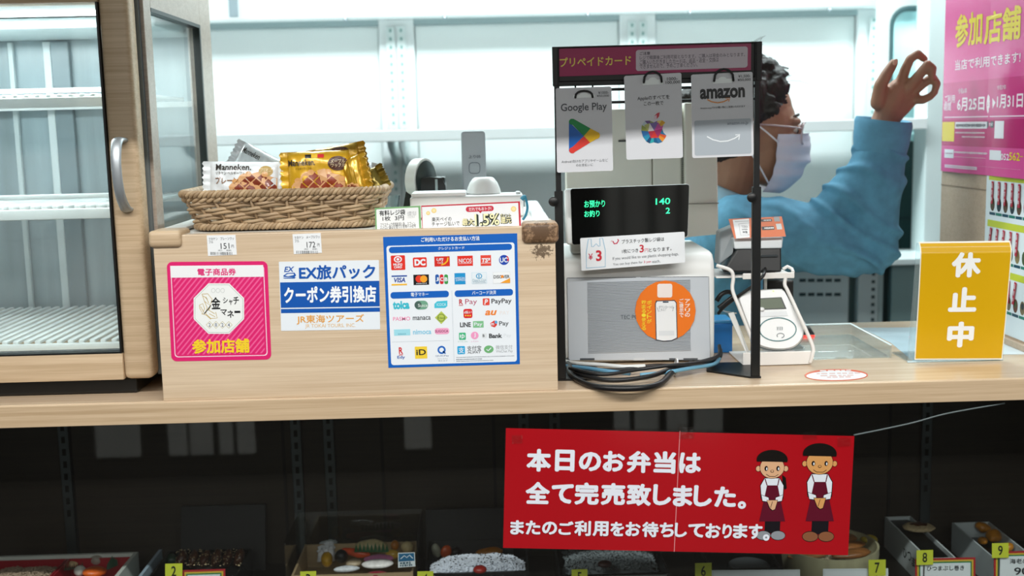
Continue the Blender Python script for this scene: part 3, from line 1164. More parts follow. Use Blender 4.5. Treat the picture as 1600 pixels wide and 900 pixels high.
lg(); s.rect(223, 298, 322, 360, '#17181b', 2); s.ell(259, 324, 22, 22, '#e23a26', 3); s.ell(288, 324, 22, 22, '#f2a22b', 4); s.txt('mastercard', 242, 347, 306, 355, WB, 0, 4)
lg()
for i, c in enumerate(('#1c58a8', '#d3222f', '#3a9a4a')):
    s.rect(360 + 28 * i, 296, 385 + 28 * i, 356, c, 2, 10)
    s.txt('JCB'[i], 363 + 28 * i, 314, 382 + 28 * i, 338, WB, 0.03, 3)
lg(); s.rect(480, 288, 550, 357, '#1e93cf', 2); s.txt('AMERICAN', 483, 313, 545, 323, WB, 0.0, 3).txt('EXPRESS', 490, 325, 550, 336, WB, 0.0, 3)
lg(); s.rect(587, 284, 683, 353, '#c2dcea', 2, 4); s.rect(589, 286, 681, 351, '#e4edf3', 3, 4); s.ell(634, 306, 19, 17, '#3ea0cc', 4); s.ell(634, 306, 13, 12, WB, 5); s.rect(630, 296, 637, 316, '#3ea0cc', 6)
s.txt('Diners Club', 594, 324, 678, 337, '#8aa9b8', 0, 4).txt('INTERNATIONAL', 596, 339, 676, 348, '#8aa9b8', 0, 4)
lg(); s.rect(720, 281, 830, 351, '#d9dde0', 2); s.rect(722, 283, 828, 349, '#eef2f4', 3); s.poly([(828, 318), (828, 349), (765, 349)], '#f0a02e', 4); s.txt('DISC VER', 725, 301, 825, 319, '#3a3d40', 0.02, 4); s.ell(779, 309, 9, 9, '#ee8c2c', 5)
# electronic money
lg(); s.txt('toica', 94, 462, 200, 512, '#38bcd0', 0.05, 2)
lg(); s.rect(231, 461, 316, 514, '#6fa58a', 2, 26); s.ell(253, 487, 22, 24, '#49635c', 3); s.txt('Suica', 252, 480, 312, 498, '#e0ece6', 0.01, 4)
lg(); s.poly([(355, 480), (372, 464), (436, 459), (436, 494), (422, 505), (355, 506)][::-1], '#43c1d9', 2); s.txt('ICOCA', 370, 476, 428, 492, '#dff3f7', 0.0, 3)
lg(); s.txt('PASMO', 96, 562, 204, 583, '#f08cb4', 0.01, 2)
lg(); s.txt('manaca', 220, 560, 332, 579, '#3d4145', 0.012, 2)
lg(); s.poly([(398, 525), (438, 565), (398, 606), (358, 566)][::-1], '#b9c95a', 2); s.ring(398, 566, 22, 22, 4, '#6d8a3c', 3); s.txt('Kitaca', 378, 560, 418, 572, '#6d8a3c', 0, 4)
lg(); s.rect(102, 640, 205, 676, '#9fdcea', 2); s.txt('SUGOCA', 128, 664, 178, 671, '#3b93ad', 0, 3)
lg(); s.txt('nimoca', 221, 641, 336, 668, '#7cc7e4', 0.02, 2)
lg(); s.rect(357, 632, 448, 668, '#f2a9cb', 2, 16); s.txt('SUGOCA', 360, 643, 442, 657, '#8b3a66', 0.02, 3)
lg(); s.txt('R', 132, 751, 160, 792, '#d02a30', 0.03, 2); s.line([(134, 799), (158, 797)], 5, '#d02a30', 2); s.txt('Edy', 123, 804, 172, 826, '#2a58ac', 0.02, 2)
lg(); s.rect(232, 747, 311, 820, '#f0cf3c', 2, 3); s.txt('iD', 241, 764, 303, 798, '#2b2b28', 0.02, 3)
lg(); s.ring(400, 767, 20, 20, 11, '#1f66c0', 2); s.line([(408, 774), (424, 790)], 9, '#1f66c0', 2); s.txt('QUICPay', 362, 800, 446, 809, '#4a6a96', 0, 2); s.txt('クイックペイ', 374, 818, 438, 826, '#9aa3ab', -0.004, 2); s.txt('使えます', 378, 830, 438, 838, '#9aa3ab', -0.004, 2)
# barcode payment
lg(); s.txt('R', 509, 451, 534, 484, '#c02a38', 0.03, 2); s.line([(508, 490), (534, 489)], 4, '#c02a38', 2); s.txt('Pay', 547, 450, 622, 490, '#b44b6a', 0.0, 2)
lg(); s.rect(657, 446, 700, 488, '#e44a3a', 2, 5); s.txt('P', 666, 452, 690, 484, WB, 0.03, 3, shear=.2); s.txt('PayPay', 711, 448, 838, 483, '#38393c', 0.015, 2)
lg(); s.rect(536, 512, 593, 568, '#d8242c', 2, 12); s.txt('d払い', 541, 522, 588, 540, WB, 0.02, 3)
for i in range(3):
    s.ell(551 + 14 * i, 553, 5, 5, '#f2c23c', 3)
lg(); s.txt('au', 671, 521, 746, 550, '#ee8330', 0.03, 2, shear=.25); s.txt('PAY', 764, 524, 824, 546, '#e9e2df', 0, 2)
lg(); s.txt('LINE', 515, 596, 583, 624, '#2b2d30', 0.03, 2); s.rect(596, 588, 663, 627, '#7fc08e', 2); s.txt('Pay', 603, 596, 655, 622, WB, 0.015, 3)
lg(); s.poly([(704, 600), (728, 584), (746, 590), (746, 612), (732, 627), (708, 618)][::-1], '#dd3a30', 2); s.ell(740, 594, 9, 10, '#5fa8d8', 3); s.txt('m', 709, 600, 728, 614, WB, 0.02, 4); s.txt('Pay', 759, 588, 820, 622, '#5a5d60', 0.015, 2)
lg(); s.rect(508, 660, 552, 704, '#43b680', 2, 6); s.txt('ゆ', 514, 668, 546, 698, WB, 0.02, 3); s.txt('ゆうちょPay', 502, 711, 564, 720, '#9fd0b8', 0, 2)
lg(); s.ell(607, 677, 24, 24, '#ef9cc6', 2); s.txt('J', 601, 662, 613, 690, WB, 0.02, 3); s.txt('J-Coin', 584, 710, 630, 719, '#e6a9c9', 0, 2)
lg(); s.rect(652, 664, 682, 692, '#dde2e6', 2); s.txt('B', 657, 670, 668, 686, '#3b4046', 0.02, 3); s.txt('Bank', 696, 666, 779, 692, '#2e3236', 0.035, 2); s.txt('Pay', 788, 666, 836, 692, '#dde3e8', 0.01, 2)
lg(); s.rect(498, 744, 547, 793, '#2aa6dc', 2, 6); s.txt('支', 505, 751, 541, 787, WB, 0.01, 3); s.txt('支付宝', 559, 742, 648, 772, '#44484c', 0.005, 2); s.txt('ALIPAY', 562, 776, 645, 788, '#5a5e62', 0.01, 2)
lg(); s.ell(695, 763, 30, 24, '#6fb277', 2); s.line([(681, 763), (691, 772), (710, 753)], 6, WB, 3); s.txt('微信支付', 738, 738, 843, 762, '#a3a8ac', 0.0, 2); s.txt('WeChat Pay', 739, 768, 845, 786, '#a3a8ac', 0.0, 2)
s.start('fine_print')
s.greek(492, 812, 855, 806, '#8a929a').greek(492, 824, 652, 826, '#8a929a').greek(492, 836, 724, 834, '#8a929a')
s.done()

# ---- price labels under the basket
for (quad, price, nm, lab) in (([(323, 368), (368, 367), (370, 398), (325, 400)], '151', 'マネケン　プレーンワッ\nフル', 'small white price label reading 151 under the left end of the basket'),
                               ([(457, 366), (501, 364), (503, 395), (459, 397)], '172', 'マネケン　メープルワッ\nフル', 'small white price label reading 172 under the middle of the basket')):
    s = sign_px('price_label', lab, 'price label', quad, SY, base='#eceff1', group='price labels on the raised box')
    x, y = quad[0]
    s.start('lettering').txt(nm, x + 3, y + 3, x + 43, y + 11, '#4a4d50', -0.003, 2, res=1)
    s.txt(price, x + 22, y + 12, x + 36, y + 20.5, '#33363a', 0.0, 2).txt('円', x + 38.5, y + 14.5, x + 42.5, y + 19, '#55585c', 0, 2)
    s.txt('(税込', x + 18, y + 22, x + 25, y + 24.5, '#6a6d70', -0.004, 2, res=1).txt('税抜)', x + 31, y + 22, x + 39, y + 24.5, '#6a6d70', -0.004, 2, res=1)
    s.start('barcode')
    bxp = x + 6
    rnd = random.Random(int(price))
    while bxp < x + 40:
        w = rnd.choice((0.5, 0.9, 1.3))
        s.rect(bxp, y + 25.8, bxp + w, y + 30.2, '#2c2e30', 1)
        bxp += w + rnd.choice((0.5, 0.8, 1.2))
    s.done()

# ---- two cards standing behind the top edge of the box
V5 = (560, 180, 3.529)
cy_ = YP + 0.024
s = sign_px('bag_price_card', 'small green-edged white card about paid shopping bags beside the basket', 'sign',
            vq([(90, 512), (342, 499), (347, 640), (96, 652)], V5), cy_, base='#7cae78', view=V5)
s.start('white_field').rect(98, 520, 336, 655, '#eceff0', 1, 6)
s.start('lettering').txt('有料レジ袋', 114, 526, 258, 549, '#1f2123', 0.02, 2)
s.txt('1枚', 132, 558, 178, 582, '#1f2123', 0.012, 2).txt('3円', 200, 555, 251, 579, '#1f2123', 0.012, 2)
s.txt('必要な方は\nお申し付け\nください', 270, 531, 320, 567, '#8a8d90', -0.004, 2, res=1)
s.txt('プラスチック使用削減の為、スプーン、', 120, 595, 318, 606, '#3f4245', -0.002, 2, res=1).txt('ストロー等は必要なお客様のみ配布', 120, 610, 318, 620, '#3f4245', -0.002, 2, res=1).txt('しております', 120, 623, 190, 631, '#3f4245', -0.002, 2, res=1)
s.done()

s = sign_px('cashback_card', 'long red-edged white card advertising a 1.5 percent bonus', 'sign',
            vq([(346, 499), (891, 475), (897, 622), (352, 640)], V5), cy_, base='#c0283c', view=V5)
s.start('white_field').rect(350, 506, 887, 640, '#eceff2', 1)
s.start('lettering').txt('楽天ペイの', 402, 563, 509, 583, '#2b2d30', 0.006, 2).txt('チャージ払いで', 402, 588, 553, 609, '#2b2d30', 0.006, 2)
s.start('bubble').rect(586, 505, 742, 528, '#c83248', 2, 14).poly([(655, 528), (678, 528), (667, 541)][::-1], '#c83248', 2).txt('だれでもおトク!', 603, 510, 728, 523, '#f4eef0', 0.02, 3)
s.start('large_lettering')
for (t_, a_, b_, c_, d_, bo) in (('最大', 565, 570, 633, 606, .03), ('1.5%', 634, 545, 774, 605, .03), ('ポイント', 777, 543, 838, 558, .02), ('還元', 777, 560, 842, 594, .03)):
    s.txt(t_, a_ + 3, b_ + 4, c_ + 3, d_ + 4, '#2c3a34', bo + .05, 2)
    s.txt(t_, a_, b_, c_, d_, '#2c3a34', bo + .04, 3)
    s.txt(t_, a_, b_, c_, d_, '#f5efc0', bo - .015, 4)
s.start('coin')
for (x, y, r) in ((383, 540, 11), (414, 526, 14), (854, 517, 15)):
    s.ell(x, y, r, r, '#f0d489', 2).ell(x, y, r * .62, r * .62, '#f7e3ad', 3)
s.done()

# ================================================================== wicker basket
bl, br_ = PY(277, 299, 1.745), PY(596, 290, 1.745)
BW = (br_.x - bl.x) / 2
zr = PY(430, 297, 1.745).z
BH = zr - ITEMZ
BD = 0.095
bc = Vector(((bl.x + br_.x) / 2, 1.742 + BD, ITEMZ))
t = thing('wicker_basket', 'woven tan wicker basket holding wrapped waffles', 'basket', bc)


def rr_path(a, b, r, n):
    """n points and outward normals round a rounded rectangle, evenly spaced"""
    segs = []
    L = []
    straight = [2 * (b - r), 2 * (a - r)]
    per = 2 * (straight[0] + straight[1]) + 2 * math.pi * r
    out = []
    for i in range(n):
        d = per * i / n
        done = False
        # start at (a, -(b-r)) going up the right side
        for (cx, cy, a0, ln) in ((a - r, b - r, 0, straight[0]), (-(a - r), b - r, 90, straight[1]), (-(a - r), -(b - r), 180, straight[0]), (a - r, -(b - r), 270, straight[1])):
            dirn = Vector((math.cos(math.radians(a0 + 90)), math.sin(math.radians(a0 + 90))))
            nn = Vector((math.cos(math.radians(a0)), math.sin(math.radians(a0))))
            if d <= ln:
                p = Vector((cx, cy)) + nn * r - dirn * (ln - d)
                out.append((p, nn))
                done = True
                break
            d -= ln
            if d <= math.pi * r / 2:
                an = math.radians(a0) + d / r
                nn = Vector((math.cos(an), math.sin(an)))
                out.append((Vector((cx, cy)) + nn * r, nn))
                done = True
                break
            d -= math.pi * r / 2
        if not done:
            out.append(out[0])
    return out


WICK = [mat(c, 0.5, nv=0.22, ns=40, bump=0.2, bs=120) for c in ('#a98f6e', '#b49b7a', '#9c8364', '#ae9577')]
NST = 34


def ring_at(z, off, fn, n=340, r=0.0024, m=None):
    q = z / BH
    a, b = (BW - 0.02) + 0.02 * q, (BD - 0.014) + 0.014 * q
    pth = rr_path(a, b, 0.035, n)
    pts = []
    for i, (p, nn) in enumerate(pth):
        o, dz = fn(i / n)
        pts.append(bc + Vector((p.x + nn.x * (o + off), p.y + nn.y * (o + off), z + dz)))
    return G(m).tube(pts, r, closed=True, n=7)


rows = [(0.010 + 0.0046 * k) for k in range(int((BH - 0.022) / 0.0046))]
for k, z in enumerate(rows):
    ph = (k // 2 % 2) * math.pi + (k % 2) * 0.5
    ring_at(z, 0, lambda f, ph=ph: (0.0036 * math.cos(NST * math.pi * f * 1.0 * 2 / 2 + ph), 0.0012 * math.sin(NST * math.pi * f + ph)), m=WICK[k % 4], r=0.0026).build('strand', t, smooth=180)
for (z, ns_, amp, tw, nm) in ((BH - 0.004, 3, 0.0042, 46, 'rim_strand'), (BH - 0.012, 2, 0.003, 40, 'rim_strand'), (0.0065, 3, 0.0036, 42, 'base_strand')):
    for j in range(ns_):
        ph = 2 * math.pi * j / ns_
        ring_at(z, 0.001, lambda f, ph=ph, amp=amp, tw=tw: (amp * math.cos(2 * math.pi * tw * f + ph), amp * 0.9 * math.sin(2 * math.pi * tw * f + ph)), n=tw * 10, r=0.0029, m=WICK[j]).build(nm, t, smooth=180)
q0, q1 = rr_path(BW - 0.02, BD - 0.014, 0.035, NST), rr_path(BW, BD, 0.035, NST)
for i in range(NST):
    G(WICK[2]).tube([bc + Vector((q0[i][0].x, q0[i][0].y, 0.004)), bc + Vector((q1[i][0].x, q1[i][0].y, BH - 0.006))], 0.0024, n=6).build('stake', t, smooth=180)
G(WICK[2]).prism(rrect(-BW + 0.022, -BD + 0.016, BW - 0.022, BD - 0.016, 0.03), lambda u, v, h: bc + Vector((u, v, h)), 0.003, 0.0055).build('base', t)

# ================================================================== wrapped waffles
FOILW = mat('#dfe5e8', 0.22, coat=0.5, nv=0.05, ns=40)
FOILG = mat('#b98f1c', 0.25, 0.35, coat=0.4, nv=0.15, ns=40)
FOILD = mat('#8b7a34', 0.25, 0.5, coat=0.4, nv=0.3, ns=60)


def waffle_pack(name, label, quadc, W, H, yaw, roll, pitch, foil, kind, group='wrapped waffles in the basket', bulge=0.014, seed=1, vflip=1):
    """pillow pack: W wide, H high, standing; quadc = centre of its front"""
    R = Matrix.Rotation(yaw, 4, 'Z') @ Matrix.Rotation(pitch, 4, 'X') @ Matrix.Rotation(roll, 4, 'Y')
    c = Vector(quadc)
    t = thing(name, label, 'snack', c - Vector((0, 0, H / 2)), group=group)
    rnd = random.Random(seed)
    ox, oy = rnd.random() * 10, rnd.random() * 10

    def prof(a, b):
        e = 0.13
        wa = max(0.0, 1 - abs(2 * a - 1) ** 3.2) ** 0.55 if True else 0
        wb = max(0.0, 1 - abs(2 * b - 1) ** 4.0) ** 0.6
        return bulge * wa * wb

    def front(u, v, h, sgn=1):
        a, b = u / W, v / H
        cr = (noise.noise((a * 7 + ox, b * 5 + oy, 3.1)) * 0.0022 + noise.noise((a * 19 + ox, b * 3 + oy, 1.7)) * 0.0010) * min(1, 6 * min(a, 1 - a, b + .08, 1.08 - b) + 0.2)
        d = prof(a, b) + h + cr
        return c + (R @ Vector((u - W / 2, -sgn * d, v - H / 2)))

    g = G(foil)
    g.grid(lambda a, b: front(a * W, b * H, 0), 40, 26)
    g.grid(lambda a, b: front((1 - a) * W, b * H, 0, -1), 40, 26)
    bm_ = g
    g.build('pouch', t, smooth=180)
    for side in (-1, 1):                          # crimped, zig-zag cut end seals
        g = G(foil)
        N = 18
        vs = []
        for i in range(N + 1):
            v = (i / N - 0.5) * H
            x0 = side * W / 2 * 0.995
            x1 = side * (W / 2 + 0.010 + (0.0022 if i % 2 else 0))
            z_ = 0.0014 * math.sin(i * 1.9 + seed)
            for yy in (-0.0006, 0.0006):
                vs += [c + R @ Vector((x0, yy, v)), c + R @ Vector(((x0 + x1) / 2, yy + z_ + (0.0008 if i % 2 else -0.0008), v)), c + R @ Vector((x1, yy + z_ * 1.5, v))]
        fs = []
        for i in range(N):
            o, q = i * 6, (i + 1) * 6
            for k in range(2):
                fs += [(o + k, o + k + 1, q + k + 1, q + k), (o + 3 + k, q + 3 + k, q + 4 + k, o + 4 + k)]
            fs += [(o + 2, q + 2, q + 5, o + 5)]
        g.add(vs, fs)
        g.build('end_seal', t, smooth=60)
    if kind:
        s = Sign.__new__(Sign)
        s.W, s.H, s.view, s.k, s.rough, s.coat, s.th = W, H, (0, 0, 1), 1.0, 0.3, 0.4, 0.001
        s.map = lambda u, v, h: front(u, v, 0.0004 + h)
        s.uv = lambda x, y: (x * W, (1 - y) * H)
        s.parts, s.root, s.fn = [], t, None
        s.start('waffle_picture', 'printed waffle with a dark syrup grid')

        def fine(poly, col, lay):
            # subdivide so that the print follows the pillow
            us = [p[0] for p in poly]
            vs_ = [p[1] for p in poly]
            n = 6
            for i in range(n):
                for j in range(n):
                    q = clip_poly([(p[0], p[1]) for p in poly], min(us) + (max(us) - min(us)) * i / n, min(us) + (max(us) - min(us)) * (i + 1) / n, min(vs_) + (max(vs_) - min(vs_)) * j / n, min(vs_) + (max(vs_) - min(vs_)) * (j + 1) / n)
                    if len(q) > 2:
                        s.g.add([s.map(a, b, lay * 0.00018) for a, b in q], [tuple(range(len(q)))], mat(col, 0.35, coat=0.3))
        cx, cy, rw = kind['waffle']
        cells = []
        # base of the waffle: lumpy round
        base = [(cx * W + rw * W * (1 + 0.06 * math.cos(9 * a)) * math.cos(a), cy * H + rw * W * 0.78 * (1 + 0.06 * math.cos(9 * a)) * math.sin(a)) for a in [2 * math.pi * i / 40 for i in range(40)]]
        base = clip_poly(base, 0.02 * W, 0.985 * W, 0.0, 0.97 * H)
        fine(base, '#d2a06c', 1)
        st = rw * W * 0.38
        for i in range(-5, 6):
            for j in range(-5, 6):
                # diamond grid
                X = cx * W + (i - j) * st * 0.55
                Y = cy * H + (i + j) * st * 0.50
                if ((X - cx * W) / (rw * W * 0.86)) ** 2 + ((Y - cy * H) / (rw * W * 0.70)) ** 2 < 1.15:
                    q = clip_poly([(X - st * 0.47, Y), (X, Y - st * 0.43), (X + st * 0.47, Y), (X, Y + st * 0.43)], 0.03 * W, 0.98 * W, 0.01 * H, 0.96 * H)
                    if len(q) > 2:
                        fine(q, kind.get('syrup', '#7a2d14'), 2)
        for a in range(0, 360, 36):
            X, Y = cx * W + rw * W * 0.95 * math.cos(math.radians(a)), cy * H + rw * W * 0.74 * math.sin(math.radians(a))
            if 0.04 * W < X < 0.97 * W and 0.04 * H < Y < 0.95 * H:
                fine([(X + rw * W * .12 * math.cos(b), Y + rw * W * .10 * math.sin(b)) for b in [2 * math.pi * i / 10 for i in range(10)]], '#d9a266', 3)
        s.start('lettering')
        for (t_, a0, b0, a1, b1, col, bo) in kind['text']:
            s.txt(t_, a0, b0, a1, b1, col, bo, 4)
        if 'badge' in kind:
            s.start('badge')
            x, y, rx, ry, bc_, t1 = kind['badge']
            fine([(x * W + rx * W * math.cos(b), (1 - y) * H + ry * H * math.sin(b)) for b in [2 * math.pi * i / 20 for i in range(20)]], bc_, 2)
            s.txt(t1, x - rx * .7, y - ry * .55, x + rx * .7, y + ry * .55, '#e9d9b0', 0.0, 4, res=1)
        if 'flag' in kind:
            s.start('flag')
            for i, c_ in enumerate(('#17150f', '#e0b62a', '#c8262a')):
                fine([(W * (0.30 + 0.10 * i), H * 0.86), (W * (0.40 + 0.10 * i), H * 0.86), (W * (0.40 + 0.10 * i), H * 0.93), (W * (0.30 + 0.10 * i), H * 0.93)], c_, 2)
        s.done()
    return t


def ctr(x0, y0, x1, y1, Y):
    a, b = PY(x0, y0, Y), PY(x1, y1, Y)
    return (a + b) / 2, abs(b.x - a.x), abs(a.z - b.z)


TXK = [('Manneken.', 0.10, 0.07, 0.62, 0.22, '#2a241c', 0.02), ('マネケン ベルギーワッフル', 0.10, 0.25, 0.62, 0.33, '#4a4030', 0.0), ('プレーン', 0.10, 0.38, 0.44, 0.55, '#8a5a28', 0.012)]
c, w, h = ctr(322, 254, 442, 316, 1.775)
waffle_pack('waffle_pack', 'white plain-waffle packet standing at the front left of the basket', c, w * 0.92, h, 0.0, 0.03, -0.12, FOILW, {'waffle': (0.70, 0.22, 0.40), 'text': TXK, 'badge': (0.83, 0.24, 0.10, 0.13, '#b79a58', 'ベルギー')}, seed=3)
TXG = [('Manneken.', 0.02, 0.16, 0.46, 0.28, '#2a1c08', 0.02), ('ベルギーワッフル', 0.14, 0.31, 0.40, 0.36, '#4a3008', 0.0)]
c, w, h = ctr(446, 237, 552, 316, 1.774)
waffle_pack('waffle_pack', 'gold maple-waffle packet standing upright at the front of the basket', c, w * 0.95, h, 0.02, -0.02, -0.10, mat('#d3a41d', 0.25, 0.2, coat=0.4, nv=0.1, ns=30), {'waffle': (0.52, 0.20, 0.46), 'text': TXG, 'badge': (0.82, 0.26, 0.16, 0.14, '#4a2413', 'メープル\nワッフル'), 'flag': 1, 'syrup': '#8a3314'}, seed=5)
c, w, h = ctr(372, 236, 432, 300, 1.83)
waffle_pack('waffle_pack', 'white packet whose corner sticks up behind the plain-waffle packet', c, w * 1.35, h, 0.0, 0.5, -0.1, FOILW, {'waffle': (0.7, 0.2, 0.2), 'text': [('Manneken', 0.06, 0.10, 0.45, 0.24, '#2a241c', 0.01)]}, seed=8)
c, w, h = ctr(500, 228, 560, 300, 1.81)
waffle_pack('waffle_pack', 'gold packet behind the upright maple packet, tilted up to the right', c, w * 1.25, h, 0.1, -0.16, -0.1, FOILG, {'waffle': (0.6, 0.1, 0.3), 'text': [('Manneken', 0.1, 0.1, 0.4, 0.2, '#2a1c08', 0.01)], 'badge': (0.55, 0.16, 0.24, 0.12, '#4a2413', 'メープル')}, seed=9)
c, w, h = ctr(536, 245, 572, 312, 1.772)
waffle_pack('waffle_pack', 'gold packet seen edge-on, leaning against the right of the maple packet', c, w * 1.1, h, -0.55, -0.28, -0.05, FOILG, {'waffle': (0.5, 0.2, 0.42), 'text': [('ワッフル', 0.2, 0.1, 0.6, 0.2, '#2a1c08', 0.01)]}, seed=12)
c, w, h = ctr(560, 262, 596, 310, 1.83)
waffle_pack('waffle_pack', 'olive-gold packet lying low at the right end of the basket', c, w * 1.15, h * 0.8, -0.3, -0.5, -0.2, FOILD, None, seed=15)
c, w, h = ctr(549, 250, 580, 300, 1.86)
waffle_pack('waffle_pack', 'clear crinkled packet at the back right of the basket', c, w, h, 0.5, 0.25, -0.2, FOILW, None, seed=19)
c, w, h = ctr(345, 286, 445, 312, 1.765)
waffle_pack('waffle_pack', 'white packet lying flat with dotted back at the front left of the basket', Vector((c.x, 1.80, zr - 0.002)), w * 0.8, 0.05, 0.0, -0.03, 1.25, mat('#d5dadd', 0.3, nv=0.35, ns=700), None, seed=23, bulge=0.006)

# ================================================================== black card rack
pl, pr = PZ(878, 594, ZL), PZ(1180, 590, ZL)
ux = Vector((pr.x - pl.x, pr.y - pl.y, 0)).normalized()
un = Vector((ux.y, -ux.x, 0))                       # towards the viewer
if un.y > 0:
    un = -un
RPT = pl


def RK(x, y, off=0.0):
    """point of the rack plane moved off metres towards the viewer"""
    return PP(x, y, RPT + un * off, un)


def frame_box(g, x0, x1, d0, d1, z0, z1, m=None, bev=0.0008, seg=1):
    """box along the rack: x from the left post, d towards the viewer"""
    M = Matrix(((ux.x, -un.x, 0, RPT.x), (ux.y, -un.y, 0, RPT.y), (0, 0, 1, 0), (0, 0, 0, 1)))
    g.box(x0, x1, -d1, -d0, z0, z1, m, bev, seg, xf=M)
    return g


LW = (pr - pl).length
zr_top = RK(1020, 70).z
zr_h0 = RK(1020, 124).z
zr_c = RK(868, 298).z
t = thing('card_rack', 'black metal tabletop rack hung with prepaid cards', 'display rack', (RPT + (pr - pl) / 2), rot=math.atan2(ux.y, ux.x))
for x in (0.0, LW):
    sg = 1 if x else -1
    frame_box(G(BLACKM), x - 0.0042, x + 0.0042, -0.0042, 0.0042, zr_c - 0.03, zr_top, bev=0.001).build('post', t)
    frame_box(G(BLACKM), x - 0.0065, x + 0.0065, -0.0065, 0.0065, ZL + 0.003, zr_c, bev=0.001).build('lower_post', t)
    c = RPT + ux * (x + sg * -0.000) + un * 0.0075
    kn = G(BLACKM)
    kn.lathe([(0.0055, -0.001), (0.0075, 0.001), (0.0075, 0.005), (0.005, 0.007)], Vector((c.x, c.y, zr_c - 0.016)) + ux * (0.0085 * (-1 if x else -1)), axis='Y', xf=Matrix.Rotation(math.pi, 3, 'Z'), n=16)
    kn.build('clamp_knob', t, smooth=50)
    ft = G(BLACKM)
    poly = [(-0.008, 0.006), (0.008, 0.006), (0.008, -0.105), (-0.008 - 0.055, -0.105), (-0.008 - 0.062, -0.045)] if x else [(-0.008, 0.006), (0.05, 0.006), (0.062, -0.05), (0.055, -0.105), (-0.008, -0.105)]
    ft.prism(poly if x == 0 else poly, lambda u, v, h, x=x: RPT + ux * (x + u) + un * v + Vector((0, 0, h - RPT.z + ZL)), 0.0003, 0.003)
    ft.build('foot_plate', t)
frame_box(G(BLACKM), -0.006, LW + 0.006, -0.006, 0.004, zr_h0 - 0.007, zr_h0, bev=0.001).build('crossbar', t)
frame_box(G(BLACKM), -0.006, LW + 0.006, -0.004, 0.0, zr_h0, zr_top, bev=0.0006).build('header_backing', t)
for x in (-0.0062, LW - 0.0022):
    frame_box(G(BLACKM), x, x + 0.0085, -0.002, 0.006, zr_h0 - 0.006, zr_top + 0.0005, bev=0.0008).build('header_end_cap', t)
frame_box(G(BLACKM), -0.006, LW + 0.006, -0.002, 0.005, zr_top - 0.0012, zr_top + 0.0005, bev=0.0003).build('header_lip', t)
for y in (137, 157):
    z = RK(1070, y).z
    G(BLACKM).tube([RPT + ux * 0.0 + un * 0.001 + Vector((0, 0, z - ZL)), RPT + ux * LW + un * 0.001 + Vector((0, 0, z - ZL))], 0.0022, n=8).build('wire', t, smooth=60)


def hook(x0, x1, y0, y1, off):
    """loop that carries a card: two prongs and a round bow"""
    a, b = RK(x0, y1, off), RK(x1, y1, off)
    top = RK((x0 + x1) / 2, y0, off).z
    w = (b - a).length / 2
    m = (a + b) / 2
    pts = [m - ux * w - un * (off) + Vector((0, 0, 0.003)), m - ux * w]
    for k in range(9):
        an = math.pi * (1 - k / 8)
        pts.append(m + ux * (w * math.cos(an)) + Vector((0, 0, max(0.001, (top - m.z)) * math.sin(an) ** 0.75)))
    pts += [m + ux * w, m + ux * w - un * off + Vector((0, 0, 0.003))]
    G(BLACKM).tube(pts, 0.0017, n=8).build('hook', t, smooth=60)


hook(1006, 1034, 112, 128, 0.022)
hook(1116, 1146, 108, 126, 0.022)
hook(899, 926, 142, 152, 0.013)
for x in (899, 926):
    a = RK(x, 132, 0.004)
    G(BLACKM).tube([a, a - Vector((0, 0, 0.012))], 0.0014, n=6).build('wire_tip', t)

V7 = (850, 50, 3.434)
s = sign_px('rack_header_sign', 'magenta header strip with yellow lettering and a pale notice box on the card rack', 'sign',
            vq([(52, 91), (1112, 56), (1110, 205), (55, 240)], V7), plane=(RPT + un * 0.0012, un), base='#a2305f', view=V7, rough=0.25, th=0.001)
s.start('lettering').txt('プリペイドカード', 84, 138, 470, 176, '#e8cf62', 0.02, 2)
s.start('notice_box').rect(495, 97, 1092, 190, '#c9bfc8', 1, 14)
s.txt('ご注意', 516, 107, 572, 122, '#3b3540', 0.012, 2)
s.txt('レジで精算後ご利用可能となります。ご購入は現金のみとなります。', 516, 128, 1078, 131, '#4b4550', 0.0, 2, res=2)
s.txt('ご購入いただきましたカードは、返品・返金・交換は', 516, 150, 938, 161, '#4b4550', 0.0, 2, res=2)
s.txt('できませんので、予めご了承ください。', 516, 173, 826, 187, '#4b4550', 0.0, 2, res=2)
s.done()

# ---- three hanging prepaid cards
CW = '#d4d6db'


def hang_card(name, label, quad, off, rad=0.003, hole=None, base=CW):
    s = sign_px(name, label, 'gift card', vq(quad, V7), plane=(RPT + un * off, un), base=base, view=V7, rad=rad, th=0.0012, sheet='card', group='prepaid cards hung on the rack', rough=0.3)
    # euro hole: dark slot edge
    x0, y0, x1, y1 = hole
    s.start('hanging_hole').rect(x0, y0 + (y1 - y0) * .45, x1, y1, '#f4fbfb', 1, 7).ell((x0 + x1) / 2, y0 + (y1 - y0) * .42, (x1 - x0) * .2, (y1 - y0) * .42, '#f4fbfb', 1.2)
    return s


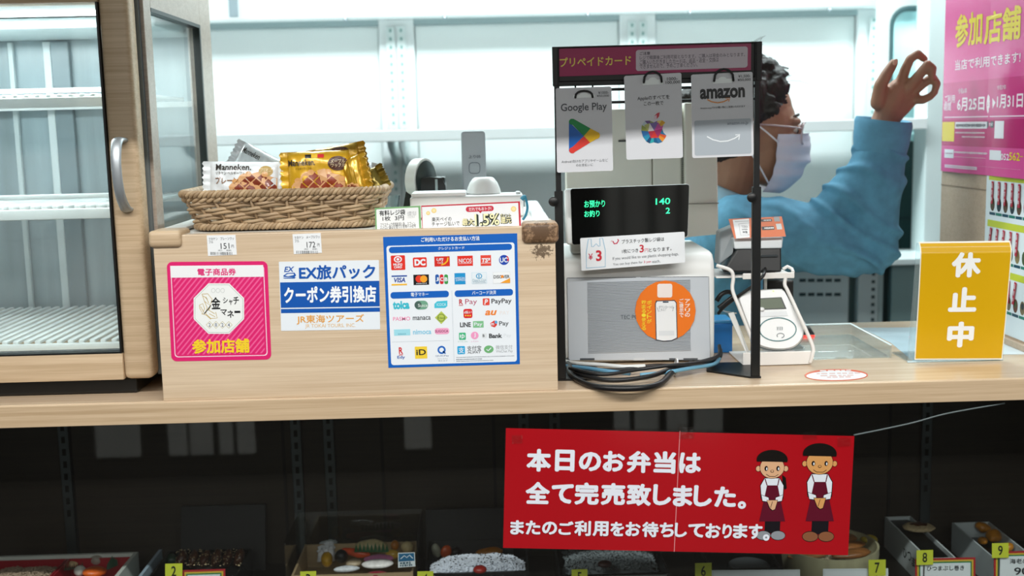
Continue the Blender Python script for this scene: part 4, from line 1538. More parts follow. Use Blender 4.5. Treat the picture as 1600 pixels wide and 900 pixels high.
s = hang_card('prepaid_card', 'white prepaid card with a multicoloured triangle logo, leftmost on the rack', [(62, 302), (362, 292), (371, 744), (70, 755)], 0.012, hole=(157, 326, 272, 350))
s.start('lettering').txt('¥1000-', 291, 318, 347, 331, '#55585e', 0.01, 2).txt('¥50,000', 283, 337, 349, 348, '#55585e', 0.01, 2)
s.txt('Google Play', 90, 384, 338, 428, '#4b4f55', 0.012, 2)
s.txt('Android 向けのアプリやゲームなど', 94, 687, 343, 695, '#5a5e64', 0.0, 2, res=2).txt('のお支払いに', 172, 706, 264, 719, '#5a5e64', 0.0, 2, res=2)
s.start('logo', 'triangle of blue, green, yellow and red')
s.poly([(134, 480), (134, 636), (214, 558)], '#1f62b4', 2)
s.poly([(138, 470), (158, 464), (250, 516), (214, 558), (136, 478)][::-1], '#1d8a4c', 3)
s.poly([(250, 516), (292, 538), (300, 552), (292, 566), (248, 592), (214, 556)][::-1], '#e0b322', 3)
s.poly([(214, 558), (248, 592), (160, 646), (142, 646), (134, 634)][::-1], '#d43c34', 3)
s.ell(150, 480, 16, 16, '#1d8a4c', 2.6).ell(152, 634, 17, 16, '#d43c34', 2.6).ell(284, 553, 16, 18, '#e0b322', 2.8)
s.done()

s = hang_card('prepaid_card', 'white prepaid card with a mosaic apple logo, in the middle of the rack', [(429, 236), (737, 218), (746, 675), (443, 686)], 0.018, hole=(526, 244, 639, 280))
s.start('lettering').txt('1000-', 659, 244, 716, 258, '#3f4248', 0.015, 2).txt('100,000', 652, 264, 730, 278, '#3f4248', 0.015, 2)
s.txt('Appleのすべてを', 500, 346, 673, 364, '#33363b', 0.01, 2).txt('この一枚で', 534, 374, 640, 392, '#33363b', 0.01, 2)
s.start('logo', 'apple shape of many coloured facets')
ap = [(589, 486), (566, 476), (540, 478), (524, 500), (521, 530), (530, 562), (548, 588), (566, 598), (588, 592), (612, 598), (634, 590), (648, 572), (656, 556), (640, 540), (634, 520), (640, 498), (650, 486), (632, 474), (608, 477)]
cen = [(566, 508), (590, 520), (616, 508), (560, 548), (590, 560), (622, 552)]
cols = ['#8d9a62', '#6a4f86', '#b9c9d2', '#9aa653', '#2f6fae', '#2a8fb5', '#16466f', '#2aa0a8', '#0f5c86', '#2d6f9e', '#df8f2e', '#d5562c', '#1f78a8', '#0f6c94', '#c75f9a', '#e2c43a', '#d9a12e', '#e8d27a', '#7d5aa0']
for i in range(len(ap)):
    s.poly([ap[i], ap[(i + 1) % len(ap)], (588, 536)], cols[i % len(cols)], 2)
for (tri, c) in ((((566, 490), (612, 486), (590, 530)), '#7a6aa8'), (((590, 530), (612, 486), (634, 520)), '#c2529a'), (((566, 490), (590, 530), (558, 534)), '#e3dede'),
                 (((558, 534), (590, 530), (572, 570)), '#c2344a'), (((572, 570), (590, 530), (612, 568)), '#d63b35'), (((590, 530), (634, 520), (612, 568)), '#a32f6a'), (((536, 500), (566, 490), (558, 534)), '#b5b873')):
    s.poly(list(tri), c, 3)
s.poly([(590, 470), (592, 450), (606, 436), (620, 432), (616, 454), (604, 468)][::-1], '#c8404e', 2)
s.poly([(590, 470), (592, 452), (604, 446), (604, 468)][::-1], '#d9c3cf', 3)
s.done()

s = hang_card('prepaid_card', 'white prepaid card with orange smile arrow and silver panel, rightmost on the rack', [(789, 229), (1119, 213), (1125, 664), (796, 677)], 0.018, hole=(902, 240, 1012, 272))
s.start('lettering').txt('¥1,500-', 1042, 230, 1108, 244, '#45484e', 0.012, 2).txt('¥50,000', 1038, 250, 1109, 263, '#45484e', 0.012, 2)
s.txt('amazon', 836, 306, 1078, 350, '#1d2024', 0.04, 2)
s.txt('Amazon.co.jpでのお買い物にご利用いただけます', 838, 402, 1079, 405, '#33363b', 0.012, 2, res=2)
s.start('logo', 'orange smile arrow')
s.line([(876, 362), (900, 374), (932, 379), (964, 373), (990, 360)], 6, '#d98a3a', 2).line([(972, 354), (997, 352), (990, 372)], 5, '#d98a3a', 2)
s.start('silver_panel').rect(806, 475, 1113, 652, '#aab3bb', 1, 10)
s.txt('amazon.co.jp', 983, 482, 1096, 498, '#5d6670', 0.01, 2)
s.line([(874, 560), (905, 577), (945, 587), (985, 584), (1022, 570), (1046, 554)], 6, '#e8edf0', 2).line([(1026, 552), (1050, 549), (1044, 578)], 5, '#e8edf0', 2)
s.done()

# ================================================================== till
POSY = 1.885
POSW = mat('#e4e6e4', 0.4, nv=0.02, ns=8)
xl_, xr_ = PY(878, 500, POSY).x, PY(1117, 500, POSY).x
zt_p = PY(1000, 397, POSY).z
t = thing('cash_register', 'white till body with silver ribbed front panel', 'cash register', ((xl_ + xr_) / 2, POSY + 0.1, ZL))
zb_p = PY(1000, 566, POSY).z
body = G(POSW)
N = 10
prof = []
# side profile (d = depth behind the front, z): bulging front, rounded top
pf = [(0.010, zb_p), (0.002, zb_p + 0.006), (0.0, zb_p + 0.03), (-0.002, zb_p + 0.09), (0.0, zt_p - 0.03), (0.006, zt_p - 0.012), (0.018, zt_p - 0.002), (0.035, zt_p), (0.21, zt_p), (0.21, zb_p)]
body.prism([(POSY + d, z) for d, z in pf], lambda u, v, h: Vector((h, u, v)), xl_, xr_)
b_ = body.build('body', t, smooth=40)
md = b_.modifiers.new('edge', 'BEVEL')
md.width = 0.007
md.segments = 3
md.limit_method = 'ANGLE'
md.angle_limit = math.radians(50)
for x in (xl_ + 0.02, xr_ - 0.04):
    for y in (POSY + 0.02, POSY + 0.16):
        G(BLACKP).lathe([(0.010, 0), (0.009, zb_p - ZL + 0.001)], (x + 0.01, y, ZL + 0.0002), n=14).build('rubber_foot', t, smooth=50)
V9 = (850, 400, 3.0)
fy = POSY - 0.0030
c3 = [PY(x, y, fy) for x, y in vq([(108, 103), (772, 97), (779, 486), (116, 489)], V9)]
s = Sign('x', 'x', 'x', c3, base='#c3cad1', view=V9, parent=t, th=0.004, rad=0.003, sheet='panel', rough=0.35)
s.start('panel_seam').line([(108, 103), (430, 100)], 2.5, '#35393d', 1).line([(450, 99), (772, 97)], 2.5, '#35393d', 1).line([(772, 97), (779, 486)], 1.5, '#6d747b', 1)
s.start('panel_side_seam').line([(108, 103), (116, 489)], 1.5, '#6d747b', 1)
s.start('panel_edge').line([(203, 270), (206, 455)], 2, '#e8ecef', 1)
for (a, b) in ((168, 236), (418, 470), (585, 616), (652, 720)):
    s.rect(a, 479, b, 489, '#4a4f54' if a != 418 else '#cfd4d8', 1)
s.start('lettering').txt('TEC POS', 357, 275, 452, 293, '#5d646c', 0.0, 9)
s.done()
# ribbed metal inset: real ribs
RIB = mat('#b3bac1', 0.35, 0.25)
q = [PY(x, y, fy) for x, y in vq([(203, 121), (685, 117), (687, 453), (206, 457)], V9)]
nr = 46
for i in range(nr):
    k = (i + 0.5) / nr
    a = q[3] * (1 - k) + q[0] * k
    b = q[2] * (1 - k) + q[1] * k
    g = G(RIB)
    g.box(a.x, b.x, fy - 0.0012, fy - 0.0002, a.z - 0.0009, a.z + 0.0009, bev=0.0004, seg=1)
    g.build('rib', t)

# round orange sticker
V9b = V9
c = (569, 258)
r = 142
s = sign_px('app_sticker', 'round orange sticker with a drawn phone on the silver till panel', 'sticker',
            vq([(c[0] - r, c[1] - r), (c[0] + r, c[1] - r - 2), (c[0] + r, c[1] + r - 2), (c[0] - r, c[1] + r)], V9), fy - 0.0022, base='#ee7a24', view=V9, rad=9.0, th=0.0005, rough=0.3)
s.start('phone', 'drawn white phone')
s.poly([(520, 222), (526, 208), (612, 206), (622, 218), (626, 384), (600, 397), (560, 400), (524, 394)][::-1], '#2c3a4c', 2)
s.poly([(524, 222), (530, 212), (610, 210), (618, 220), (622, 382), (598, 394), (560, 397), (528, 391)][::-1], '#eef1f3', 3)
s.rect(556, 212, 584, 218, '#2c3a4c', 4, 3)
s.txt('ダウンロードは\nこちら！', 538, 232, 606, 258, '#4d5a66', 0.0, 4, res=1)
s.txt('▲', 566, 262, 578, 267, '#4d5a66', 0.0, 4) if False else None
s.line([(530, 240), (536, 260)], 1.5, '#4d5a66', 4).line([(608, 238), (602, 258)], 1.5, '#4d5a66', 4)
s.rect(538, 350, 610, 372, '#dfe4e8', 4)
s.start('app_icon').rect(531, 130, 601, 194, '#f1e7e2', 2, 10)
s.start('lettering').vtxt('アプリの', 660, 200, 684, 286, '#f6f0ea', 0.02, 2).vtxt('ご提示で', 634, 198, 654, 288, '#f6f0ea', 0.02, 2)
s.vtxt('ポイントが', 482, 206, 504, 316, '#f5df3a', 0.015, 2).vtxt('貯まる・使える', 457, 206, 478, 348, '#f5df3a', 0.015, 2)
s.done()

# ---- customer display
V8 = (850, 270, 3.434)
DYY = 1.862
c3 = [PY(x, y, DYY) for x, y in vq([(142, 86), (779, 62), (770, 343), (152, 386)], V8)]
t = thing('customer_display', 'black customer display with glowing green digits in a white housing on the till', 'display', ((c3[2] + c3[3]) / 2 + Vector((0, 0.02, -0.01))))
g = G(mat('#dfe3e2', 0.35))
e = [PY(x, y, DYY + 0.002) for x, y in vq([(112, 84), (782, 58), (774, 350), (122, 388)], V8)]
g.hexa([e[3], e[2], e[2] + Vector((0, 0.03, 0)), e[3] + Vector((0, 0.03, 0)), e[0], e[1], e[1] + Vector((0, 0.03, -0.004)), e[0] + Vector((0, 0.03, -0.004))])
hb = g.build('housing', t)
md = hb.modifiers.new('edge', 'BEVEL')
md.width = 0.004
md.segments = 3
nk = PY(990, 390, DYY + 0.03)
zn0 = zt_p + 0.0003
G(mat('#d3d7d6', 0.4)).box(PY(895, 390, DYY).x, PY(1050, 390, DYY).x, DYY + 0.045, DYY + 0.075, zn0, nk.z + 0.06, bev=0.004).build('neck', t)
G(mat('#d3d7d6', 0.4)).box(PY(900, 390, DYY).x, PY(1045, 390, DYY).x, DYY + 0.030, DYY + 0.047, nk.z + 0.015, nk.z + 0.05, bev=0.003).build('neck_arm', t)
s = Sign('x', 'x', 'x', c3, base='#040606', view=V8, parent=t, th=0.003, rad=0.004, sheet='panel', rough=0.06)
s.done()
# lit characters
GR = mat('#35e8a0', 0.4, emit=1.6)


def lit(body, x0, y0, x1, y1, bold=0.0):
    v, f = glyphs(body, bold)
    a, b = s.uv(x0, y0), s.uv(x1, y1)
    gl.add([s.map(a[0] + (b[0] - a[0]) * p[0], b[1] + (a[1] - b[1]) * p[1], 0.0004 + p[2]) for p in v], f, GR)


gl = G(GR)
lit('お預かり', 220, 152, 336, 184, 0.01)
lit('お釣り', 220, 205, 306, 236, 0.01)
lit('140', 608, 138, 682, 169, 0.01)
lit('2', 660, 189, 681, 219, 0.01)
gl.build('digits', t, label='glowing green characters', fixn=False)

# ---- laminated bag-price card taped under the display
c3 = [PY(x, y, DYY - 0.006) for x, y in vq([(194, 351), (754, 316), (757, 481), (201, 526)], V8)]
s = Sign('bag_notice_card', 'laminated white card with a drawn plastic bag and red 3 under the display', 'sign', c3, base='#e9edf1', view=V8, th=0.0012, rad=0.002, rough=0.25)
s.start('bag_drawing', 'pale blue outline of a plastic bag')
s.line([(240, 356), (229, 424), (229, 511), (335, 503), (335, 416), (320, 350), (304, 352), (306, 392), (298, 394), (284, 380), (268, 396), (258, 396), (256, 356)], 3.4, '#8dbbd8', 2, True)
s.start('lettering').txt('¥', 240, 434, 266, 466, '#c83a55', 0.01, 2).txt('3', 282, 416, 316, 472, '#c8303f', 0.03, 2)
s.start('lettering')
s.txt('プラスチック製レジ袋は', 424, 358, 650, 366, '#33363a', 0.008, 2)
s.txt('1枚につき', 426, 410, 514, 426, '#33363a', 0.008, 2).txt('3', 520, 386, 544, 426, '#c8303f', 0.02, 2).txt('円', 548, 406, 567, 424, '#d06a80', 0.0, 2).txt('となります。', 570, 404, 688, 416, '#33363a', 0.008, 2)
s.txt('If you would like to use plastic shopping-bags,', 375, 452, 724, 446, '#5f6368', 0.0, 2)
s.txt('You can buy them for', 377, 484, 538, 488, '#5f6368', 0.0, 2).txt('3 yen', 543, 472, 582, 484, '#d0405c', 0.005, 2).txt('each.', 588, 468, 630, 480, '#5f6368', 0.0, 2)
s.start('mark').line([(376, 366), (384, 380), (398, 378), (408, 362), (402, 356)], 6, '#c83a55', 2).line([(372, 362), (366, 370)], 3, '#dd9999', 2)
s.done()

# ---- operator monitor seen from behind
MY = 2.02
CREAM = mat('#e6e3d6', 0.5, nv=0.03, ns=6)
a, b = PY(884, 172, MY), PY(1124, 370, MY)
t = thing('till_monitor', 'cream back of the operator monitor behind the card rack', 'monitor', ((a.x + b.x) / 2, MY + 0.05, zt_p))
xm = PY(1070, 300, MY).x
xs_ = PY(1021, 280, MY).x
G(CREAM).box(a.x, xs_ - 0.0006, MY + 0.012, MY + 0.05, b.z + 0.015, a.z, bev=0.003).build('back_cover', t)
G(CREAM).box(xs_ + 0.0006, xm - 0.0035, MY + 0.012, MY + 0.05, b.z + 0.015, a.z, bev=0.003).build('back_cover', t)
g = G(CREAM)
g.hexa([Vector((xm, MY, b.z)), Vector((b.x, MY + 0.006, b.z + 0.004)), Vector((b.x, MY + 0.06, b.z)), Vector((xm, MY + 0.06, b.z)), Vector((xm, MY, a.z + 0.008)), Vector((b.x - 0.004, MY + 0.006, a.z + 0.006)), Vector((b.x - 0.004, MY + 0.06, a.z + 0.006)), Vector((xm, MY + 0.06, a.z + 0.008))])
ob = g.build('side_module', t)
md = ob.modifiers.new('edge', 'BEVEL')
md.width = 0.003
md.segments = 2
zz = PY(1100, 318, MY).z
G(mat('#8f8b80', 0.6)).box(xm + 0.001, b.x - 0.001, MY - 0.0006, MY + 0.006, zz - 0.0008, zz + 0.0008).build('module_seam', t)
z = PY(1070, 205, MY).z
vent = G(mat('#77746a', 0.6))
while z > PY(1070, 290, MY).z:
    vent.box(xm - 0.003, xm - 0.0005, MY + 0.010, MY + 0.013, z - 0.0016, z)
    z -= 0.0032
vent.build('vent', t)
kk = PY(966, 220, MY + 0.012)
G(mat('#3c3c38', 0.5)).box(kk.x, kk.x + 0.018, MY + 0.009, MY + 0.0125, kk.z - 0.002, kk.z + 0.001, bev=0.0005, seg=1).build('latch', t)
G(CREAM).box(PY(930, 390, MY).x, PY(1060, 390, MY).x, MY + 0.02, MY + 0.06, zt_p + 0.0003, b.z + 0.02, bev=0.004).build('stand', t)

# ================================================================== cables in front of the till
def cable(name, label, pts, r, col, group='cables under the till', rough=0.4):
    return G(mat(col, rough)).tube(spline(pts, 7), r, n=9).build(name, smooth=180, label=label, cat='cable', group=group)


def L(x, y, h=0.0):
    return PZ(x, y, ZL + h)


cable('cable', 'thick black cable looping lowest in front of the till', [L(888, 566, .010), L(893, 585, .006), L(925, 603, .0055), L(985, 607, .0055), L(1030, 600, .006), L(1052, 580, .012), L(1080, 568, .012)], 0.0048, '#0d0e10')
cable('cable', 'black cable above the lowest loop in front of the till', [L(886, 562, .012), L(900, 582, .010), L(950, 594, .010), L(1010, 589, .012), L(1050, 576, .016), L(1090, 567, .014), L(1116, 560, .012)], 0.0038, '#121416')
cable('cable', 'thin black cable bundled near the zip tie', [L(890, 575, .016), L(940, 585, .016), L(1000, 577, .018), L(1045, 571, .022), L(1095, 566, .020), L(1122, 556, .02), L(1124, 540, .03)], 0.0030, '#15171a')
cable('cable', 'thin black cable running behind the white cable', [L(900, 574, .008), L(960, 578, .012), L(1020, 571, .016), L(1060, 570, .018), L(1120, 562, .012), L(1126, 546, .02)], 0.0028, '#0e0f11')
cable('cable', 'white cable with a straight end under the till', [L(884, 565, .012), L(905, 568, .014), L(940, 570, .016), L(975, 573, .016), L(1008, 572, .016)], 0.0033, '#d9dddc')
cable('cable', 'blue cable on the left running under the bundle', [L(884, 572, .010), L(915, 575, .012), L(950, 580, .012), L(985, 584, .010)], 0.0032, '#5b8fae')
cable('cable', 'blue cable coming out on the right of the zip tie', [L(1000, 586, .010), L(1040, 582, .013), L(1080, 575, .013), L(1115, 569, .011), L(1124, 560, .012)], 0.0032, '#6aa3bf')
ztp = L(1055, 574, .014)
G(mat('#d6dadb', 0.3)).tube([ztp + Vector((0.002 * math.sin(a) + .001, 0.012 * math.cos(a), 0.013 * math.sin(a))) for a in [2 * math.pi * i / 20 for i in range(20)]], 0.0016, closed=True, n=6).build('zip_tie', smooth=180, label='white zip tie holding the cables together', cat='zip tie')

# ================================================================== things behind the raised box
# white receipt printer with a domed lid
YQ = 1.90
a, b = PY(640, 304, YQ), PY(818, 312, YQ)
t = thing('receipt_printer', 'white box printer behind the long advertising card', 'printer', ((a.x + b.x) / 2, YQ + 0.05, ITEMZ))
G(mat('#eceeed', 0.4)).box(a.x, b.x, YQ, YQ + 0.08, ITEMZ, PY(730, 306, YQ).z, bev=0.004, seg=3).build('body', t, smooth=40)
lid = G(mat('#f2f3f2', 0.35))
p, q_ = PY(640, 305, YQ), PY(728, 300, YQ)
lid.box(a.x + 0.002, q_.x, YQ + 0.004, YQ + 0.075, PY(730, 306, YQ).z - 0.002, PY(690, 301, YQ).z, bev=0.003)
lid.build('lid', t, smooth=40)
G(mat('#dfe2e2', 0.4)).box(PY(806, 305, YQ).x, PY(814, 305, YQ).x, YQ + 0.01, YQ + 0.03, PY(730, 306, YQ).z, PY(806, 300, YQ).z, bev=0.002).build('button', t)
c = PY(756, 308, 1.95)
top = PY(756, 277, 1.95).z
zd0 = PY(730, 306, YQ).z + 0.0003
hh = top - zd0
rr0 = (PY(783, 306, 1.95).x - PY(729, 306, 1.95).x) / 2
G(mat('#f0f1ef', 0.35)).lathe([(rr0 * 0.96, 0), (rr0, hh * .05), (rr0 * .93, hh * .35), (rr0 * .8, hh * .68), (rr0 * .62, hh * .93), (rr0 * .52, hh), (rr0 * .2, hh * 1.0)], (c.x, 1.95, zd0), n=32).build('speaker_dome', smooth=50, label='white rounded dome standing on the white printer', cat='speaker')

# tape dispenser
YT = 1.992
t = thing('tape_dispenser', 'black tape dispenser with a white roll beside the printer', 'tape dispenser', (PY(665, 300, YT).x, YT + 0.03, ITEMZ))
g = G(mat('#101413', 0.3))
zb0 = ITEMZ
sil = [(629, 330), (634, 300), (640, 290), (650, 280), (672, 277), (690, 278), (696, 290), (699, 330)]
w3 = [PY(x, y, YT) for x, y in sil]
w3 = [Vector((p.x, p.y, max(p.z, zb0))) for p in w3]
g.prism([(p.x, p.z) for p in w3], lambda u, v, h: Vector((u, YT + h, v)), 0.0, 0.06)
g.build('body', t, smooth=30)
c = PY(660, 283, YT)
ro = PY(660, 248, YT).z - c.z
xw0, xw1 = PY(649, 280, YT).x, PY(666, 280, YT).x
g = G(mat('#d9dad4', 0.4))
g.lathe([(ro * .72, 0.0), (ro, 0.0), (ro, xw1 - xw0), (ro * .72, xw1 - xw0)], (xw0, YT + 0.03, c.z), axis='X', n=36, xf=Matrix.Rotation(math.radians(-28), 3, 'Z'))
g.build('tape_roll', t, smooth=40)
G(mat('#16241f', 0.3)).lathe([(ro * .7, 0), (ro * .9, 0.0015), (ro * .55, 0.004), (ro * .2, 0.006)], Vector((xw0, YT + 0.03, c.z)) + Matrix.Rotation(math.radians(-28), 3, 'Z') @ Vector((xw1 - xw0 + 0.0002, 0, 0)), axis='X', n=30, xf=Matrix.Rotation(math.radians(-28), 3, 'Z')).build('reel', t, smooth=40)
G(mat('#9fb0b0', 0.2, 0.3)).box(PY(680, 290, YT).x, PY(684, 290, YT).x, YT - 0.002, YT + 0.05, PY(680, 305, YT).z, PY(680, 280, YT).z).build('blade', t)
G(mat('#12211d', 0.3)).box(PY(689, 290, YT).x, PY(695, 290, YT).x, YT + 0.005, YT + 0.05, ITEMZ, PY(690, 277, YT).z, bev=0.002).build('front_arm', t)

# grey handset standing on end
YH = 2.04
a, b = PY(720, 205, YH), PY(758, 205, YH)
t = thing('grey_handset', 'tall grey rounded handset standing upright behind the white dome', 'handset', ((a.x + b.x) / 2, YH + 0.015, ITEMZ))
g = G(mat('#a9b0b6', 0.4, nv=0.04, ns=8))
g.prism(rrect(a.x, ITEMZ, b.x, a.z, 0.006), lambda u, v, h: Vector((u, YH + h, v)), 0.0, 0.028)
ob = g.build('body', t, smooth=40)
md = ob.modifiers.new('edge', 'BEVEL')
md.width = 0.003
md.segments = 3
md.limit_method = 'ANGLE'
s = Sign('x', 'x', 'x', [PY(x, y, YH - 0.0006) for x, y in ((721, 206), (757, 205), (758, 300), (722, 300))], view=(560, 180, 3.529), parent=t, board=False)
s.start('lettering').txt('上り05', 607, 219, 673, 236, '#4d555c', 0.01, 2)
s.start('button_ring').line([(640 + 30 * math.copysign(abs(math.cos(a)) ** .6, math.cos(a)), 291 + 30 * math.copysign(abs(math.sin(a)) ** .6, math.sin(a))) for a in [2 * math.pi * i / 32 for i in range(32)]], 4, '#6d767d', 2, True)
s.done()

# teal curved tool and clear cup at the right of the card
a = PY(822, 350, 1.80)
G(mat('#1f6e86', 0.35)).tube(spline([Vector((PY(817, 352, 1.80).x, 1.80, ITEMZ + 0.002)), PY(822, 335, 1.80), PY(824, 322, 1.80), PY(820, 308, 1.80), PY(815, 312, 1.80)], 6), [0.002] * 18 + [0.0035] * 7, n=8).build('box_cutter', smooth=180, label='dark blue curved tool sticking up at the right end of the card', cat='tool')
c = PY(607, 327, 1.96)
G(glass_mat('clear_cup', (0.9, 0.96, 0.97), 0.05, 1.5)).lathe([(0.018, 0.0), (0.022, 0.02), (0.024, 0.036), (0.0235, 0.036), (0.021, 0.02), (0.017, 0.002)], (c.x - 0.004, 1.965, ITEMZ), n=24).build('clear_cup', smooth=60, label='small clear plastic cup behind the right end of the basket', cat='cup')

# ================================================================== card readers at the right of the rack
V3 = (1080, 320, 3.529)


def q3(x, y, Y):
    return PY(V3[0] + x / V3[2], V3[1] + y / V3[2], Y)


STW = mat('#e6e4e0', 0.4, nv=0.03, ns=12)
yb0 = PZ(1230, 571, ZL).y
t = thing('reader_stand', 'white two-tier metal stand holding the payment terminals', 'stand', (PY(1215, 570, yb0).x, yb0 + 0.06, ZL))
a, b = q3(285, 850, yb0), q3(672, 808, yb0)
zb1 = q3(500, 810, yb0).z
G(STW).box(a.x, b.x - 0.003, yb0, yb0 + 0.0025, ZL + 0.001, zb1, bev=0.001).build('front_plate', t)
G(STW).box(a.x, b.x - 0.003, yb0 + 0.0025, yb0 + 0.11, ZL + 0.001, ZL + 0.004, bev=0.001).build('base_tray', t)
ya, yc = yb0 + 0.045, yb0 + 0.10
ptop, ptopl = q3(570, 372, ya), q3(285, 378, ya)
zp = ptop.z
G(STW).box(ptopl.x, ptop.x, ya, ya + 0.003, q3(430, 408, ya).z, zp, bev=0.001).build('shelf_lip', t)
G(STW).box(q3(140, 340, ya).x, ptop.x, ya + 0.003, yc + 0.06, q3(430, 400, ya).z, q3(430, 392, ya).z, bev=0.001).build('shelf_plate', t)
G(STW).tube([q3(505, 355, ya + .02), q3(530, 340, ya + .02), q3(555, 352, ya + .02), q3(562, 372, ya + .01)], 0.0028, n=8).build('rolled_edge', t, smooth=60)
for pts in ([q3(520, 405, ya), q3(516, 440, ya - .003), q3(535, 480, ya - .01), q3(600, 620, yb0 + .012), q3(668, 775, yb0 + .001), q3(668, 830, yb0 - .002), q3(655, 872, yb0)],
            [q3(140, 335, ya + .01), q3(215, 360, ya), q3(232, 400, ya - .003), q3(228, 470, ya - .008), q3(262, 560, yb0 + .02), q3(325, 720, yb0 + .006), q3(350, 800, yb0 + .001)]):
    pts = [Vector((p.x, p.y, max(p.z, ZL + 0.0035))) for p in pts]
    G(STW).tube(spline(pts, 6), 0.0031, n=9).build('side_rod', t, smooth=180)
G(STW).tube([q3(410, 405, ya + .03), q3(410, 470, ya + .03)], 0.0025, n=8).build('support_rod', t, smooth=180)
g = G(mat('#cfd0ce', 0.4))
g.hexa([q3(215, 600, yb0 + .06), q3(250, 595, yb0 + .055), q3(252, 600, yb0 + .075), q3(215, 605, yb0 + .075), q3(165, 580, yb0 + .09), q3(215, 590, yb0 + .085), q3(215, 592, yb0 + .1), q3(165, 584, yb0 + .1)])
g.build('rear_bracket', t)
g = G(mat('#d9dad6', 0.4))
P_ = [q3(205, 600, yb0 + .055), q3(235, 592, yb0 + .052), q3(322, 815, yb0 + .006), q3(315, 845, yb0 + .006)]
g.hexa([p for p in P_] + [p + Vector((0, 0.003, 0)) for p in P_])
g.build('side_plate', t)

# ---- white inclined contactless reader
tl, tr, brr, bll = q3(285, 478, ya - .004), q3(510, 466, ya - .004), q3(622, 775, yb0 + .008), q3(318, 795, yb0 + .008)
xaxis = ((tr - tl) + (brr - bll)).normalized()
yaxis = ((tl - bll) + (tr - brr))
yaxis = (yaxis - xaxis * yaxis.dot(xaxis)).normalized()
nrm = xaxis.cross(yaxis)
if nrm.y > 0:
    nrm = -nrm
RB = bll
rH = ((tl - bll).dot(yaxis) + (tr - brr).dot(yaxis)) / 2


def rd(x, y, h=0.0):
    return PP(V3[0] + x / V3[2], V3[1] + y / V3[2], RB + nrm * h, nrm)


t = thing('contactless_reader', 'white inclined contactless card reader with a small grey screen and a ring', 'card reader', (bll + brr) / 2)
out = [(300, 482), (340, 472), (480, 464), (506, 470), (528, 500), (600, 640), (620, 690), (612, 740), (570, 785), (500, 802), (420, 795), (360, 770), (335, 730), (270, 560), (262, 510)]
o3 = [rd(x, y) for x, y in out]
g = G(mat('#e6e8e8', 0.3, coat=0.2))
sm = spline(o3, 4, closed=True)
n = len(sm)
cc = sum(sm, Vector()) / n
ins = [cc + (p - cc) * 0.955 + nrm * 0.004 for p in sm]
bot = [p - nrm * 0.016 for p in sm]
g.add(sm + ins + bot, [(i, (i + 1) % n, n + (i + 1) % n, n + i) for i in range(n)] + [(2 * n + i, 2 * n + (i + 1) % n, (i + 1) % n, i) for i in range(n)] + [tuple(range(n, 2 * n)), tuple(range(3 * n - 1, 2 * n - 1, -1))])
g.build('body', t, smooth=50)
H4 = 0.0046
G(mat('#4f5d5e', 0.4)).tube([p + (cc - p) * 0.005 - nrm * 0.002 for p in sm], 0.0011, closed=True, n=6).build('rim_line', t, smooth=180)


def rpoly(pts, col, h, name, rough=0.3):
    k = len(pts)
    gg = G(mat(col, rough))
    gg.add([rd(x, y, h) for x, y in pts], [tuple(range(k))])
    return gg.build(name, t)


rpoly([(338, 517), (498, 509), (526, 574), (362, 580)], '#23282a', H4, 'bezel')
rpoly([(345, 521), (492, 513), (517, 569), (368, 575)], '#6c7566', H4 + .0003, 'screen', 0.15)
rpoly([(370, 592), (526, 586), (534, 612), (380, 618)], '#d4d8da', H4 + .0003, 'key_strip')
circ = [(478 + 101 * math.cos(a), 687 + 64 * math.sin(a)) for a in [2 * math.pi * i / 40 for i in range(40)]]
G(mat('#4f7f82', 0.3)).tube([rd(x, y, H4) for x, y in circ], 0.0009, closed=True, n=6).build('target_ring', t, smooth=180)
gg = G(mat('#7a8488', 0.4))
for i in range(4):
    gg.tube([rd(470 + 9 * i + 6 * math.cos(a), 682 + 12 * math.sin(a), H4) for a in [-.9 + 1.8 * k / 6 for k in range(7)]], 0.0005, n=5)
gg.build('wave_symbol', t)
gg = G(mat('#7a8488', 0.4))
gg.tube([rd(493 + 20 * math.cos(a), 721 + 13 * math.sin(a), H4) for a in [math.pi * 0.8 + 1.6 * math.pi * k / 14 for k in range(15)]], 0.0006, n=5)
gg.build('hand_symbol', t)
G(mat('#9be060', 0.3, emit=2.0)).ell(rd(453, 476, H4), (0.0014, 0.0014, 0.0008), nu=10, nv=6).build('status_lamp', t)
G(mat('#eceeee', 0.3)).ell(rd(388, 576, H4), (0.005, 0.005, 0.0035), nu=14, nv=8).build('camera_bump', t, smooth=180)

# ---- black and grey pin terminal on the upper tier
ty = ya + 0.012
zs_ = q3(430, 392, ya).z + 0.0004
t = thing('pin_terminal', 'black and grey card terminal on the upper tier of the white stand', 'card terminal', (q3(370, 372, ty).x, ty + 0.05, zs_))
g = G(mat('#0e1011', 0.4))
f0 = [q3(172, 372, ty), q3(500, 372, ty), q3(498, 232, ty + .01), q3(258, 238, ty + .01)]
f0 = [Vector((p.x, p.y, max(p.z, zs_))) for p in f0]
f0[0].x = q3(172, 330, ty).x
g.hexa([f0[0], f0[1], f0[1] + Vector((0, .075, 0)), f0[0] + Vector((0.01, .075, 0)), f0[3], f0[2], f0[2] + Vector((0, .06, 0)), f0[3] + Vector((0, .06, 0))])
ob = g.build('black_base', t)
md = ob.modifiers.new('edge', 'BEVEL'); md.width = 0.003; md.segments = 2
G(mat('#3a3f42', 0.3)).box(q3(372, 283, ty).x, q3(482, 283, ty).x, ty + 0.003, ty + 0.008, q3(372, 290, ty).z, q3(372, 279, ty).z).build('card_slot', t)
g = G(mat('#8b9295', 0.35))
f1 = [q3(150, 335, ty + .03), q3(232, 270, ty + .02), q3(250, 112, ty + .035), q3(158, 150, ty + .045)]
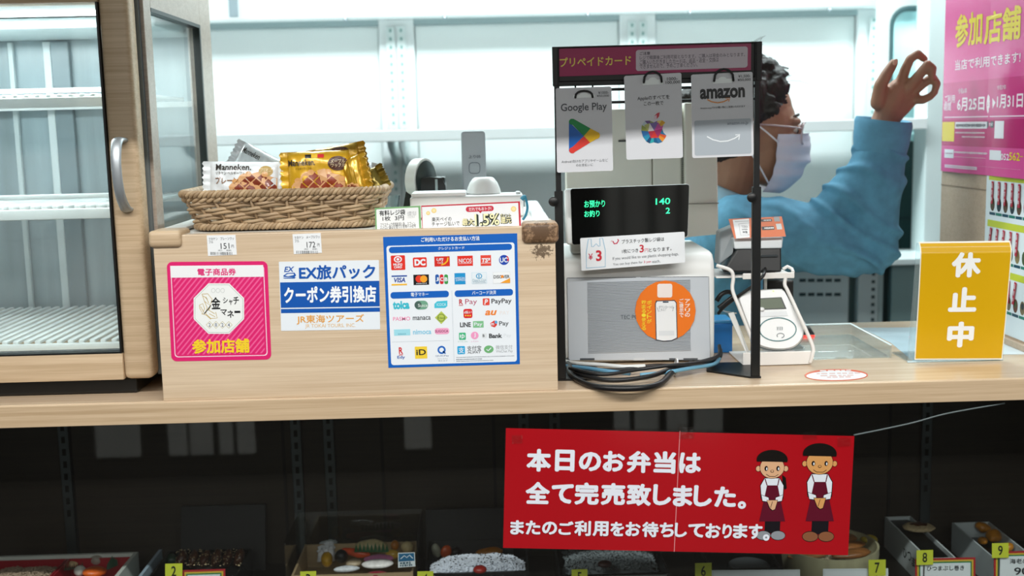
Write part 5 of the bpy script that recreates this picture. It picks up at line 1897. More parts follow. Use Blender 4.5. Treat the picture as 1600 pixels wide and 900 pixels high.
g.hexa([f1[0], f1[1], f1[1] + Vector((0, .04, 0)), f1[0] + Vector((0, .04, 0)), f1[3], f1[2], f1[2] + Vector((0, .035, 0)), f1[3] + Vector((0, .035, 0))])
ob = g.build('grey_side', t)
md = ob.modifiers.new('edge', 'BEVEL'); md.width = 0.003; md.segments = 2
g = G(mat('#b9c0c3', 0.3))
f2 = [q3(240, 245, ty + .006), q3(502, 240, ty + .006), q3(508, 178, ty + .012), q3(232, 186, ty + .012)]
g.hexa([f2[0], f2[1], f2[1] + Vector((0, .05, 0)), f2[0] + Vector((0, .05, 0)), f2[3], f2[2], f2[2] + Vector((0, .045, 0)), f2[3] + Vector((0, .045, 0))])
ob = g.build('grey_head', t)
md = ob.modifiers.new('edge', 'BEVEL'); md.width = 0.002; md.segments = 2

c3 = [q3(206, 78, ty + .012), q3(500, 64, ty + .012), q3(522, 174, ty + .002), q3(238, 186, ty + .002)]
s = Sign('orange_notice_card', 'orange folded card with white panel lying on the card terminal', 'sign', c3, base='#d0662c', view=V3, th=0.001, rough=0.35)
s.start('white_panel').poly([(228, 84), (318, 76), (322, 180), (248, 186)][::-1], '#e3e6e8', 1)
s.line([(262, 106), (322, 100)], 1.5, '#777c80', 2).line([(262, 106), (272, 168), (322, 166)], 1.5, '#777c80', 2)
s.txt('TOKA', 276, 116, 312, 128, '#6a6f74', 0.01, 2).greek(278, 134, 312, 140, '#6a6f74').greek(282, 146, 312, 158, '#6a6f74')
s.greek(240, 92, 316, 92, '#6a6f74')
s.start('badge').rect(382, 80, 446, 92, '#1c1e20', 1, 4).rect(386, 122, 460, 138, '#1c1e20', 1, 4)
s.greek(398, 84, 440, 88, '#e9eaea').greek(402, 126, 456, 133, '#e9eaea')
s.start('blank_square').rect(454, 68, 490, 92, '#8f9698', 1).rect(466, 106, 502, 136, '#c4c9ca', 1)
s.done()

# black cord of the terminal
pts = [q3(408, 352, ty - .002), q3(400, 385, ty - .03), q3(375, 415, ty - .035), q3(330, 455, ty - .03), q3(250, 510, ty - .02), q3(180, 565, ty), q3(150, 600, ty + .01)]
G(mat('#0c0d0e', 0.4)).tube(spline(pts, 7), 0.0028, n=9).build('terminal_cord', smooth=180, label='black cord hanging from the card terminal across the stand', cat='cable')
pts = [q3(140, 530, ty + .03), q3(165, 495, ty + .03), q3(205, 480, ty + .035), q3(235, 500, ty + .04), q3(200, 530, ty + .04), q3(150, 570, ty + .04)]
G(mat('#0c0d0e', 0.4)).tube(spline(pts, 7), 0.0040, n=9).build('terminal_cord', smooth=180, label='coiled black cord beside the till and the stand', cat='cable')
# dark block behind the reader
a, b = q3(420, 408, ya + .06), q3(570, 480, ya + .06)
G(mat('#0b0c0c', 0.5)).box(a.x, b.x, ya + 0.065, ya + 0.095, ZL + 0.0042, a.z - 0.004, bev=0.003).build('power_supply', label='black block hidden behind the contactless reader', cat='power supply')

# ---- blue box
a, b = q3(100, 795, yb0 + .05), q3(290, 672, yb0 + .05)
t = thing('blue_box', 'bright blue plastic box between till and reader stand', 'box', ((a.x + b.x) / 2, yb0 + .09, ZL))
zt3 = q3(200, 690, yb0 + .05).z
G(mat('#1c78c4', 0.35, coat=0.2)).box(a.x, b.x - 0.005, yb0 + .115, yb0 + .175, ZL + 0.0003, zt3, bev=0.002).build('body', t)
G(mat('#3a9ad8', 0.35, coat=0.2)).box(a.x - .001, b.x - 0.004, yb0 + .114, yb0 + .176, zt3, zt3 + 0.005, bev=0.002).build('lid', t)

# ---- small barcode scanner with red glow
sy = PZ(1265, 531, ZL).y + 0.02
c = PY(1262, 528, sy)
t = thing('barcode_scanner', 'grey and black handheld scanner glowing red beside the reader stand', 'scanner', (c.x, sy + .02, ZL))
g = G(mat('#14171a', 0.35))
g.hexa([Vector((c.x - .02, sy, ZL + .004)), Vector((c.x + .015, sy, ZL + .004)), Vector((c.x + .018, sy + .05, ZL + .004)), Vector((c.x - .02, sy + .05, ZL + .004)), Vector((c.x - .02, sy + .012, ZL + .02)), Vector((c.x + .008, sy + .012, ZL + .018)), Vector((c.x + .012, sy + .05, ZL + .02)), Vector((c.x - .02, sy + .05, ZL + .02))])
ob = g.build('head', t)
md = ob.modifiers.new('edge', 'BEVEL'); md.width = 0.003; md.segments = 2
g = G(mat('#a9b4bb', 0.3))
tp = q3(598, 605, sy + .02)
g.hexa([Vector((c.x - .026, sy + .014, ZL + .018)), Vector((c.x + .006, sy + .014, ZL + .018)), Vector((c.x + .006, sy + .05, ZL + .019)), Vector((c.x - .026, sy + .05, ZL + .019)), Vector((tp.x - .02, sy + .025, tp.z - .004)), Vector((tp.x + .003, sy + .022, tp.z - .006)), Vector((tp.x + .003, sy + .045, tp.z)), Vector((tp.x - .02, sy + .045, tp.z))])
ob = g.build('body', t)
md = ob.modifiers.new('edge', 'BEVEL'); md.width = 0.003; md.segments = 2
G(mat('#ff2a18', 0.3, emit=2.5)).box(c.x - .012, c.x + .014, sy + .002, sy + .03, ZL + .0008, ZL + .0035, bev=0.001).build('light_window', t, label='red light window')

# ---- clear acrylic tray
tz = ZL + 0.022
pA, pB, pC, pD = PZ(1252, 562, ZL), PZ(1360, 562, ZL), PZ(1404, 535, tz), PZ(1312, 505, tz)
y0, y1 = PZ(1300, 562, ZL).y, PZ(1300, 507, tz).y
x0, x1 = PZ(1256, 562, ZL).x, PZ(1362, 560, ZL).x
t = thing('coin_tray', 'clear acrylic tray lying on the counter ledge', 'tray', ((x0 + x1) / 2, (y0 + y1) / 2, ZL))
xs1 = x1 + 0.03
G(ACRYL).box(x0, xs1, y0 + 0.003, y1, ZL + 0.0004, ZL + 0.003, bev=0.001).build('floor', t)
G(ACRYL).box(x0, xs1, y0, y0 + 0.003, ZL + 0.0004, tz - 0.008, bev=0.001).build('rim', t)
G(ACRYL).box(x0, xs1, y1, y1 + 0.003, ZL + 0.0004, tz, bev=0.001).build('rim', t)
G(ACRYL).box(xs1, xs1 + 0.003, y0, y1, ZL + 0.0004, tz, bev=0.001).build('rim', t)
G(ACRYL).box(x0 - 0.003, x0, y0, y1, ZL + 0.0004, tz, bev=0.001).build('rim', t)
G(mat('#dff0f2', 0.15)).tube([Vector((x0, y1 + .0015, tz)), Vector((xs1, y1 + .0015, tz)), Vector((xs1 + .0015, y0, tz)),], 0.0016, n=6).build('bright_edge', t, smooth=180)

# ---- round sticker on the ledge
s = Sign('ledge_sticker', 'white oval sticker with red upper rim stuck on the counter ledge', 'sticker',
         [PZ(1258, 577.5, ZL + .0006), PZ(1350, 576, ZL + .0006), PZ(1362, 593.5, ZL + .0006), PZ(1256, 595.5, ZL + .0006)], base='#d9694a', view=(1300, 540, 5.333), th=0.0004, rad=9.0, rough=0.3)
c_ = (s.W / 2, s.H / 2)
s.start('white_field')
s._flat([(c_[0] + s.W * .47 * math.cos(a), c_[1] - s.H * .07 + s.H * .40 * math.sin(a)) for a in [2 * math.pi * i / 40 for i in range(40)]], '#eceff2', 1)
s.start('lettering')
for i, (t_, w_, v_) in enumerate((('お並びください', .5, .80), ('こちらでお待ちください', .62, .55), ('Please wait here', .5, .36), ('請在此等候', .3, .22))):
    rn_ = random.Random(i)
    u_ = c_[0] - s.W * w_ / 2
    while u_ < c_[0] + s.W * w_ / 2:
        q_ = s.H * .11 * rn_.uniform(.5, 1.2)
        s._flat([(u_, s.H * v_), (u_ + q_, s.H * v_), (u_ + q_, s.H * (v_ + .10)), (u_, s.H * (v_ + .10))], '#f3e6e2' if i == 0 else '#dfbdb6', 2)
        u_ += q_ * 1.3
s.done()

# ---- papers lying on the ledge behind the yellow sign
g = G(mat('#c4dbe6', 0.25, nv=0.08, ns=20))
pp = [PZ(1345, 513, ZL), PZ(1445, 512, ZL), PZ(1470, 552, ZL), PZ(1428, 566, ZL), PZ(1392, 536, ZL)]
g.prism([(p.x, p.y) for p in pp][::-1], lambda u, v, h: Vector((u, v, ZL + h)), 0.0003, 0.0009)
g.build('paper_sheet', label='pale blue sheet of paper under the yellow sign stand', cat='paper')
g = G(mat('#dfe9ee', 0.3, nv=0.05, ns=20))
pp = [PZ(1500, 528, ZL), PZ(1572, 530, ZL), PZ(1602, 549, ZL), PZ(1612, 554, ZL), PZ(1500, 555, ZL)]
pp = [Vector((min(p.x, XW - 0.002), p.y, p.z)) for p in pp]
g.prism([(p.x, p.y) for p in pp][::-1], lambda u, v, h: Vector((u, v, ZL + h)), 0.0003, 0.0009)
g.build('paper_sheet', label='white sheet of paper in the corner by the partition', cat='paper')

# ---- yellow closed sign in an acrylic stand
VY = (1380, 360, 3.462)
ys = PZ(1480, 567, ZL).y


def qy(x, y, Y):
    return PY(VY[0] + x / VY[2], VY[1] + y / VY[2], Y)


t = thing('sign_stand', 'clear acrylic L-shaped stand holding the yellow sign', 'sign stand', (qy(400, 715, ys).x, ys, ZL))
c3 = [qy(186, 70, ys - .004), qy(698, 62, ys - .004), qy(652, 716, ys + .004), qy(137, 716, ys + .004)]
c3[2].z = max(c3[2].z, ZL + .001)
c3[3].z = max(c3[3].z, ZL + .001)
nn_ = (c3[1] - c3[3]).cross(c3[0] - c3[2]).normalized()
if nn_.y > 0:
    nn_ = -nn_
g = G(ACRYL)
g.hexa([c3[3] - nn_ * .003, c3[2] - nn_ * .003, c3[2] - nn_ * .0055, c3[3] - nn_ * .0055, c3[0] - nn_ * .003, c3[1] - nn_ * .003, c3[1] - nn_ * .0055, c3[0] - nn_ * .0055])
g.build('upright_sheet', t)
g = G(ACRYL)
g.box(c3[3].x, c3[2].x, ys + .010, ys + .085, ZL + .001, ZL + .0035, bev=.0008)
g.build('foot_sheet', t)
G(mat('#cfe3ea', 0.15)).tube([c3[3] - nn_ * .004, c3[2] - nn_ * .004], 0.0016, n=6).build('bend', t, smooth=180)

yq = [qy(203, 66, ys - .010), qy(700, 60, ys - .010), qy(643, 698, ys + .002), qy(168, 700, ys + .002)]
s0_ = Sign.__new__(Sign)


def yfn(u, v, h):
    a, b = u / sW, v / sH
    p = (yq[3] * (1 - a) + yq[2] * a) * (1 - b) + (yq[0] * (1 - a) + yq[1] * a) * b
    k = max(0.0, b - 0.9) / 0.1                     # top edge curls back
    return p - nn_ * (0.010 * k * k) + nn_ * (0.0012 * math.sin(b * 3.1) + h + 0.0005)


sW = ((yq[1] - yq[0]).length + (yq[2] - yq[3]).length) / 2
sH = ((yq[0] - yq[3]).length + (yq[1] - yq[2]).length) / 2
s = Sign('yellow_sign', 'yellow upright sign with three large white characters', 'sign', yq, base='#e8e6da', view=VY, fn=yfn, rough=0.35)
s.start('yellow_field')
s.g.grid(lambda a, b: s.map(sW * (.012 + .976 * a), sH * (.012 + .976 * b), .0003), 12, 24, mat('#cfa200', 0.35))
s.start('lettering').txt('休', 371, 119, 521, 256, '#eceff0', 0.05, 3).txt('止', 354, 310, 498, 442, '#eceff0', 0.05, 3).txt('中', 347, 496, 482, 633, '#eceff0', 0.05, 3)
s.done()

# ================================================================== notices on the right partition
XP = XW - 0.0008
bl_ = PX(1472, 267, XP)
tlp = PX(1483, 0, XP)
zt0 = PX(1483, -40, XP).z
yn = 1.74
zb0_ = bl_.z
VP_ = (1300, 0, 4.0)
PCr = [Vector((XP, bl_.y, zt0)), Vector((XP, yn, zt0)), Vector((XP, yn, zb0_)), Vector((XP, bl_.y, zb0_))]
LW_ = bl_.y - yn
LH_ = zt0 - zb0_


def pfn(u, v, h):
    a = u / LW_
    # folded poster: shallow creases
    cr = 0.004 * abs(math.sin(math.pi * (a * 2.2 + 0.15))) + 0.0006
    return Vector((XP - cr - h, bl_.y - u, zb0_ + v))


s = Sign('pink_poster', 'large creased pink poster with yellow and white lettering on the wooden partition', 'poster', PCr, base='#d94f94', view=VP_, fn=pfn, rough=0.2, th=0.001)
sg_ = s


def pband(y0, y1, col, lay=1, x0=1472, x1=1640):
    za, zb = PX(1500, y0, XP).z, PX(1500, y1, XP).z
    v0, v1 = max(zb - zb0_, 0), min(za - zb0_, LH_)
    s.g.grid(lambda a, b: s.map(LW_ * a, v0 + (v1 - v0) * b, lay * .00018), 24, 2, mat(col, 0.2))


s.start('band')
pband(128, 186, '#c93a80')
pband(187, 228, '#b81f68')
s.start('rule')
za = PX(1500, 183, XP).z - zb0_
s.g.grid(lambda a, b: s.map(LW_ * (.02 + .98 * a), za - .0012 + .0024 * b, .0005), 24, 1, mat('#ecc7da', .3))
s.start('lettering')
s.txt('参加', 790, 95, 946, 276, '#dfc62e', 0.03, 2).txt('店舗', 962, 80, 1196, 242, '#dfc62e', 0.03, 2)
s.start('lettering').txt('当店で利用できます!', 786, 376, 1196, 392, '#efd9e4', 0.02, 2)
s.start('date_lettering').txt('ご利用\n期間', 712, 595, 782, 690, '#efd9e4', 0.02, 2)
s.txt('6月25日', 800, 612, 958, 690, '#f2e3ea', 0.025, 2).ell(984, 648, 14, 30, '#f2e3ea', 2).txt('火', 976, 634, 992, 662, '#b81f68', 0.01, 3)
s.poly([(1008, 612), (1030, 640), (1010, 680)][::-1], '#f2e3ea', 2)
s.txt('1月31日', 1042, 592, 1210, 672, '#f2e3ea', 0.025, 2)
s.txt('令和6年', 806, 552, 858, 584, '#efd9e4', 0.01, 2).txt('令和7年', 1042, 532, 1102, 560, '#efd9e4', 0.01, 2)
s.start('yellow_ticket').rect(700, 762, 778, 884, '#e3c83c', 2)
s.start('white_box').rect(786, 762, 972, 804, '#e6e3e8', 2).greek(792, 774, 964, 794, '#4b4450', 3)
s.rect(974, 758, 1018, 798, '#4b4450', 2).txt('検索', 980, 766, 1012, 788, '#e6e3e8', 0.0, 3)
s.greek(786, 824, 958, 836, '#efd9e4').greek(828, 850, 960, 862, '#efd9e4')
s.start('blank_square').rect(1026, 756, 1086, 866, '#e6e3e8', 2)
s.view = (1380, 220, 5.4545)
s.start('contact_panel').rect(538, 70, 620, 148, '#e4e2e8', 2)
s.start('contact_panel').rect(914, 78, 1020, 168, '#e4e2e8', 2)
s.start('contact_lettering')
s.greek(546, 100, 612, 114, '#b06a8c', 3)
s.start('contact_lettering').greek(626, 86, 896, 120, '#f0dbe6').greek(626, 132, 880, 152, '#f0dbe6')
s.txt('052', 1020, 108, 1094, 168, '#f2e3ea', 0.02, 2).txt('562', 1098, 96, 1188, 172, '#dfc62e', 0.02, 2).txt('-', 1190, 130, 1215, 138, '#dfc62e', 0.02, 2)
s.rect(540, 200, 810, 250, '#e6cfdc', 1.5).greek(550, 212, 800, 238, '#c46a98', 2)
s.greek(826, 218, 1196, 246, '#ecd2df')
s.done()

# ---- product menu with sold-out strips
mtl, mbl = PX(1540, 272, XP), PX(1566, 520, XP)
my0 = PX(1541, 300, XP).y
mz1 = PX(1541, 274, XP).z
mz0 = PX(1575, 524, XP).z
mb = [Vector((XP, my0, mz1)), Vector((XP, 1.74, mz1)), Vector((XP, 1.74, mz0)), Vector((XP, my0, mz0))]
VM = (1380, 220, 5.4545)
s = Sign('product_menu', 'white product menu sheet with green-yellow bands on the wooden partition', 'menu', mb, base='#dde6ea', view=VM, rough=0.3, th=0.0006)
mroot = s.root
MW, MH = s.W, s.H
rowsz = [PX(1560, y, XP).z - mz0 for y in (277, 351, 426)]
s.start('band')
for r_ in rowsz:
    s._flat([(MW * .03, r_ - .006), (MW, r_ - .006), (MW, r_ + .006), (MW * .03, r_ + .006)], '#c3cc37', 1)
colw = 0.026
prodc = ['#5a4632', '#7a6a4a', '#4b5a3a', '#2d3a40', '#6a4030', '#8a7a50']
strips = []
for ri, r_ in enumerate(rowsz):
    for ci in range(9):
        u = MW * .05 + colw * ci
        if u + colw > MW:
            break
        s.start('product_picture')
        vb = r_ - .062
        s._flat([(u + colw * .45 + .009 * math.cos(a), vb + .013 + .012 * math.sin(a)) for a in [2 * math.pi * i / 14 for i in range(14)]], prodc[(ri * 5 + ci * 3) % 6], 1)
        s._flat([(u + colw * .45 + .005 * math.cos(a), vb + .016 + .006 * math.sin(a)) for a in [2 * math.pi * i / 10 for i in range(10)]], prodc[(ri + ci + 2) % 6], 2)
        s._flat([(u, vb - .006), (u + colw * .92, vb - .006), (u + colw * .92, vb - .001), (u, vb - .001)], ('#1f4a5c', '#2a7a6a')[ci % 2], 1)
        strips.append((u + colw * .45, r_ - .008, ri, ci))
s.done()
ordn = ('first', 'second', 'third', 'fourth', 'fifth', 'sixth', 'seventh', 'eighth', 'ninth')
rown = ('top', 'middle', 'bottom')
rnd = random.Random(4)
for (u, v, ri, ci) in strips:
    if ci > 5 or (ri > 0 and ci > 4):
        continue
    ang = rnd.uniform(-.05, .22)
    ln, wd_ = 0.040, 0.0075
    cA = Vector((XP - 0.0018, my0 - u, mz0 + v))
    dv = Vector((0, math.sin(ang), -math.cos(ang)))
    du = Vector((0, -math.cos(ang), -math.sin(ang)))
    c3 = [cA - du * wd_ / 2, cA + du * wd_ / 2, cA + du * wd_ / 2 + dv * ln, cA - du * wd_ / 2 + dv * ln]
    z_ = Sign('sold_out_strip', 'red sold-out strip, %s from the far end in the %s row of the menu' % (ordn[ci], rown[ri]), 'label strip', c3, base='#b3283c', th=0.0006, group='sold-out strips on the menu', rough=0.3)
    z_.start('lettering')
    for k, ch in enumerate('品切中'):
        v_, f_ = glyphs(ch, 0.02)
        z_.g.add([z_.map(z_.W * (.18 + .64 * p[0]), z_.H * (.70 - .30 * k + .22 * p[1]), .0004 + p[2]) for p in v_], f_, mat('#eadfe2', .4))
    z_.done()
# thin wooden skirting of the menu
G(WOODR).box(XW - 0.008, XW, 1.72, YWE - .01, ZL + 0.001, ZL + 0.012, bev=0.001).build('skirting', wr)

# ================================================================== red sold-out sign on the glass
RY = YF + 0.0105
V70, V71 = (780, 650, 4.0), (1060, 650, 4.0)
c3 = [PY(x, y, RY - .0005) for x, y in ((790.5, 669), (1335, 681.5), (1325, 867.5), (786, 856))]
s = Sign('red_sign', 'red laminated sold-out sign with white lettering and two bowing staff figures on the glass', 'sign', c3, base='#a80c18', view=V70, th=0.0008, rough=0.22, coat=0.3)
s.start('lettering')
for i, (ch, x0, y0, x1, y1) in enumerate((('本', 172, 203, 322, 348), ('日', 350, 208, 468, 348), ('の', 498, 222, 634, 346), ('お', 648, 216, 782, 348), ('弁', 800, 216, 944, 356), ('当', 966, 218, 1100, 360), ('は', 1126, 226, 1258, 358))):
    s.txt(ch, x0, y0, x1, y1, '#e3e8f2', 0.045, 3)
s.start('lettering')
for ch, x0, y0, x1, y1 in (('全', 166, 408, 314, 550), ('て', 328, 422, 462, 548), ('完', 472, 412, 620, 556), ('売', 636, 416, 784, 558), ('致', 798, 420, 946, 562), ('し', 962, 424, 1072, 558), ('ま', 1086, 430, 1204, 566), ('し', 1216, 430, 1326, 566), ('た', 1344, 438, 1476, 570), ('。', 1490, 530, 1540, 580)):
    s.txt(ch, x0, y0, x1, y1, '#e3e8f2', 0.045, 3)
s.start('lettering')
for ch, x0, y0, x1, y1 in (('ま', 70, 648, 154, 740), ('た', 166, 650, 256, 740), ('の', 268, 656, 360, 740), ('ご', 370, 654, 462, 742), ('利', 470, 650, 570, 748), ('用', 584, 654, 680, 750), ('を', 694, 658, 778, 750), ('お', 788, 658, 880, 750), ('待', 892, 658, 992, 756), ('ち', 1002, 662, 1088, 756), ('し', 1096, 664, 1170, 756), ('て', 1180, 668, 1282, 758), ('お', 1288, 668, 1380, 762), ('り', 1394, 672, 1450, 764), ('ま', 1460, 670, 1548, 764), ('す', 1558, 672, 1640, 768), ('。', 1646, 736, 1686, 778)):
    s.txt(ch, x0, y0, x1, y1, '#e3e8f2', 0.04, 8)
s.view = V71
OUT = '#1b1414'


def fig(s, cx, top, hw, head, hair, skin, shoe, pony, fl):
    """simple printed staff figure, bowing with folded hands"""
    s.start('staff_figure', 'printed staff figure in white shirt and maroon apron')
    X = lambda dx: cx + dx * hw
    s.rect(X(-.50), top + 470 * fl, X(.55), top + 560 * fl, '#17141a', 1)
    for dx, w in ((-.62, .5), (.42, .5)):
        s.ell(X(dx), top + 572 * fl, w * hw * 1.06, 34 * fl, OUT, 2).ell(X(dx), top + 572 * fl, w * hw, 30 * fl, shoe, 3)
    if pony:
        s.poly([(X(.72), top + 170 * fl), (X(.98), top + 190 * fl), (X(1.04), top + 260 * fl), (X(.9), top + 270 * fl), (X(.74), top + 230 * fl)][::-1], '#15110f', 2)
    s.poly([(X(-.55), top + 190 * fl), (X(.55), top + 190 * fl), (X(.86), top + 240 * fl), (X(.80), top + 330 * fl), (X(-.80), top + 330 * fl), (X(-.86), top + 240 * fl)][::-1], OUT, 2)
    s.poly([(X(-.52), top + 194 * fl), (X(.52), top + 194 * fl), (X(.81), top + 242 * fl), (X(.75), top + 326 * fl), (X(-.75), top + 326 * fl), (X(-.81), top + 242 * fl)][::-1], '#dfe6ee', 3)
    s.poly([(X(-.36), top + 240 * fl), (X(.40), top + 240 * fl), (X(.52), top + 300 * fl), (X(.92), top + 478 * fl), (X(-.92), top + 478 * fl), (X(-.50), top + 300 * fl)][::-1], '#5c1026', 4)
    s.line([(X(-.36), top + 240 * fl), (X(-.5), top + 196 * fl)], 6, '#5c1026', 4).line([(X(.40), top + 240 * fl), (X(.5), top + 196 * fl)], 6, '#5c1026', 4)
    for sg in (-1, 1):
        s.poly([(X(.80 * sg), top + 300 * fl), (X(.24 * sg), top + 318 * fl), (X(.20 * sg), top + 352 * fl), (X(.70 * sg), top + 346 * fl)][::(1 if sg < 0 else -1)], OUT, 5)
        s.poly([(X(.76 * sg), top + 304 * fl), (X(.26 * sg), top + 321 * fl), (X(.23 * sg), top + 348 * fl), (X(.68 * sg), top + 342 * fl)][::(1 if sg < 0 else -1)], '#dfe6ee', 6)
    s.poly([(X(-.42), top + 335 * fl), (X(.42), top + 335 * fl), (X(.22), top + 400 * fl), (X(0), top + 408 * fl), (X(-.20), top + 392 * fl)][::-1], OUT, 6)
    s.poly([(X(-.38), top + 338 * fl), (X(.38), top + 338 * fl), (X(.19), top + 397 * fl), (X(.02), top + 403 * fl), (X(-.16), top + 389 * fl)][::-1], skin, 7)
    s.line([(X(.02), top + 345 * fl), (X(-.12), top + 388 * fl)], 3, OUT, 8)
    for sg in (-1, 1):
        s.ell(X(.98 * sg), top + 130 * fl, 17, 20, OUT, 2).ell(X(.98 * sg), top + 130 * fl, 14, 17, skin, 3)
    s.ell(cx, top + 122 * fl, hw * .88, 76 * fl, OUT, 4).ell(cx, top + 122 * fl, hw * .85, 73 * fl, skin, 5)
    s.ell(cx, top + 70 * fl, hw * 1.10, 66 * fl, hair, 6, a0=-12, a1=192)
    for sg in (-1, 1):
        s.ell(X(.42 * sg), top + 128 * fl, 11, 16, OUT, 6).ell(X(.42 * sg) + 3, top + 130 * fl, 4, 9, '#e9edf2', 7)
    s.ell(cx, top + 146 * fl, 11, 9, OUT, 6).ell(cx, top + 145 * fl, 8, 6, skin, 7)
    s.line([(X(-.42), top + 166 * fl), (X(-.2), top + 180 * fl), (X(.2), top + 181 * fl), (X(.44), top + 167 * fl)], 3.5, OUT, 6)


fig(s, 584, 205, 88, 0, '#15110f', '#d9ab84', '#8d9298', True, 0.945)
fig(s, 882, 163, 96, 0, '#15110f', '#d39a5c', '#86563a', False, 1.03)
s.view = (0, 0, 1)
s.start('paper_fold').line([(1062, 673), (1053, 862)], 1.2, '#d8888c', 2)
s.done()
# clear laminate border and tape
t_ = G(FILM)
ex = [c3[0] + Vector((-.003, -.0003, .003)), c3[1] + Vector((.003, -.0003, .003)), c3[2] + Vector((.003, -.0003, -.003)), c3[3] + Vector((-.003, -.0003, -.003))]
t_.hexa([ex[3] + Vector((0, .0006, 0)), ex[2] + Vector((0, .0006, 0)), ex[2] + Vector((0, .0009, 0)), ex[3] + Vector((0, .0009, 0)), ex[0] + Vector((0, .0006, 0)), ex[1] + Vector((0, .0006, 0)), ex[1] + Vector((0, .0009, 0)), ex[0] + Vector((0, .0009, 0))])
t_.build('laminate_film', s.root)
TAPE = mat('#cfc9c6', 0.12, spec=0.8)
for (x, y, w, h, lab) in ((808, 686, 17, 13, 'top left corner'), (1072, 676, 24, 18, 'middle of the top edge'), (1265, 680, 22, 12, 'top edge above the figures'), (1318, 690, 20, 14, 'top right corner')):
    rn = random.Random(int(x))
    a, b = PY(x - w / 2, y - h / 2, RY - .0016), PY(x + w / 2, y + h / 2, RY - .0016)

    def tf(p, q, a=a, b=b, rn=rn):
        return Vector((a.x + (b.x - a.x) * p, RY - .0034 - .0006 * noise.noise((p * 3 + a.x * 50, q * 3, 1.3)), b.z + (a.z - b.z) * q))
    G(glass_mat('tape', (0.93, 0.9, 0.88), 0.12, 2.2)).grid(tf, 8, 8).build('tape_piece', smooth=180, label='wrinkled clear tape at the ' + lab + ' of the red sign', cat='tape', fixn=False)
# thin wire from the sign up to the ledge
wp = [PY(1334, 680, RY), PY(1420, 662, RY - .001), PY(1480, 646, RY - .001), PY(1570, 630, RY - .001)]
G(mat('#5b6668', 0.3)).tube(spline(wp, 6), 0.0013, n=6).build('wire', smooth=180, label='thin grey wire running from the red sign up to the ledge', cat='wire')

# ================================================================== boxed lunches in the case
def tray(t, x0, x1, y0, y1, z0, h, th, m, name='box', floor=True, taper=0.0):
    """open box with four walls and a floor, one mesh"""
    g = G(m)
    k = taper
    o_b = [(x0 + k, y0 + k), (x1 - k, y0 + k), (x1 - k, y1 - k), (x0 + k, y1 - k)]
    o_t = [(x0, y0), (x1, y0), (x1, y1), (x0, y1)]
    i_t = [(x0 + th, y0 + th), (x1 - th, y0 + th), (x1 - th, y1 - th), (x0 + th, y1 - th)]
    i_b = [(x0 + th + k, y0 + th + k), (x1 - th - k, y0 + th + k), (x1 - th - k, y1 - th - k), (x0 + th + k, y1 - th - k)]
    vs = [(x, y, z0) for x, y in o_b] + [(x, y, z0 + h) for x, y in o_t] + [(x, y, z0 + h) for x, y in i_t] + [(x, y, z0 + 0.003) for x, y in i_b]
    fs = [(3, 2, 1, 0), (12, 13, 14, 15)]
    for i in range(4):
        j = (i + 1) % 4
        fs += [(i, j, 4 + j, 4 + i), (4 + i, 4 + j, 8 + j, 8 + i), (8 + i, 8 + j, 12 + j, 12 + i)]
    g.add(vs, fs)
    return g.build(name, t)


def rice(name, label, x0, x1, y0, y1, z, hgt, col, n=700, seed=1, sesame=0, parent=None, group='rice in the boxed lunches'):
    rn = random.Random(seed)
    g = G(mat(col, 0.45, spec=0.4))
    cx, cy, rx, ry = (x0 + x1) / 2, (y0 + y1) / 2, (x1 - x0) / 2, (y1 - y0) / 2

    def top(x, y):
        a, b = (x - cx) / rx, (y - cy) / ry
        return z + hgt * (0.62 + 0.38 * max(0, 1 - a * a * a * a) * max(0, 1 - b * b * b * b)) + 0.003 * noise.noise((x * 60, y * 60, seed))
    N = 14
    g.grid(lambda a, b: Vector((x0 + (x1 - x0) * a, y0 + (y1 - y0) * b, z if (a in (0, 1) or b in (0, 1)) else top(x0 + (x1 - x0) * a, y0 + (y1 - y0) * b) - 0.001)), N, N)
    for i in range(n):
        x, y = rn.uniform(x0 + .002, x1 - .002), rn.uniform(y0 + .002, y1 - .002)
        a, e = rn.uniform(0, 6.28), rn.uniform(-.7, .7)
        rot = Matrix.Rotation(a, 3, 'Z') @ Matrix.Rotation(e, 3, 'Y')
        g.ell((x, y, top(x, y) + 0.0012), (0.0042, 0.0018, 0.0017), nu=6, nv=4, rot=rot)
    if sesame:
        ms = mat('#14120f', 0.4)
        for i in range(sesame):
            x, y = rn.uniform(x0 + .006, x1 - .006), rn.uniform(y0 + .004, y1 - .004)
            g.ell((x, y, top(x, y) + 0.0034), (0.0021, 0.0013, 0.0008), m=ms, nu=6, nv=4, rot=Matrix.Rotation(rn.uniform(0, 6.28), 3, 'Z'))
    o = g.build(name, smooth=180, label=label, cat='rice', kind='stuff', fixn=False)
    return o


def food(name, label, x, y, z, r, col, rot=(0, 0, 0), nz=0.15, group=None, rough=0.35, freq=60, nv=0.25, cat='food', sq=1.0):
    R = (Matrix.Rotation(rot[2], 3, 'Z') @ Matrix.Rotation(rot[1], 3, 'Y') @ Matrix.Rotation(rot[0], 3, 'X'))
    c = PZ(x, y, z)

    def fn(p, d):
        q = Vector((math.copysign(abs(d.x) ** sq, d.x) * r[0], math.copysign(abs(d.y) ** sq, d.y) * r[1], math.copysign(abs(d.z) ** sq, d.z) * r[2]))
        return q * (1 + nz * noise.noise((q.x * freq + x, q.y * freq + y, q.z * freq)))
    g = G(mat(col, rough, nv=nv, ns=90, bump=0.25, bs=260, coat=0.25))
    g.ell(c, r, nu=20, nv=12, rot=R, fn=fn)
    return g.build(name, smooth=180, label=label, cat=cat, group=group)


RZ = ZSH + 0.0003
RH = 0.052                           # rim height of the boxes
ZR = RZ + RH
ZF = RZ + 0.040                      # level of the food


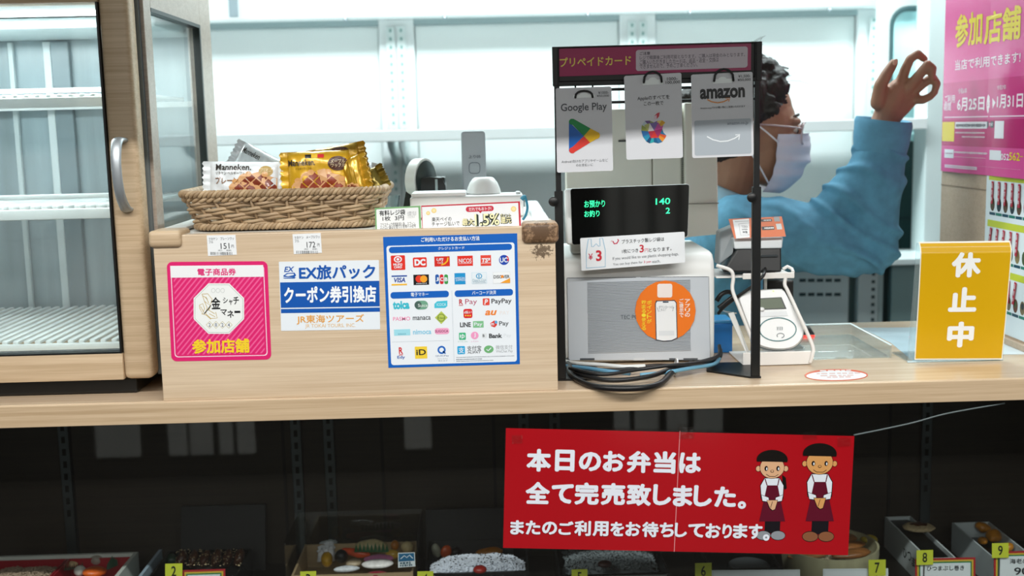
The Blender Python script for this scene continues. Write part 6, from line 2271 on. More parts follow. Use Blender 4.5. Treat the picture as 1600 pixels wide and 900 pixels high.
def spanx(xa, xb, y, z):
    return PZ(xa, y, z).x, PZ(xb, y, z).x


def lid_stand(t, xa, xb, ytop, Yb, m, name='lid', lean=0.035):
    """open lid leaning upright behind the box"""
    za = PY((xa + xb) / 2, ytop, Yb).z
    x0, x1 = PY(xa, ytop, Yb).x, PY(xb, ytop, Yb).x
    g = G(m)
    zz0 = RZ + 0.004
    g.hexa([Vector((x0, Yb - lean, zz0)), Vector((x1, Yb - lean, zz0)), Vector((x1, Yb - lean + .004, zz0)), Vector((x0, Yb - lean + .004, zz0)), Vector((x0, Yb, za)), Vector((x1, Yb, za)), Vector((x1, Yb + .004, za)), Vector((x0, Yb + .004, za))])
    return g.build(name, t)


BLK = mat('#0d0f10', 0.18, coat=0.4)
PLW = mat('#c8cfc8', 0.4)
REDT = mat('#9a1f2a', 0.35)
SHELLB = glass_mat('clear_lid', (0.93, 0.95, 0.94), 0.05, 1.3)

# 1: white box with red inner trays
yb1 = PZ(110, 872, ZR).y
x0, x1 = spanx(-6, 214, 868, ZR)
t = thing('lunch_box', 'white lunch box with red inner trays at the far left of the case', 'lunch box', ((x0 + x1) / 2, yb1 - .07, RZ), group='boxed lunches in the display case')
tray(t, x0, x1, yb1 - 0.14, yb1 + 0.012, RZ, RH + .004, 0.007, PLW)
xm_ = PZ(98, 880, ZR).x
tray(t, x0 + .009, xm_ - .001, yb1 - 0.13, yb1 + 0.003, RZ + .004, RH - .006, 0.003, REDT, 'inner_tray')
tray(t, xm_ + .001, x1 - .009, yb1 - 0.13, yb1 + 0.003, RZ + .004, RH - .006, 0.003, REDT, 'inner_tray')
rice('rice', 'brownish seasoned rice in the leftmost white lunch box', x0 + .013, xm_ - .005, yb1 - .12, yb1 - .002, RZ + .009, .036, '#a08c78', 900, 2)
food('carrot', 'bright orange carrot piece in the leftmost lunch box', 148, 893, ZF, (0.022, 0.016, 0.009), '#e0661c', (0.1, 0.1, .5), .1)
food('radish', 'white round radish piece beside the carrot in the leftmost lunch box', 125, 892, ZF, (0.011, 0.011, 0.010), '#d9dcd2', nz=.05)
food('taro', 'pale grey taro ball in the leftmost lunch box', 152, 874, ZF + .004, (0.014, 0.013, 0.012), '#9b958a', nz=.1)
food('potato', 'pale yellow potato slice at the back of the leftmost lunch box', 112, 881, ZF, (0.013, 0.009, 0.006), '#c8b487', nz=.1)
food('potato', 'second potato slice next to the taro in the leftmost lunch box', 130, 878, ZF, (0.010, 0.009, 0.006), '#b7a579', nz=.1)
food('pickle', 'dark mauve pickle at the right of the leftmost lunch box', 190, 873, ZF, (0.016, 0.012, 0.009), '#5f5560', nz=.4)
g = G(mat('#1f4d33', 0.4))
for i in range(7):
    a = PZ(166 + i * 2.2, 890 - i, ZF)
    g.add([a, a + Vector((.006, 0, 0)), a + Vector((.004, .004, .022 - abs(i - 3) * .003)), a + Vector((0.001, .004, .018 - abs(i - 3) * .003))], [(0, 1, 2, 3)])
g.build('green_leaf', label='green leaf standing in the leftmost lunch box', cat='leaf', fixn=False)
g = G(mat('#1d3a22', 0.5))
for i in range(10):
    a = PZ(98 + i * 3.2, 892 - i * .5, ZF)
    g.add([a, a + Vector((.004, 0, 0)), a + Vector((.002, .003, .009 + .004 * (i % 2)))], [(0, 1, 2)])
g.build('garnish_leaf', label='jagged green divider leaf by the tray edge of the leftmost lunch box', cat='leaf', fixn=False)
# 2: black box with standing lid, sesame meat
yb2 = PZ(320, 862, ZR).y
x0, x1 = spanx(256, 386, 870, ZR)
t = thing('lunch_box', 'black lunch box of sesame meat slices with its lid standing open, numbered 2', 'lunch box', ((x0 + x1) / 2, yb2 - .06, RZ), group='boxed lunches in the display case')
tray(t, x0, x1, yb2 - 0.13, yb2 + 0.01, RZ, RH, 0.004, BLK)
lid_stand(t, 283, 415, 790, yb2 + .055, mat('#0c0e10', 0.4, spec=0.25))
G(mat('#9fb4c4', 0.3)).box(x0 - .017, x0 - .011, yb2 - 0.13, yb2 + 0.008, RZ, RH + RZ + .004).build('pale_side', t)
for i in range(6):
    xx = 284 + i * 18
    food('meat_slice', 'brown sesame-coated meat slice, %s from the left in box 2' % ordn[i], xx, 874 - i * .6, ZF + .004, (0.0095, 0.022, 0.016), '#4a2514' if i % 2 == 0 else '#55301b', (0, .35, .12), .22, group='sesame meat slices in box 2', freq=120, nv=.5)
ses = G(mat('#cdb68d', 0.4))
rn = random.Random(5)
for i in range(130):
    c = PZ(rn.uniform(274, 376), rn.uniform(858, 884), ZF + .018 + rn.uniform(-.003, .001))
    ses.ell(c, (0.0015, 0.0009, 0.0007), nu=6, nv=4, rot=Matrix.Rotation(rn.uniform(0, 6), 3, 'Z'))
ses.build('sesame', label='pale sesame seeds sprinkled over the meat slices in box 2', cat='sesame', kind='stuff')
food('green_leaf', 'dark green leaf at the left end of box 2', 268, 874, ZF, (0.012, 0.014, 0.010), '#173a2a', nz=.4, cat='leaf')

# 3: tan box under a clear cover
yb3 = PZ(560, 848, ZR).y
x0, x1 = spanx(470, 650, 862, ZR)
t = thing('lunch_box', 'tan wooden lunch box of mixed side dishes under a clear cover', 'lunch box', ((x0 + x1) / 2, yb3 - .06, RZ), group='boxed lunches in the display case')
tray(t, x0, x1, yb3 - 0.15, yb3 + 0.01, RZ, RH - .004, 0.004, mat('#a08b6a', 0.5, nv=.15, ns=20))
g = G(SHELLB)
xa_, xb_ = PZ(448, 890, ZR).x, PZ(655, 890, ZR).x
ztop = PY(600, 800, yb3 - .0).z
g.box(x0 - .010, x0 - .0085, yb3 - .15, yb3 + .012, RZ, ztop)
g.box(x1 + .0085, x1 + .010, yb3 - .15, yb3 + .012, RZ, ztop)
g.box(x0 - .010, x1 + .010, yb3 + .012, yb3 + .0135, RZ, ztop)
g.box(x0 - .010, x1 + .010, yb3 - .15, yb3 - .1485, RZ, RZ + .03)
g.build('clear_cover', t)
for nm, lab, x, y, r, col, rot, nz in (
        ('egg_roll', 'yellow egg piece at the left of box 3', 511, 874, (0.011, 0.018, 0.014), '#c99a22', (0, .1, .2), .08),
        ('seaweed_roll', 'black seaweed roll beside the egg in box 3', 533, 869, (0.013, 0.013, 0.013), '#191c1e', (0, 0, 0), .08),
        ('shrimp', 'bright orange shrimp across box 3', 557, 864, (0.028, 0.009, 0.008), '#d9532a', (0, .12, -.25), .25),
        ('fish_cake', 'pink-edged fish cake slice in box 3', 592, 873, (0.028, 0.013, 0.006), '#cf7fae', (0.2, 0, 0.05), .05),
        ('fish_cake', 'white fish cake slice in front in box 3', 590, 881, (0.030, 0.013, 0.007), '#d8d6d4', (0.2, 0, 0.05), .05),
        ('rice_ball', 'cream rice roll with a green leaf band in box 3', 581, 853, (0.031, 0.014, 0.013), '#b3a77c', (0, 0, 0), .08),
        ('sweet_potato', 'amber cube at the back of box 3', 617, 852, (0.008, 0.009, 0.010), '#b36f1c', (0, 0, 0), .08),
        ('quail_egg', 'pale round egg at the back right of box 3', 636, 855, (0.012, 0.011, 0.011), '#cbb98a', (0, 0, 0), .04),
        ('egg_slice', 'yellow egg slice in the middle of box 3', 613, 866, (0.013, 0.010, 0.009), '#d3a93c', (0, 0, 0), .08),
        ('scallop', 'beige shellfish at the front of box 3', 553, 880, (0.015, 0.012, 0.008), '#a8977c', (0, 0, 0), .2),
        ('radish', 'white radish strip at the front left of box 3', 541, 889, (0.024, 0.008, 0.006), '#c8cdd2', (0, 0, .1), .1),
        ('pickle', 'deep red pickle at the front of box 3', 590, 897, (0.018, 0.008, 0.006), '#8c1f33', (0, 0, 0), .2)):
    food(nm, lab, x, y, ZF + .004, r, col, rot, nz)
g = G(mat('#1f5a34', 0.4))
for i in range(9):
    a = PZ(554 + i * 6, 861, ZF + .010)
    g.add([a + Vector((0, -.006, 0)), a + Vector((.008, -.006, 0)), a + Vector((.004, -.004, .016 + .003 * (i % 2)))], [(0, 1, 2)])
g.build('garnish_leaf', label='row of green jagged leaf points in front of the rice roll in box 3', cat='leaf', fixn=False)
rice('rice', 'small heap of white rice at the left of box 3', PZ(497, 857, ZF).x, PZ(524, 857, ZF).x, PZ(510, 862, ZF).y, PZ(510, 848, ZF).y, ZF - .02, .028, '#cfd3d8', 160, 6)
s = Sign('bento_label', 'small blue and white sticker on the clear cover of box 3', 'sticker', [PY(x, y, yb3 - .152) for x, y in ((622, 864), (648, 863), (649, 885), (622, 887))], base='#dbe3e6', th=.0005)
s.start('blue_field').rect(623, 865, 647.5, 876, '#1c6088', 1)
s.start('mountain').line([(626, 873), (632, 868), (636, 871), (640, 867), (645, 872)], 1.2, '#e6eef2', 2)
s.start('lettering').greek(625, 878, 643, 881, '#3b5a6a').greek(625, 882, 645, 884.5, '#3b5a6a')
s.done()

# 4: black box of rice, lid standing
yb4 = PZ(750, 845, ZR).y
x0, x1 = spanx(667, 825, 870, ZR)
t = thing('lunch_box', 'black lunch box of white rice with a red plum, lid standing open behind', 'lunch box', ((x0 + x1) / 2, yb4 - .07, RZ), group='boxed lunches in the display case')
tray(t, x0, x1, yb4 - 0.16, yb4 + 0.01, RZ, RH, 0.004, BLK)
lid_stand(t, 665, 800, 795, yb4 + .025, mat('#090b0c', 0.4, spec=0.2))
yd = PZ(750, 871, ZR).y
G(BLK).box(x0 + .005, x1 - .005, yd, yd + .003, RZ + .003, ZR - .004).build('divider', t)
rice('rice', 'white rice with black sesame in the open black box', x0 + .008, x1 - .006, yb4 - .15, yd - .002, RZ + .004, .060, '#d3dae6', 1500, 7, sesame=110)
food('pickled_plum', 'red pickled plum in the middle of the white rice', 750, 890, RZ + .066, (0.012, 0.011, 0.007), '#a02a22', nz=.08)
food('carrot', 'orange carrot slice at the back left of the black rice box', 697, 862, ZF + .004, (0.011, 0.007, 0.013), '#dc5a1e', (0, .4, .3), .08)
food('radish', 'pale radish slice beside the carrot in the black rice box', 682, 860, ZF + .004, (0.009, 0.008, 0.014), '#a9ab98', (0, -.3, 0), .1)
food('black_bean', 'glossy dark bean cluster in the black rice box', 712, 861, ZF, (0.011, 0.010, 0.008), '#1a1216', nz=.2)
food('fish_fillet', 'golden fried fish fillet at the back of the black rice box', 767, 862, ZF + .004, (0.026, 0.012, 0.008), '#c07a1c', (0, 0, .08), .3)

# 5: rice box behind the sign, food and rim coloured darker for its shade
yb5 = PZ(950, 850, ZR).y
x0, x1 = spanx(868, 1036, 870, ZR)
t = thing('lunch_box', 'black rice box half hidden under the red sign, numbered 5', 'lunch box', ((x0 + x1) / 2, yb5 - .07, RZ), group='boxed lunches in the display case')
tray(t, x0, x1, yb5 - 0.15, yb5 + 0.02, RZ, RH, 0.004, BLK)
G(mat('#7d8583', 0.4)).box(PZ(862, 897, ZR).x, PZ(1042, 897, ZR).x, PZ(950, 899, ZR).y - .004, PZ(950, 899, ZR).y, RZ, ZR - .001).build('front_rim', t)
rice('rice', 'rice in the box under the red sign', x0 + .015, x1 - .012, yb5 - .11, yb5 + .004, RZ + .004, .054, '#737c80', 1000, 8, sesame=60)  # grey rice colour includes the shade under the sign
food('pickled_plum', 'plum on the rice, darkened for the shade of the red sign', 945, 881, RZ + .060, (0.013, 0.011, 0.006), '#3a1c18', nz=.08)

# 6: dark box with a round dish
yb6 = PZ(1180, 850, ZR).y
x0, x1 = spanx(1100, 1212, 872, ZR)
t = thing('lunch_box', 'dark lunch box with a grey round dish below the staff figures, numbered 6', 'lunch box', ((x0 + x1) / 2, yb6 - .06, RZ), group='boxed lunches in the display case')
tray(t, x0, x1, yb6 - 0.12, yb6 + 0.03, RZ, RH, 0.004, BLK)
c = PZ(1170, 880, ZF)
G(mat('#3c4042', 0.3)).lathe([(.030, 0), (.038, .006), (.036, .008), (.028, .003)], (c.x, c.y, ZF - .01), n=30).build('round_dish', t, smooth=60)

# 7: round wooden tub of eel rice
c = PZ(1296, 858, ZR)
rx = PZ(1372, 858, ZR).x - c.x
t = thing('wooden_tub', 'round pale wooden tub of eel slices at the right of the red sign', 'lunch tub', (c.x, c.y, RZ), group='boxed lunches in the display case')
TUB = mat('#a9a585', 0.5, nv=.12, ns=60, stretch=(1, 1, .05))
G(TUB).lathe([(rx * .93, 0.0), (rx, .05), (rx * 1.0, ZR - RZ + .012), (rx * .955, ZR - RZ + .012), (rx * .95, .012), (rx * .3, .010)], (c.x, c.y, RZ), n=48).build('tub', t, smooth=40)
for i in range(6):
    xx, yy = c.x - rx * .55 + (i % 2) * rx * .95, c.y + rx * (.55 - .42 * (i // 2))
    g = G(mat('#8a5a30' if i % 2 else '#9c6d40', 0.35, nv=.45, ns=60, stretch=(.4, 3, 1), coat=.3))
    g.ell((xx, yy, RZ + .052), (rx * .46, rx * .17, .008), nu=22, nv=10, rot=Matrix.Rotation(.25, 3, 'Z'), fn=lambda p, d: p * (1 + .2 * noise.noise((p.x * 40 + i, p.y * 60, 2))))
    g.build('eel_slice', smooth=180, label='glazed eel slice, %s counted from the back of the wooden tub' % ordn[i], cat='food', group='eel slices in the wooden tub')
rice('rice', 'rice under the eel slices in the wooden tub', c.x - rx * .62, c.x + rx * .62, c.y - rx * .62, c.y + rx * .62, RZ + .012, .030, '#b9ac92', 500, 9)
food('egg_shreds', 'yellow egg shreds at the rim of the wooden tub', 1358, 842, RZ + .055, (0.016, 0.012, 0.008), '#a8922c', nz=.4)

# 8: long white box with a rice roll
zt8 = RZ + .062
x0, x1 = PZ(1441, 865, zt8).x, PZ(1487, 865, zt8).x
y0_, y1_ = PZ(1480, 872, zt8).y, min(PZ(1415, 800, zt8).y + .02, 2.18)
t = thing('roll_box', 'long white paper box with brush lettering holding a thick rice roll, numbered 8', 'lunch box', ((x0 + x1) / 2, (y0_ + y1_) / 2, RZ), group='boxed lunches in the display case')
tray(t, x0, x1, y0_, y1_, RZ, zt8 - RZ, 0.003, mat('#c3ccce', 0.45))
s = Sign('x', 'x', 'x', [Vector((x0 - .0006, y1_, zt8)), Vector((x0 - .0006, y0_, zt8)), Vector((x0 - .0006, y0_, RZ)), Vector((x0 - .0006, y1_, RZ))], parent=t, board=False)
s.start('brush_lettering')
for i, ch in enumerate('ひつまぶし'):
    v, f = glyphs(ch, 0.01)
    s.g.add([s.map(s.W * (.48 + .1 * i) + p[0] * .018, s.H * (.35 + .05 * (i % 2)) + p[1] * .018, .0003 + p[2]) for p in v], f, mat('#23282a', .5))
s.done()
xc8 = (x0 + x1) / 2
G(mat('#0c0e0d', 0.4, nv=.3, ns=50)).box(x0 + .004, x1 - .004, y0_ + .006, y1_ - .004, RZ + .004, zt8 - .004, bev=.006).build('seaweed_roll', smooth=40, label='black seaweed-wrapped roll lying in the long white box', cat='food')
c = PZ(1435, 823, zt8 + .004)
t2 = thing('rice_roll_slice', 'round slice of rice roll with brown filling on the long box', 'food', (c.x, c.y, zt8 - .003))
rr8 = PZ(1457, 823, zt8).x - c.x
G(mat('#c9b58d', 0.45, nv=.3, ns=200, bump=.5, bs=400)).ell((c.x, c.y, zt8 + .003), (rr8, rr8 * .8, .006), nu=28, nv=10, fn=lambda p, d: p * (1 + .12 * noise.noise((p.x * 150, p.y * 150, 1)))).build('rice', t2, smooth=180)
G(mat('#5a3214', 0.3, nv=.5, ns=120)).ell((c.x + .001, c.y + .002, zt8 + .0075), (rr8 * .58, rr8 * .42, .003), nu=20, nv=8, fn=lambda p, d: p * (1 + .35 * noise.noise((p.x * 120, p.y * 120, 4)))).build('filling', t2, smooth=180)

# 9: white box with shrimp
zt9 = RZ + .058
x0, x1 = PZ(1536, 858, zt9).x, PZ(1600, 858, zt9).x
y0_, y1_ = PZ(1570, 880, zt9).y, min(PZ(1540, 815, zt9).y, 2.18)
t = thing('shrimp_box', 'white box of golden shrimp in the right corner of the case, numbered 9', 'lunch box', ((x0 + x1) / 2, (y0_ + y1_) / 2, RZ), group='boxed lunches in the display case')
tray(t, x0, x1, y0_, y1_, RZ, zt9 - RZ, 0.003, mat('#b9c3c6', 0.45))
G(BLK).box(x0 + .004, x1 - .004, y0_ + .004, y1_ - .004, RZ + .003, RZ + .028).build('inner_liner', t)
for i, (x, y, r) in enumerate(((1537, 825, .015), (1552, 838, .017), (1535, 845, .010), (1572, 856, .012))):
    food('shrimp', 'golden shrimp, %s from the back in box 9' % ordn[i], x, y, RZ + .05, (r, r * .8, r * .7), '#b57518', (0, .2, i), .35, group='golden shrimp in box 9')

# ---- number cards and price cards
def numcard(n, quad, lab):
    yq_ = 1.93
    s = Sign('number_card', lab, 'number card', [PY(x, y, yq_) for x, y in quad], base='#c3cc3c', th=.0006, group='yellow number cards in the case', rough=.4)
    (xa, ya_), (xb, yb_) = quad[0], quad[2]
    s.start('lettering')
    v, f = glyphs(str(n), 0.015)
    s.g.add([s.map(s.W * (.36 + .28 * p[0]), s.H * (.18 + .66 * p[1]), .0004 + p[2]) for p in v], f, mat('#1b1d16', .5))
    # wire foot down to the shelf
    b = (s.c[2] + s.c[3]) / 2
    s.done()
    G(mat('#8a8f92', .3, .8)).tube([Vector((b.x, b.y + .003, RZ)), Vector((b.x, b.y + .003, b.z + .010))], .0012, n=6).build('wire_foot', s.root)
    return s


def R4(x0, y0, x1, y1):
    return [(x0, y0), (x1, y0 - .6), (x1, y1 - .6), (x0, y1)]


for n_, q_ in ((2, R4(258, 881, 285, 905)), (3, R4(469, 893, 494, 917)), (4, R4(652, 893, 677, 917)), (5, R4(893, 890, 918, 914)), (6, R4(1086, 880, 1112, 905)), (7, R4(1357, 875, 1384, 900)), (8, R4(1432, 860, 1458, 883)), (9, R4(1550, 849, 1576, 872))):
    numcard(n_, q_, 'yellow-green number card reading %d %s' % (n_, {2: 'in front of the sesame meat', 3: 'under the clear-covered tan box', 4: 'left of the white rice', 5: 'on the dim rice box under the sign', 6: 'below the staff figures', 7: 'at the wooden tub', 8: 'on the long white roll box', 9: 'at the golden shrimp'}[n_]))


def pricecard(quad, lab, title, price, style):
    s = Sign('price_card', lab, 'price card', [PY(x, y, 1.935) for x, y in quad], base=('#a3262c' if style == 'tri' else '#cfd8da'), th=.0008, group='price cards in the case', rough=.4)
    W_, H_ = s.W, s.H
    s.start('border')
    if style == 'tri':
        for i, (e, c_) in enumerate(((.0035, '#c9a83a'), (.0065, '#2f7d4a'), (.009, '#d5dde0'))):
            s._flat([(e, e), (W_ - e, e), (W_ - e, H_ - e), (e, H_ - e)], c_, 1 + i)
    else:
        s._flat([(.004, .004), (W_ - .004, .004), (W_ - .004, H_ - .004), (.004, H_ - .004)], '#d9e0e3', 1)
    s.start('lettering')
    v, f = glyphs(title, .015) if title else ((), ())
    tw = min(W_ * .62, .011 * len(title))
    s.g.add([s.map(W_ * .5 + (p[0] - .5) * tw, H_ - .023 + p[1] * .0095, .0009 + p[2]) for p in v], f, mat('#22262a', .5))
    v, f = glyphs(price, .015) if price else ((), ())
    s.g.add([s.map(W_ * .36 + p[0] * W_ * .4, H_ - .044 + p[1] * .014, .0009 + p[2]) for p in v], f, mat('#22262a', .5))
    b = (s.c[2] + s.c[3]) / 2
    s.done()
    G(mat('#8a8f92', .3, .8)).tube([Vector((b.x, b.y + .003, RZ)), Vector((b.x, b.y + .003, b.z + .010))], .0012, n=6).build('wire_foot', s.root)


pricecard([(285, 891), (352, 889), (352, 935), (285, 937)], 'red, yellow and green bordered price card under the sesame meat', '', '', 'tri')
pricecard([(1112, 891), (1250, 890), (1250, 938), (1112, 939)], 'white price card below the staff figures', '松阪牛めし', '', 'pl')
pricecard([(1286, 889), (1388, 888), (1388, 935), (1286, 936)], 'white price card in front of the wooden tub', '特製仕立 ひつまぶし酢', '', 'pl')
pricecard([(1430, 873), (1524, 871), (1524, 925), (1430, 926)], 'red, yellow and green bordered price card in front of the long roll box', 'ひつまぶし巻き', '', 'tri')
pricecard([(1553, 862), (1640, 860), (1640, 914), (1553, 915)], 'red, yellow and green bordered price card in front of the golden shrimp', '海老めし', '900', 'tri')

# ================================================================== person behind the counter
HY = 2.36
HC = PY(1171, 199, HY)
RH_ = Matrix.Rotation(math.radians(-4), 3, 'Z') @ Matrix.Rotation(math.radians(5), 3, 'Y')


def hp_(x, y, z):
    return HC + RH_ @ Vector((x, y, z))


SKIN = mat('#a2765e', 0.5, nv=0.10, ns=30, sss=0.06, bump=0.08, bs=350)
person = thing('person', 'person in a light blue shirt, white mask and glasses raising one hand behind the counter', 'person', (HC.x - .05, HY + .05, 0))


def hell(c, r, extra=None):
    rot = RH_ if extra is None else RH_ @ extra
    gb_.ell(hp_(*c), r, nu=28, nv=18, rot=rot)


gb_ = G(SKIN)
hell((-.012, 0, .028), (.096, .075, .092))
hell((.032, 0, .000), (.062, .066, .080))
hell((.040, 0, -.050), (.050, .056, .060))
hell((.050, 0, -.088), (.040, .038, .030))
hell((.082, 0, -.100), (.016, .020, .014))
hell((.072, .024, .018), (.026, .026, .011))
hell((.072, -.024, .018), (.026, .026, .011))
hell((.070, .034, -.022), (.024, .024, .020))
hell((.070, -.034, -.022), (.024, .024, .020))
capsule(gb_, hp_(.090, 0, .010), hp_(.110, 0, -.030), .008, .012)
hell((.104, .009, -.036), (.010, .008, .007))
hell((.104, -.009, -.036), (.010, .008, .007))
hell((.090, 0, -.062), (.013, .022, .006))
hell((.088, 0, -.074), (.012, .020, .007))
for sg in (-1, 1):
    hell((-.008, .074 * sg, -.008), (.016, .009, .030), Matrix.Rotation(-.25, 3, 'Y'))
    hell((-.014, .079 * sg, .004), (.014, .006, .018))
    hell((.078, .030 * sg, .000), (.013, .013, .011))
# neck and trunk
nb = HC + Vector((-.055, .02, -.175))
capsule(gb_, hp_(-.022, 0, -.05), nb, .054, .060, n=20)
tc_ = HC + Vector((-.075, .08, -.34))
gb_.ell(tc_, (.105, .165, .19), nu=28, nv=18)
gb_.ell(HC + Vector((-.07, .10, -.60)), (.105, .150, .20), nu=28, nv=18)
hipz = 0.84
gb_.ell((HC.x - .06, HY + .11, hipz), (.115, .165, .14), nu=28, nv=18)
for sg in (-1, 1):
    hx, hy_ = HC.x - .055, HY + .11 + .085 * sg
    chain(gb_, [(hx, hy_, hipz), (hx + .01, hy_, .46), (hx - .005, hy_, .10)], [.085, .056, .038])
    chain(gb_, [(hx - .03, hy_, .05), (hx + .14, hy_, .035)], [.036, .030])
# right arm: shoulder, elbow, wrist (towards the viewer)
SH_ = PY(1155, 366, 2.262)
EL = PY(1352, 372, 2.235)
WR = PY(1381, 196, 2.215)
chain(gb_, [HC + Vector((-.06, -.06, -.25)), SH_, EL], [.055, .056, .043])
chain(gb_, [EL, EL.lerp(WR, .35), WR], [.043, .044, .028])
# left arm hangs down behind
LS = HC + Vector((-.06, .19, -.25))
chain(gb_, [HC + Vector((-.06, .10, -.24)), LS, LS + Vector((.03, .03, -.27)), LS + Vector((.13, .0, -.47))], [.05, .052, .042, .027])
chain(gb_, [LS + Vector((.13, .0, -.47)), LS + Vector((.16, -.01, -.56))], [.03, .024])
# right hand: palm, thumb and four curled fingers


def hn(x, y, Y=2.20):
    return PY(x, y, Y)


for a, b, ra, rb in (((1381, 192, 2.214), (1398, 150, 2.205), .025, .026), ((1384, 182, 2.21), (1404, 140, 2.20), .022, .021), ((1394, 178, 2.21), (1416, 145, 2.20), .022, .019),
                     ((1402, 172, 2.208), (1424, 152, 2.20), .019, .016)):
    capsule(gb_, hn(*a), hn(*b), ra, rb)
FING = [  # thumb, index, middle, ring, little: joints in the picture plus depth, radii
    ([(1372, 160, 2.20), (1376, 133, 2.19), (1386, 115, 2.183), (1396, 99, 2.18)], [.015, .0125, .0108, .0085]),
    ([(1404, 138, 2.198), (1414, 110, 2.185), (1422, 92, 2.172), (1434, 84, 2.165), (1444, 92, 2.170)], [.0112, .0098, .0086, .0078, .0068]),
    ([(1415, 142, 2.190), (1435, 119, 2.166), (1449, 101, 2.150), (1457, 107, 2.146), (1456, 120, 2.154)], [.0110, .0096, .0085, .0078, .0068]),
    ([(1420, 148, 2.196), (1443, 130, 2.178), (1457, 121, 2.166), (1464, 131, 2.160), (1460, 143, 2.166)], [.0104, .0090, .0080, .0074, .0064]),
    ([(1424, 155, 2.198), (1442, 156, 2.182), (1453, 151, 2.172), (1461, 144, 2.170)], [.0098, .0082, .0072, .0062]),
]
for pts, rs in FING:
    chain(gb_, [hn(*p) for p in pts], rs, n=12)
vs, fs, ns = remesh(gb_, 0.0026, 3, 0.5)
g = G(SKIN)
g.add(vs, fs)
g.build('body', person, smooth=180, fixn=False)
# finger nails on the raised hand
for pts, rs in FING[:1]:
    p = hn(*pts[-1])
    G(mat('#cfa890', .3)).ell(p + Vector((.001, -.0075, .002)), (.0048, .0016, .0065), nu=12, nv=8, rot=Matrix.Rotation(.5, 3, 'Y')).build('nail', person, smooth=180)

# ---- eyes
for sg in (-1, 1):
    G(mat('#d8d2c8', .2, coat=.5)).ell(hp_(.0805, .031 * sg, -.001), (.0115, .0115, .0075), nu=18, nv=10).build('eye', person, smooth=180)
    G(mat('#15100d', .2, coat=.5)).ell(hp_(.0915, .032 * sg, -.002), (.0022, .0050, .0050), nu=14, nv=8, rot=RH_).build('iris', person, smooth=180)
    bg = G(mat('#3a2f29', .7))
    bg.tube([hp_(.088, .012 * sg, .027), hp_(.090, .030 * sg, .031), hp_(.078, .048 * sg, .027)], [.002, .0032, .0015], n=8)
    bg.build('eyebrow', person, smooth=180)
# ---- hair: cap with curls
hg_ = G()
for c, r in (((-.022, 0, .050), (.103, .086, .088)), ((-.050, 0, .000), (.078, .082, .085)), ((.030, 0, .098), (.055, .062, .030)), ((-.02, 0, .115), (.07, .06, .035)), ((-.075, 0, -.03), (.05, .06, .06)), ((.035, -.045, .075), (.040, .026, .036)), ((.035, .045, .075), (.040, .026, .036))):
    hg_.ell(hp_(*c), r, nu=26, nv=16, rot=RH_)
rn = random.Random(3)
for i in range(60):
    th, ph = rn.uniform(0.1, 1.75), rn.uniform(0, 6.28)
    d = Vector((math.sin(th) * math.cos(ph) * .105 - .03, math.sin(th) * math.sin(ph) * .088, math.cos(th) * .095 + .045))
    if d.x > .06 and d.z < .075:
        continue
    r = rn.uniform(.010, .019)
    hg_.ell(hp_(*d), (r, r, r * .8), nu=12, nv=8)
vs, fs, ns = remesh(hg_, 0.0035, 3, 0.5)
keep = []
iv = RH_.inverted()
vs2 = []
for v, n_ in zip(vs, ns):
    l = iv @ (v - HC)
    k = .0045 * noise.noise((l.x * 75, l.y * 75, l.z * 42)) + .0028 * noise.noise((l.x * 190, l.y * 190, l.z * 60))
    vs2.append(v + n_ * k)
# cut the face free
fs2 = []
for f in fs:
    c = sum((vs2[i] for i in f), Vector()) / len(f)
    l = iv @ (c - HC)
    front = .058 + .02 * noise.noise((l.y * 40, l.z * 40, 5)) if l.z > .05 else .018 + (l.z + .02) * .45 + .006 * noise.noise((l.y * 60, l.z * 60, 5))
    if l.x < front and l.z > -.085:
        fs2.append(f)
g = G(mat('#241d1b', .55, nv=.5, ns=160, bump=.7, bs=220))
g.add(vs2, fs2)
hair = g.build('hair', person, smooth=180, fixn=False)
st = G(mat('#2b2321', .5))
for i in range(55):
    th, ph = rn.uniform(0, 1.25), rn.uniform(0, 6.28)
    d = Vector((math.sin(th) * math.cos(ph), math.sin(th) * math.sin(ph), math.cos(th)))
    b = Vector((d.x * .105 - .024, d.y * .090, d.z * .098 + .045))
    L_ = rn.uniform(.012, .034)
    sw = Vector((rn.uniform(-1, 1), rn.uniform(-1, 1), rn.uniform(-.4, .8))).normalized()
    pts = [hp_(*(b + (d * (.9 * q) + sw * (q * q * 1.5) - Vector((0, 0, .5)) * q ** 3) * L_)) for q in (0, .33, .66, 1)]
    st.tube(pts, [.0007, .0006, .0005, .0003], n=4)
st.build('loose_hair', hair, smooth=180)['kind'] = 'stuff'

# ---- mask
mk = G(mat('#dcd8e2', .75, nv=.03, ns=20, bump=.15, bs=700))


def mask_pt(a, b, off=0.0):
    """a: -1..1 from ear to ear, b: 0 chin .. 1 nose bridge"""
    z = -.126 + .116 * b
    an = a * 1.15
    rad_x = .074 + .047 * math.sin(min(1, b * 1.15 + .12) * math.pi * .62) + .006 * (1 if .5 < b < .95 else 0) * (1 - abs(a))
    if b < .18:
        rad_x -= (.18 - b) * .07
    rad_y = .066 + .008 * b
    pl_ = .0016 * math.sin(b * 26)
    x = -.004 + (rad_x + pl_ + off) * math.cos(an)
    y = (rad_y + pl_ + off) * math.sin(an)
    return hp_(x, y, z + .010 * (1 - abs(a)) * (b - .3))


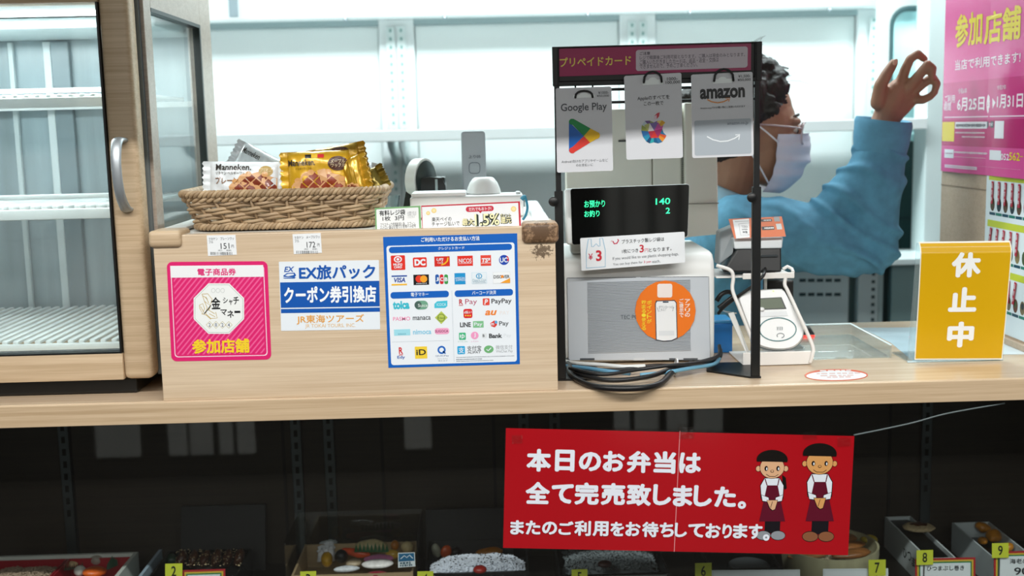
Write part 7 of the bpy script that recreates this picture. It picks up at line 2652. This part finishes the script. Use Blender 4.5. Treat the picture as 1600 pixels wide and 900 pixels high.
mk.grid(lambda p, q: mask_pt(p * 2 - 1, q, .006), 40, 30)
mk.grid(lambda p, q: mask_pt(1 - p * 2, q, .0045), 40, 30)
mask = mk.build('face_mask', person, smooth=180, label='white pleated face mask', fixn=False)
for sg in (-1, 1):
    for b in (.86, .14):
        e = mask_pt(sg * .98, b, .005)
        ear = hp_(-.018, .083 * sg, .018 if b > .5 else -.034)
        G(mat('#e2e0e6', .7)).tube(spline([e, e.lerp(ear, .5) + Vector((0, .010 * sg, 0)), ear], 5), .0018, n=6).build('ear_loop', mask, smooth=180)

# ---- glasses
GLF = mat('#b9a3a6', .25, coat=.4)
for sg in (-1, 1):
    rim = [hp_(.104 - .010 * abs(math.cos(a)) * (1 if math.cos(a) * sg > 0 else 0), .033 * sg + .029 * math.copysign(abs(math.cos(a)) ** .7, math.cos(a)), -.005 + .0215 * math.copysign(abs(math.sin(a)) ** .7, math.sin(a))) for a in [2 * math.pi * i / 28 for i in range(28)]]
    gl_ = G(GLF).tube(rim, .0021, closed=True, n=8).build('lens_rim', person, smooth=180, label='thin pale spectacle rim')
    lens = G(glass_mat('spectacle_lens', (.95, .97, .98), .02, 1.2))
    lens.add(rim, [tuple(range(len(rim)))])
    lens.build('lens', gl_, fixn=False)
    G(GLF).tube(spline([hp_(.096, .060 * sg, .004), hp_(.060, .074 * sg, .006), hp_(.0, .082 * sg, .006), hp_(-.022, .083 * sg, -.004)], 5), .0017, n=6).build('temple_arm', person, smooth=180)
G(GLF).tube([hp_(.103, -.008, .003), hp_(.109, 0, .006), hp_(.103, .008, .003)], .0015, n=6).build('nose_bridge', person, smooth=180)

# ---- shirt: trunk and both sleeves, one cloth surface
sg_ = G()
sg_.ell(tc_ + Vector((0, 0, .005)), (.122, .190, .175), nu=30, nv=20)
sg_.ell(HC + Vector((-.07, .10, -.58)), (.128, .175, .24), nu=30, nv=20)
sg_.ell((HC.x - .06, HY + .11, hipz - .02), (.130, .180, .12), nu=30, nv=20)
capsule(sg_, HC + Vector((-.055, .02, -.235)), HC + Vector((-.05, .018, -.165)), .085, .066, n=22)
chain(sg_, [HC + Vector((-.055, -.02, -.27)), SH_ + Vector((0, 0, .004)), SH_.lerp(EL, .55) + Vector((0, 0, -.004)), EL + Vector((-.004, 0, -.010))], [.080, .077, .072, .068], n=22)
cf = EL.lerp(WR, .90)
chain(sg_, [EL + Vector((-.004, 0, -.010)), EL.lerp(WR, .45) + Vector((-.006, 0, 0)), cf], [.066, .060, .046], n=22)
chain(sg_, [HC + Vector((-.055, .10, -.27)), LS, LS + Vector((.03, .03, -.27)), LS + Vector((.12, .003, -.44))], [.078, .070, .058, .044], n=20)
capsule(sg_, SH_.lerp(EL, .62) + Vector((0, 0, .012)), EL.lerp(WR, .62) + Vector((-.004, 0, 0)), .048, .048, n=20)
vs, fs, ns = remesh(sg_, 0.0045, 8, 0.5)
dirf = (WR - EL).normalized()
vs2 = []
for v, n_ in zip(vs, ns):
    # folds: long soft ridges, tight near the elbow
    de = (v - EL).length
    tight = math.exp(-(de / .19) ** 2)
    w = v + Vector((.02 * noise.noise(v * 9), .02 * noise.noise(v * 9 + Vector((5, 1, 2))), 0))
    k = .0055 * noise.noise((w.x * 16, w.y * 10, w.z * 9)) + .0035 * noise.noise((w.x * 34, w.y * 20, w.z * 16))
    rdg = math.sin((w.x * .55 + w.z * .85) * 128 + 5 * noise.noise(v * 8))
    k += tight * .015 * (max(0, rdg) ** 1.6 - .3) * (.35 + .65 * abs(noise.noise(v * 11)) * 2)
    vs2.append(v + n_ * k)
# open neck and cuffs
fs2 = []
nk0 = HC + Vector((-.05, .018, -.165))
lc = LS + Vector((.12, .003, -.44))
for f in fs:
    c = sum((vs2[i] for i in f), Vector()) / len(f)
    if (c - cf).dot(dirf) > 0.028 and (c - cf).length < .09:
        continue
    if c.z > nk0.z + .030 - (c.x - nk0.x) * .25 and (c - nk0).length < .12:
        continue
    if (c - lc).dot((LS + Vector((.13, 0, -.47)) - LS - Vector((.03, .03, -.27))).normalized()) > .03 and (c - lc).length < .08:
        continue
    fs2.append(f)
SHIRT = mat('#5894b2', .8, nv=.16, ns=45, bump=.35, bs=900)
g = G(SHIRT)
g.add(vs2, fs2)
shirt = g.build('shirt', person, smooth=180, fixn=False, label='light blue long-sleeved shirt')
md = shirt.modifiers.new('cloth', 'SOLIDIFY')
md.thickness = .002
md.offset = -1
# turned-back cuff, dark inside
u = dirf.orthogonal().normalized()
w = dirf.cross(u)
cu_ = G(mat('#5b95b3', .8, nv=.12, ns=45))
cc0 = cf + dirf * .012
rings = []
NC = 36
vsn, fsn = [], []
for j, (dd, r) in enumerate(((-.040, .049), (-.02, .052), (.0, .053), (.014, .054), (.022, .052), (.020, .047), (.0, .044))):
    for k in range(NC):
        a = 2 * math.pi * k / NC
        rr_ = r * (1 + .035 * math.sin(3 * a + j * .4))
        vsn.append(cc0 + dirf * dd + (u * math.cos(a) + w * math.sin(a)) * rr_)
for j in range(6):
    for k in range(NC):
        q = (k + 1) % NC
        fsn.append((j * NC + k, j * NC + q, (j + 1) * NC + q, (j + 1) * NC + k))
cu_.add(vsn, fsn)
cu_.build('cuff', shirt, smooth=60)
bt = cc0 + Vector((.045, -.03, -.055))
G(mat('#e2e6e6', .3)).lathe([(.005, 0), (.0055, .001), (.004, .002)], PY(1383, 313, 2.19) , axis='Y', n=14, xf=Matrix.Rotation(math.pi, 3, 'Z')).build('button', shirt, smooth=50)
# collar
co = G(mat('#a9cfe0', .8, nv=.08, ns=45))
NCO = 40
vsn, fsn = [], []
cb = HC + Vector((-.050, .018, -.160))
for j, (rr_, dz) in enumerate(((.078, -.004), (.074, .024), (.072, .036), (.080, .030), (.094, -.004), (.096, -.012), (.092, -.010))):
    for k in range(NCO + 1):
        a = .30 + (2 * math.pi - .60) * k / NCO
        vsn.append(cb + Vector((rr_ * math.cos(a) * .98 + (.012 if j > 3 else 0) * (math.cos(a) > .3), rr_ * math.sin(a) * .95, dz - .030 * math.cos(a))))
for j in range(6):
    for k in range(NCO):
        fsn.append((j * (NCO + 1) + k, j * (NCO + 1) + k + 1, (j + 1) * (NCO + 1) + k + 1, (j + 1) * (NCO + 1) + k))
co.add(vsn, fsn)
ob = co.build('collar', shirt, smooth=180, fixn=False)
# dark green apron strap and bib
ap_ = G(mat('#14372f', .7, nv=.1, ns=60))
pts = [HC + Vector(p) for p in ((.050, -.055, -.330), (.048, -.066, -.255), (.020, -.075, -.205), (-.03, -.080, -.165))]
for i, off in enumerate((0,)):
    sp_ = spline(pts, 6)
    vsn, fsn = [], []
    for p in sp_:
        vsn += [p + Vector((-.008, -.012, .004)), p + Vector((.008, -.010, -.002)), p + Vector((.008, -.006, -.002)), p + Vector((-.008, -.008, .004))]
    for i in range(len(sp_) - 1):
        o, q = i * 4, i * 4 + 4
        fsn += [(o, o + 1, q + 1, q), (o + 1, o + 2, q + 2, q + 1), (o + 2, o + 3, q + 3, q + 2), (o + 3, o, q, q + 3)]
    ap_.add(vsn, fsn)
ap_.build('apron_strap', person, smooth=60, label='dark green apron strap')
# trousers and shoes
tg = G()
tg.ell((HC.x - .06, HY + .11, hipz - .05), (.122, .172, .12), nu=24, nv=16)
for sg in (-1, 1):
    hx, hy_ = HC.x - .055, HY + .11 + .085 * sg
    chain(tg, [(hx, hy_, hipz - .06), (hx + .01, hy_, .46), (hx - .002, hy_, .09)], [.095, .072, .060], n=18)
vs, fs, ns = remesh(tg, .007, 5)
g = G(mat('#1c1f24', .8, nv=.1, ns=30))
g.add(vs, fs)
g.build('trousers', person, smooth=180, fixn=False)
for sg in (-1, 1):
    hx, hy_ = HC.x - .055, HY + .11 + .085 * sg
    G(mat('#17181a', .4)).ell((hx + .05, hy_, .045), (.135, .05, .045), nu=24, nv=14, fn=lambda p, d: Vector((p.x, p.y, max(p.z, -.044)))).build('shoe', person, smooth=60)
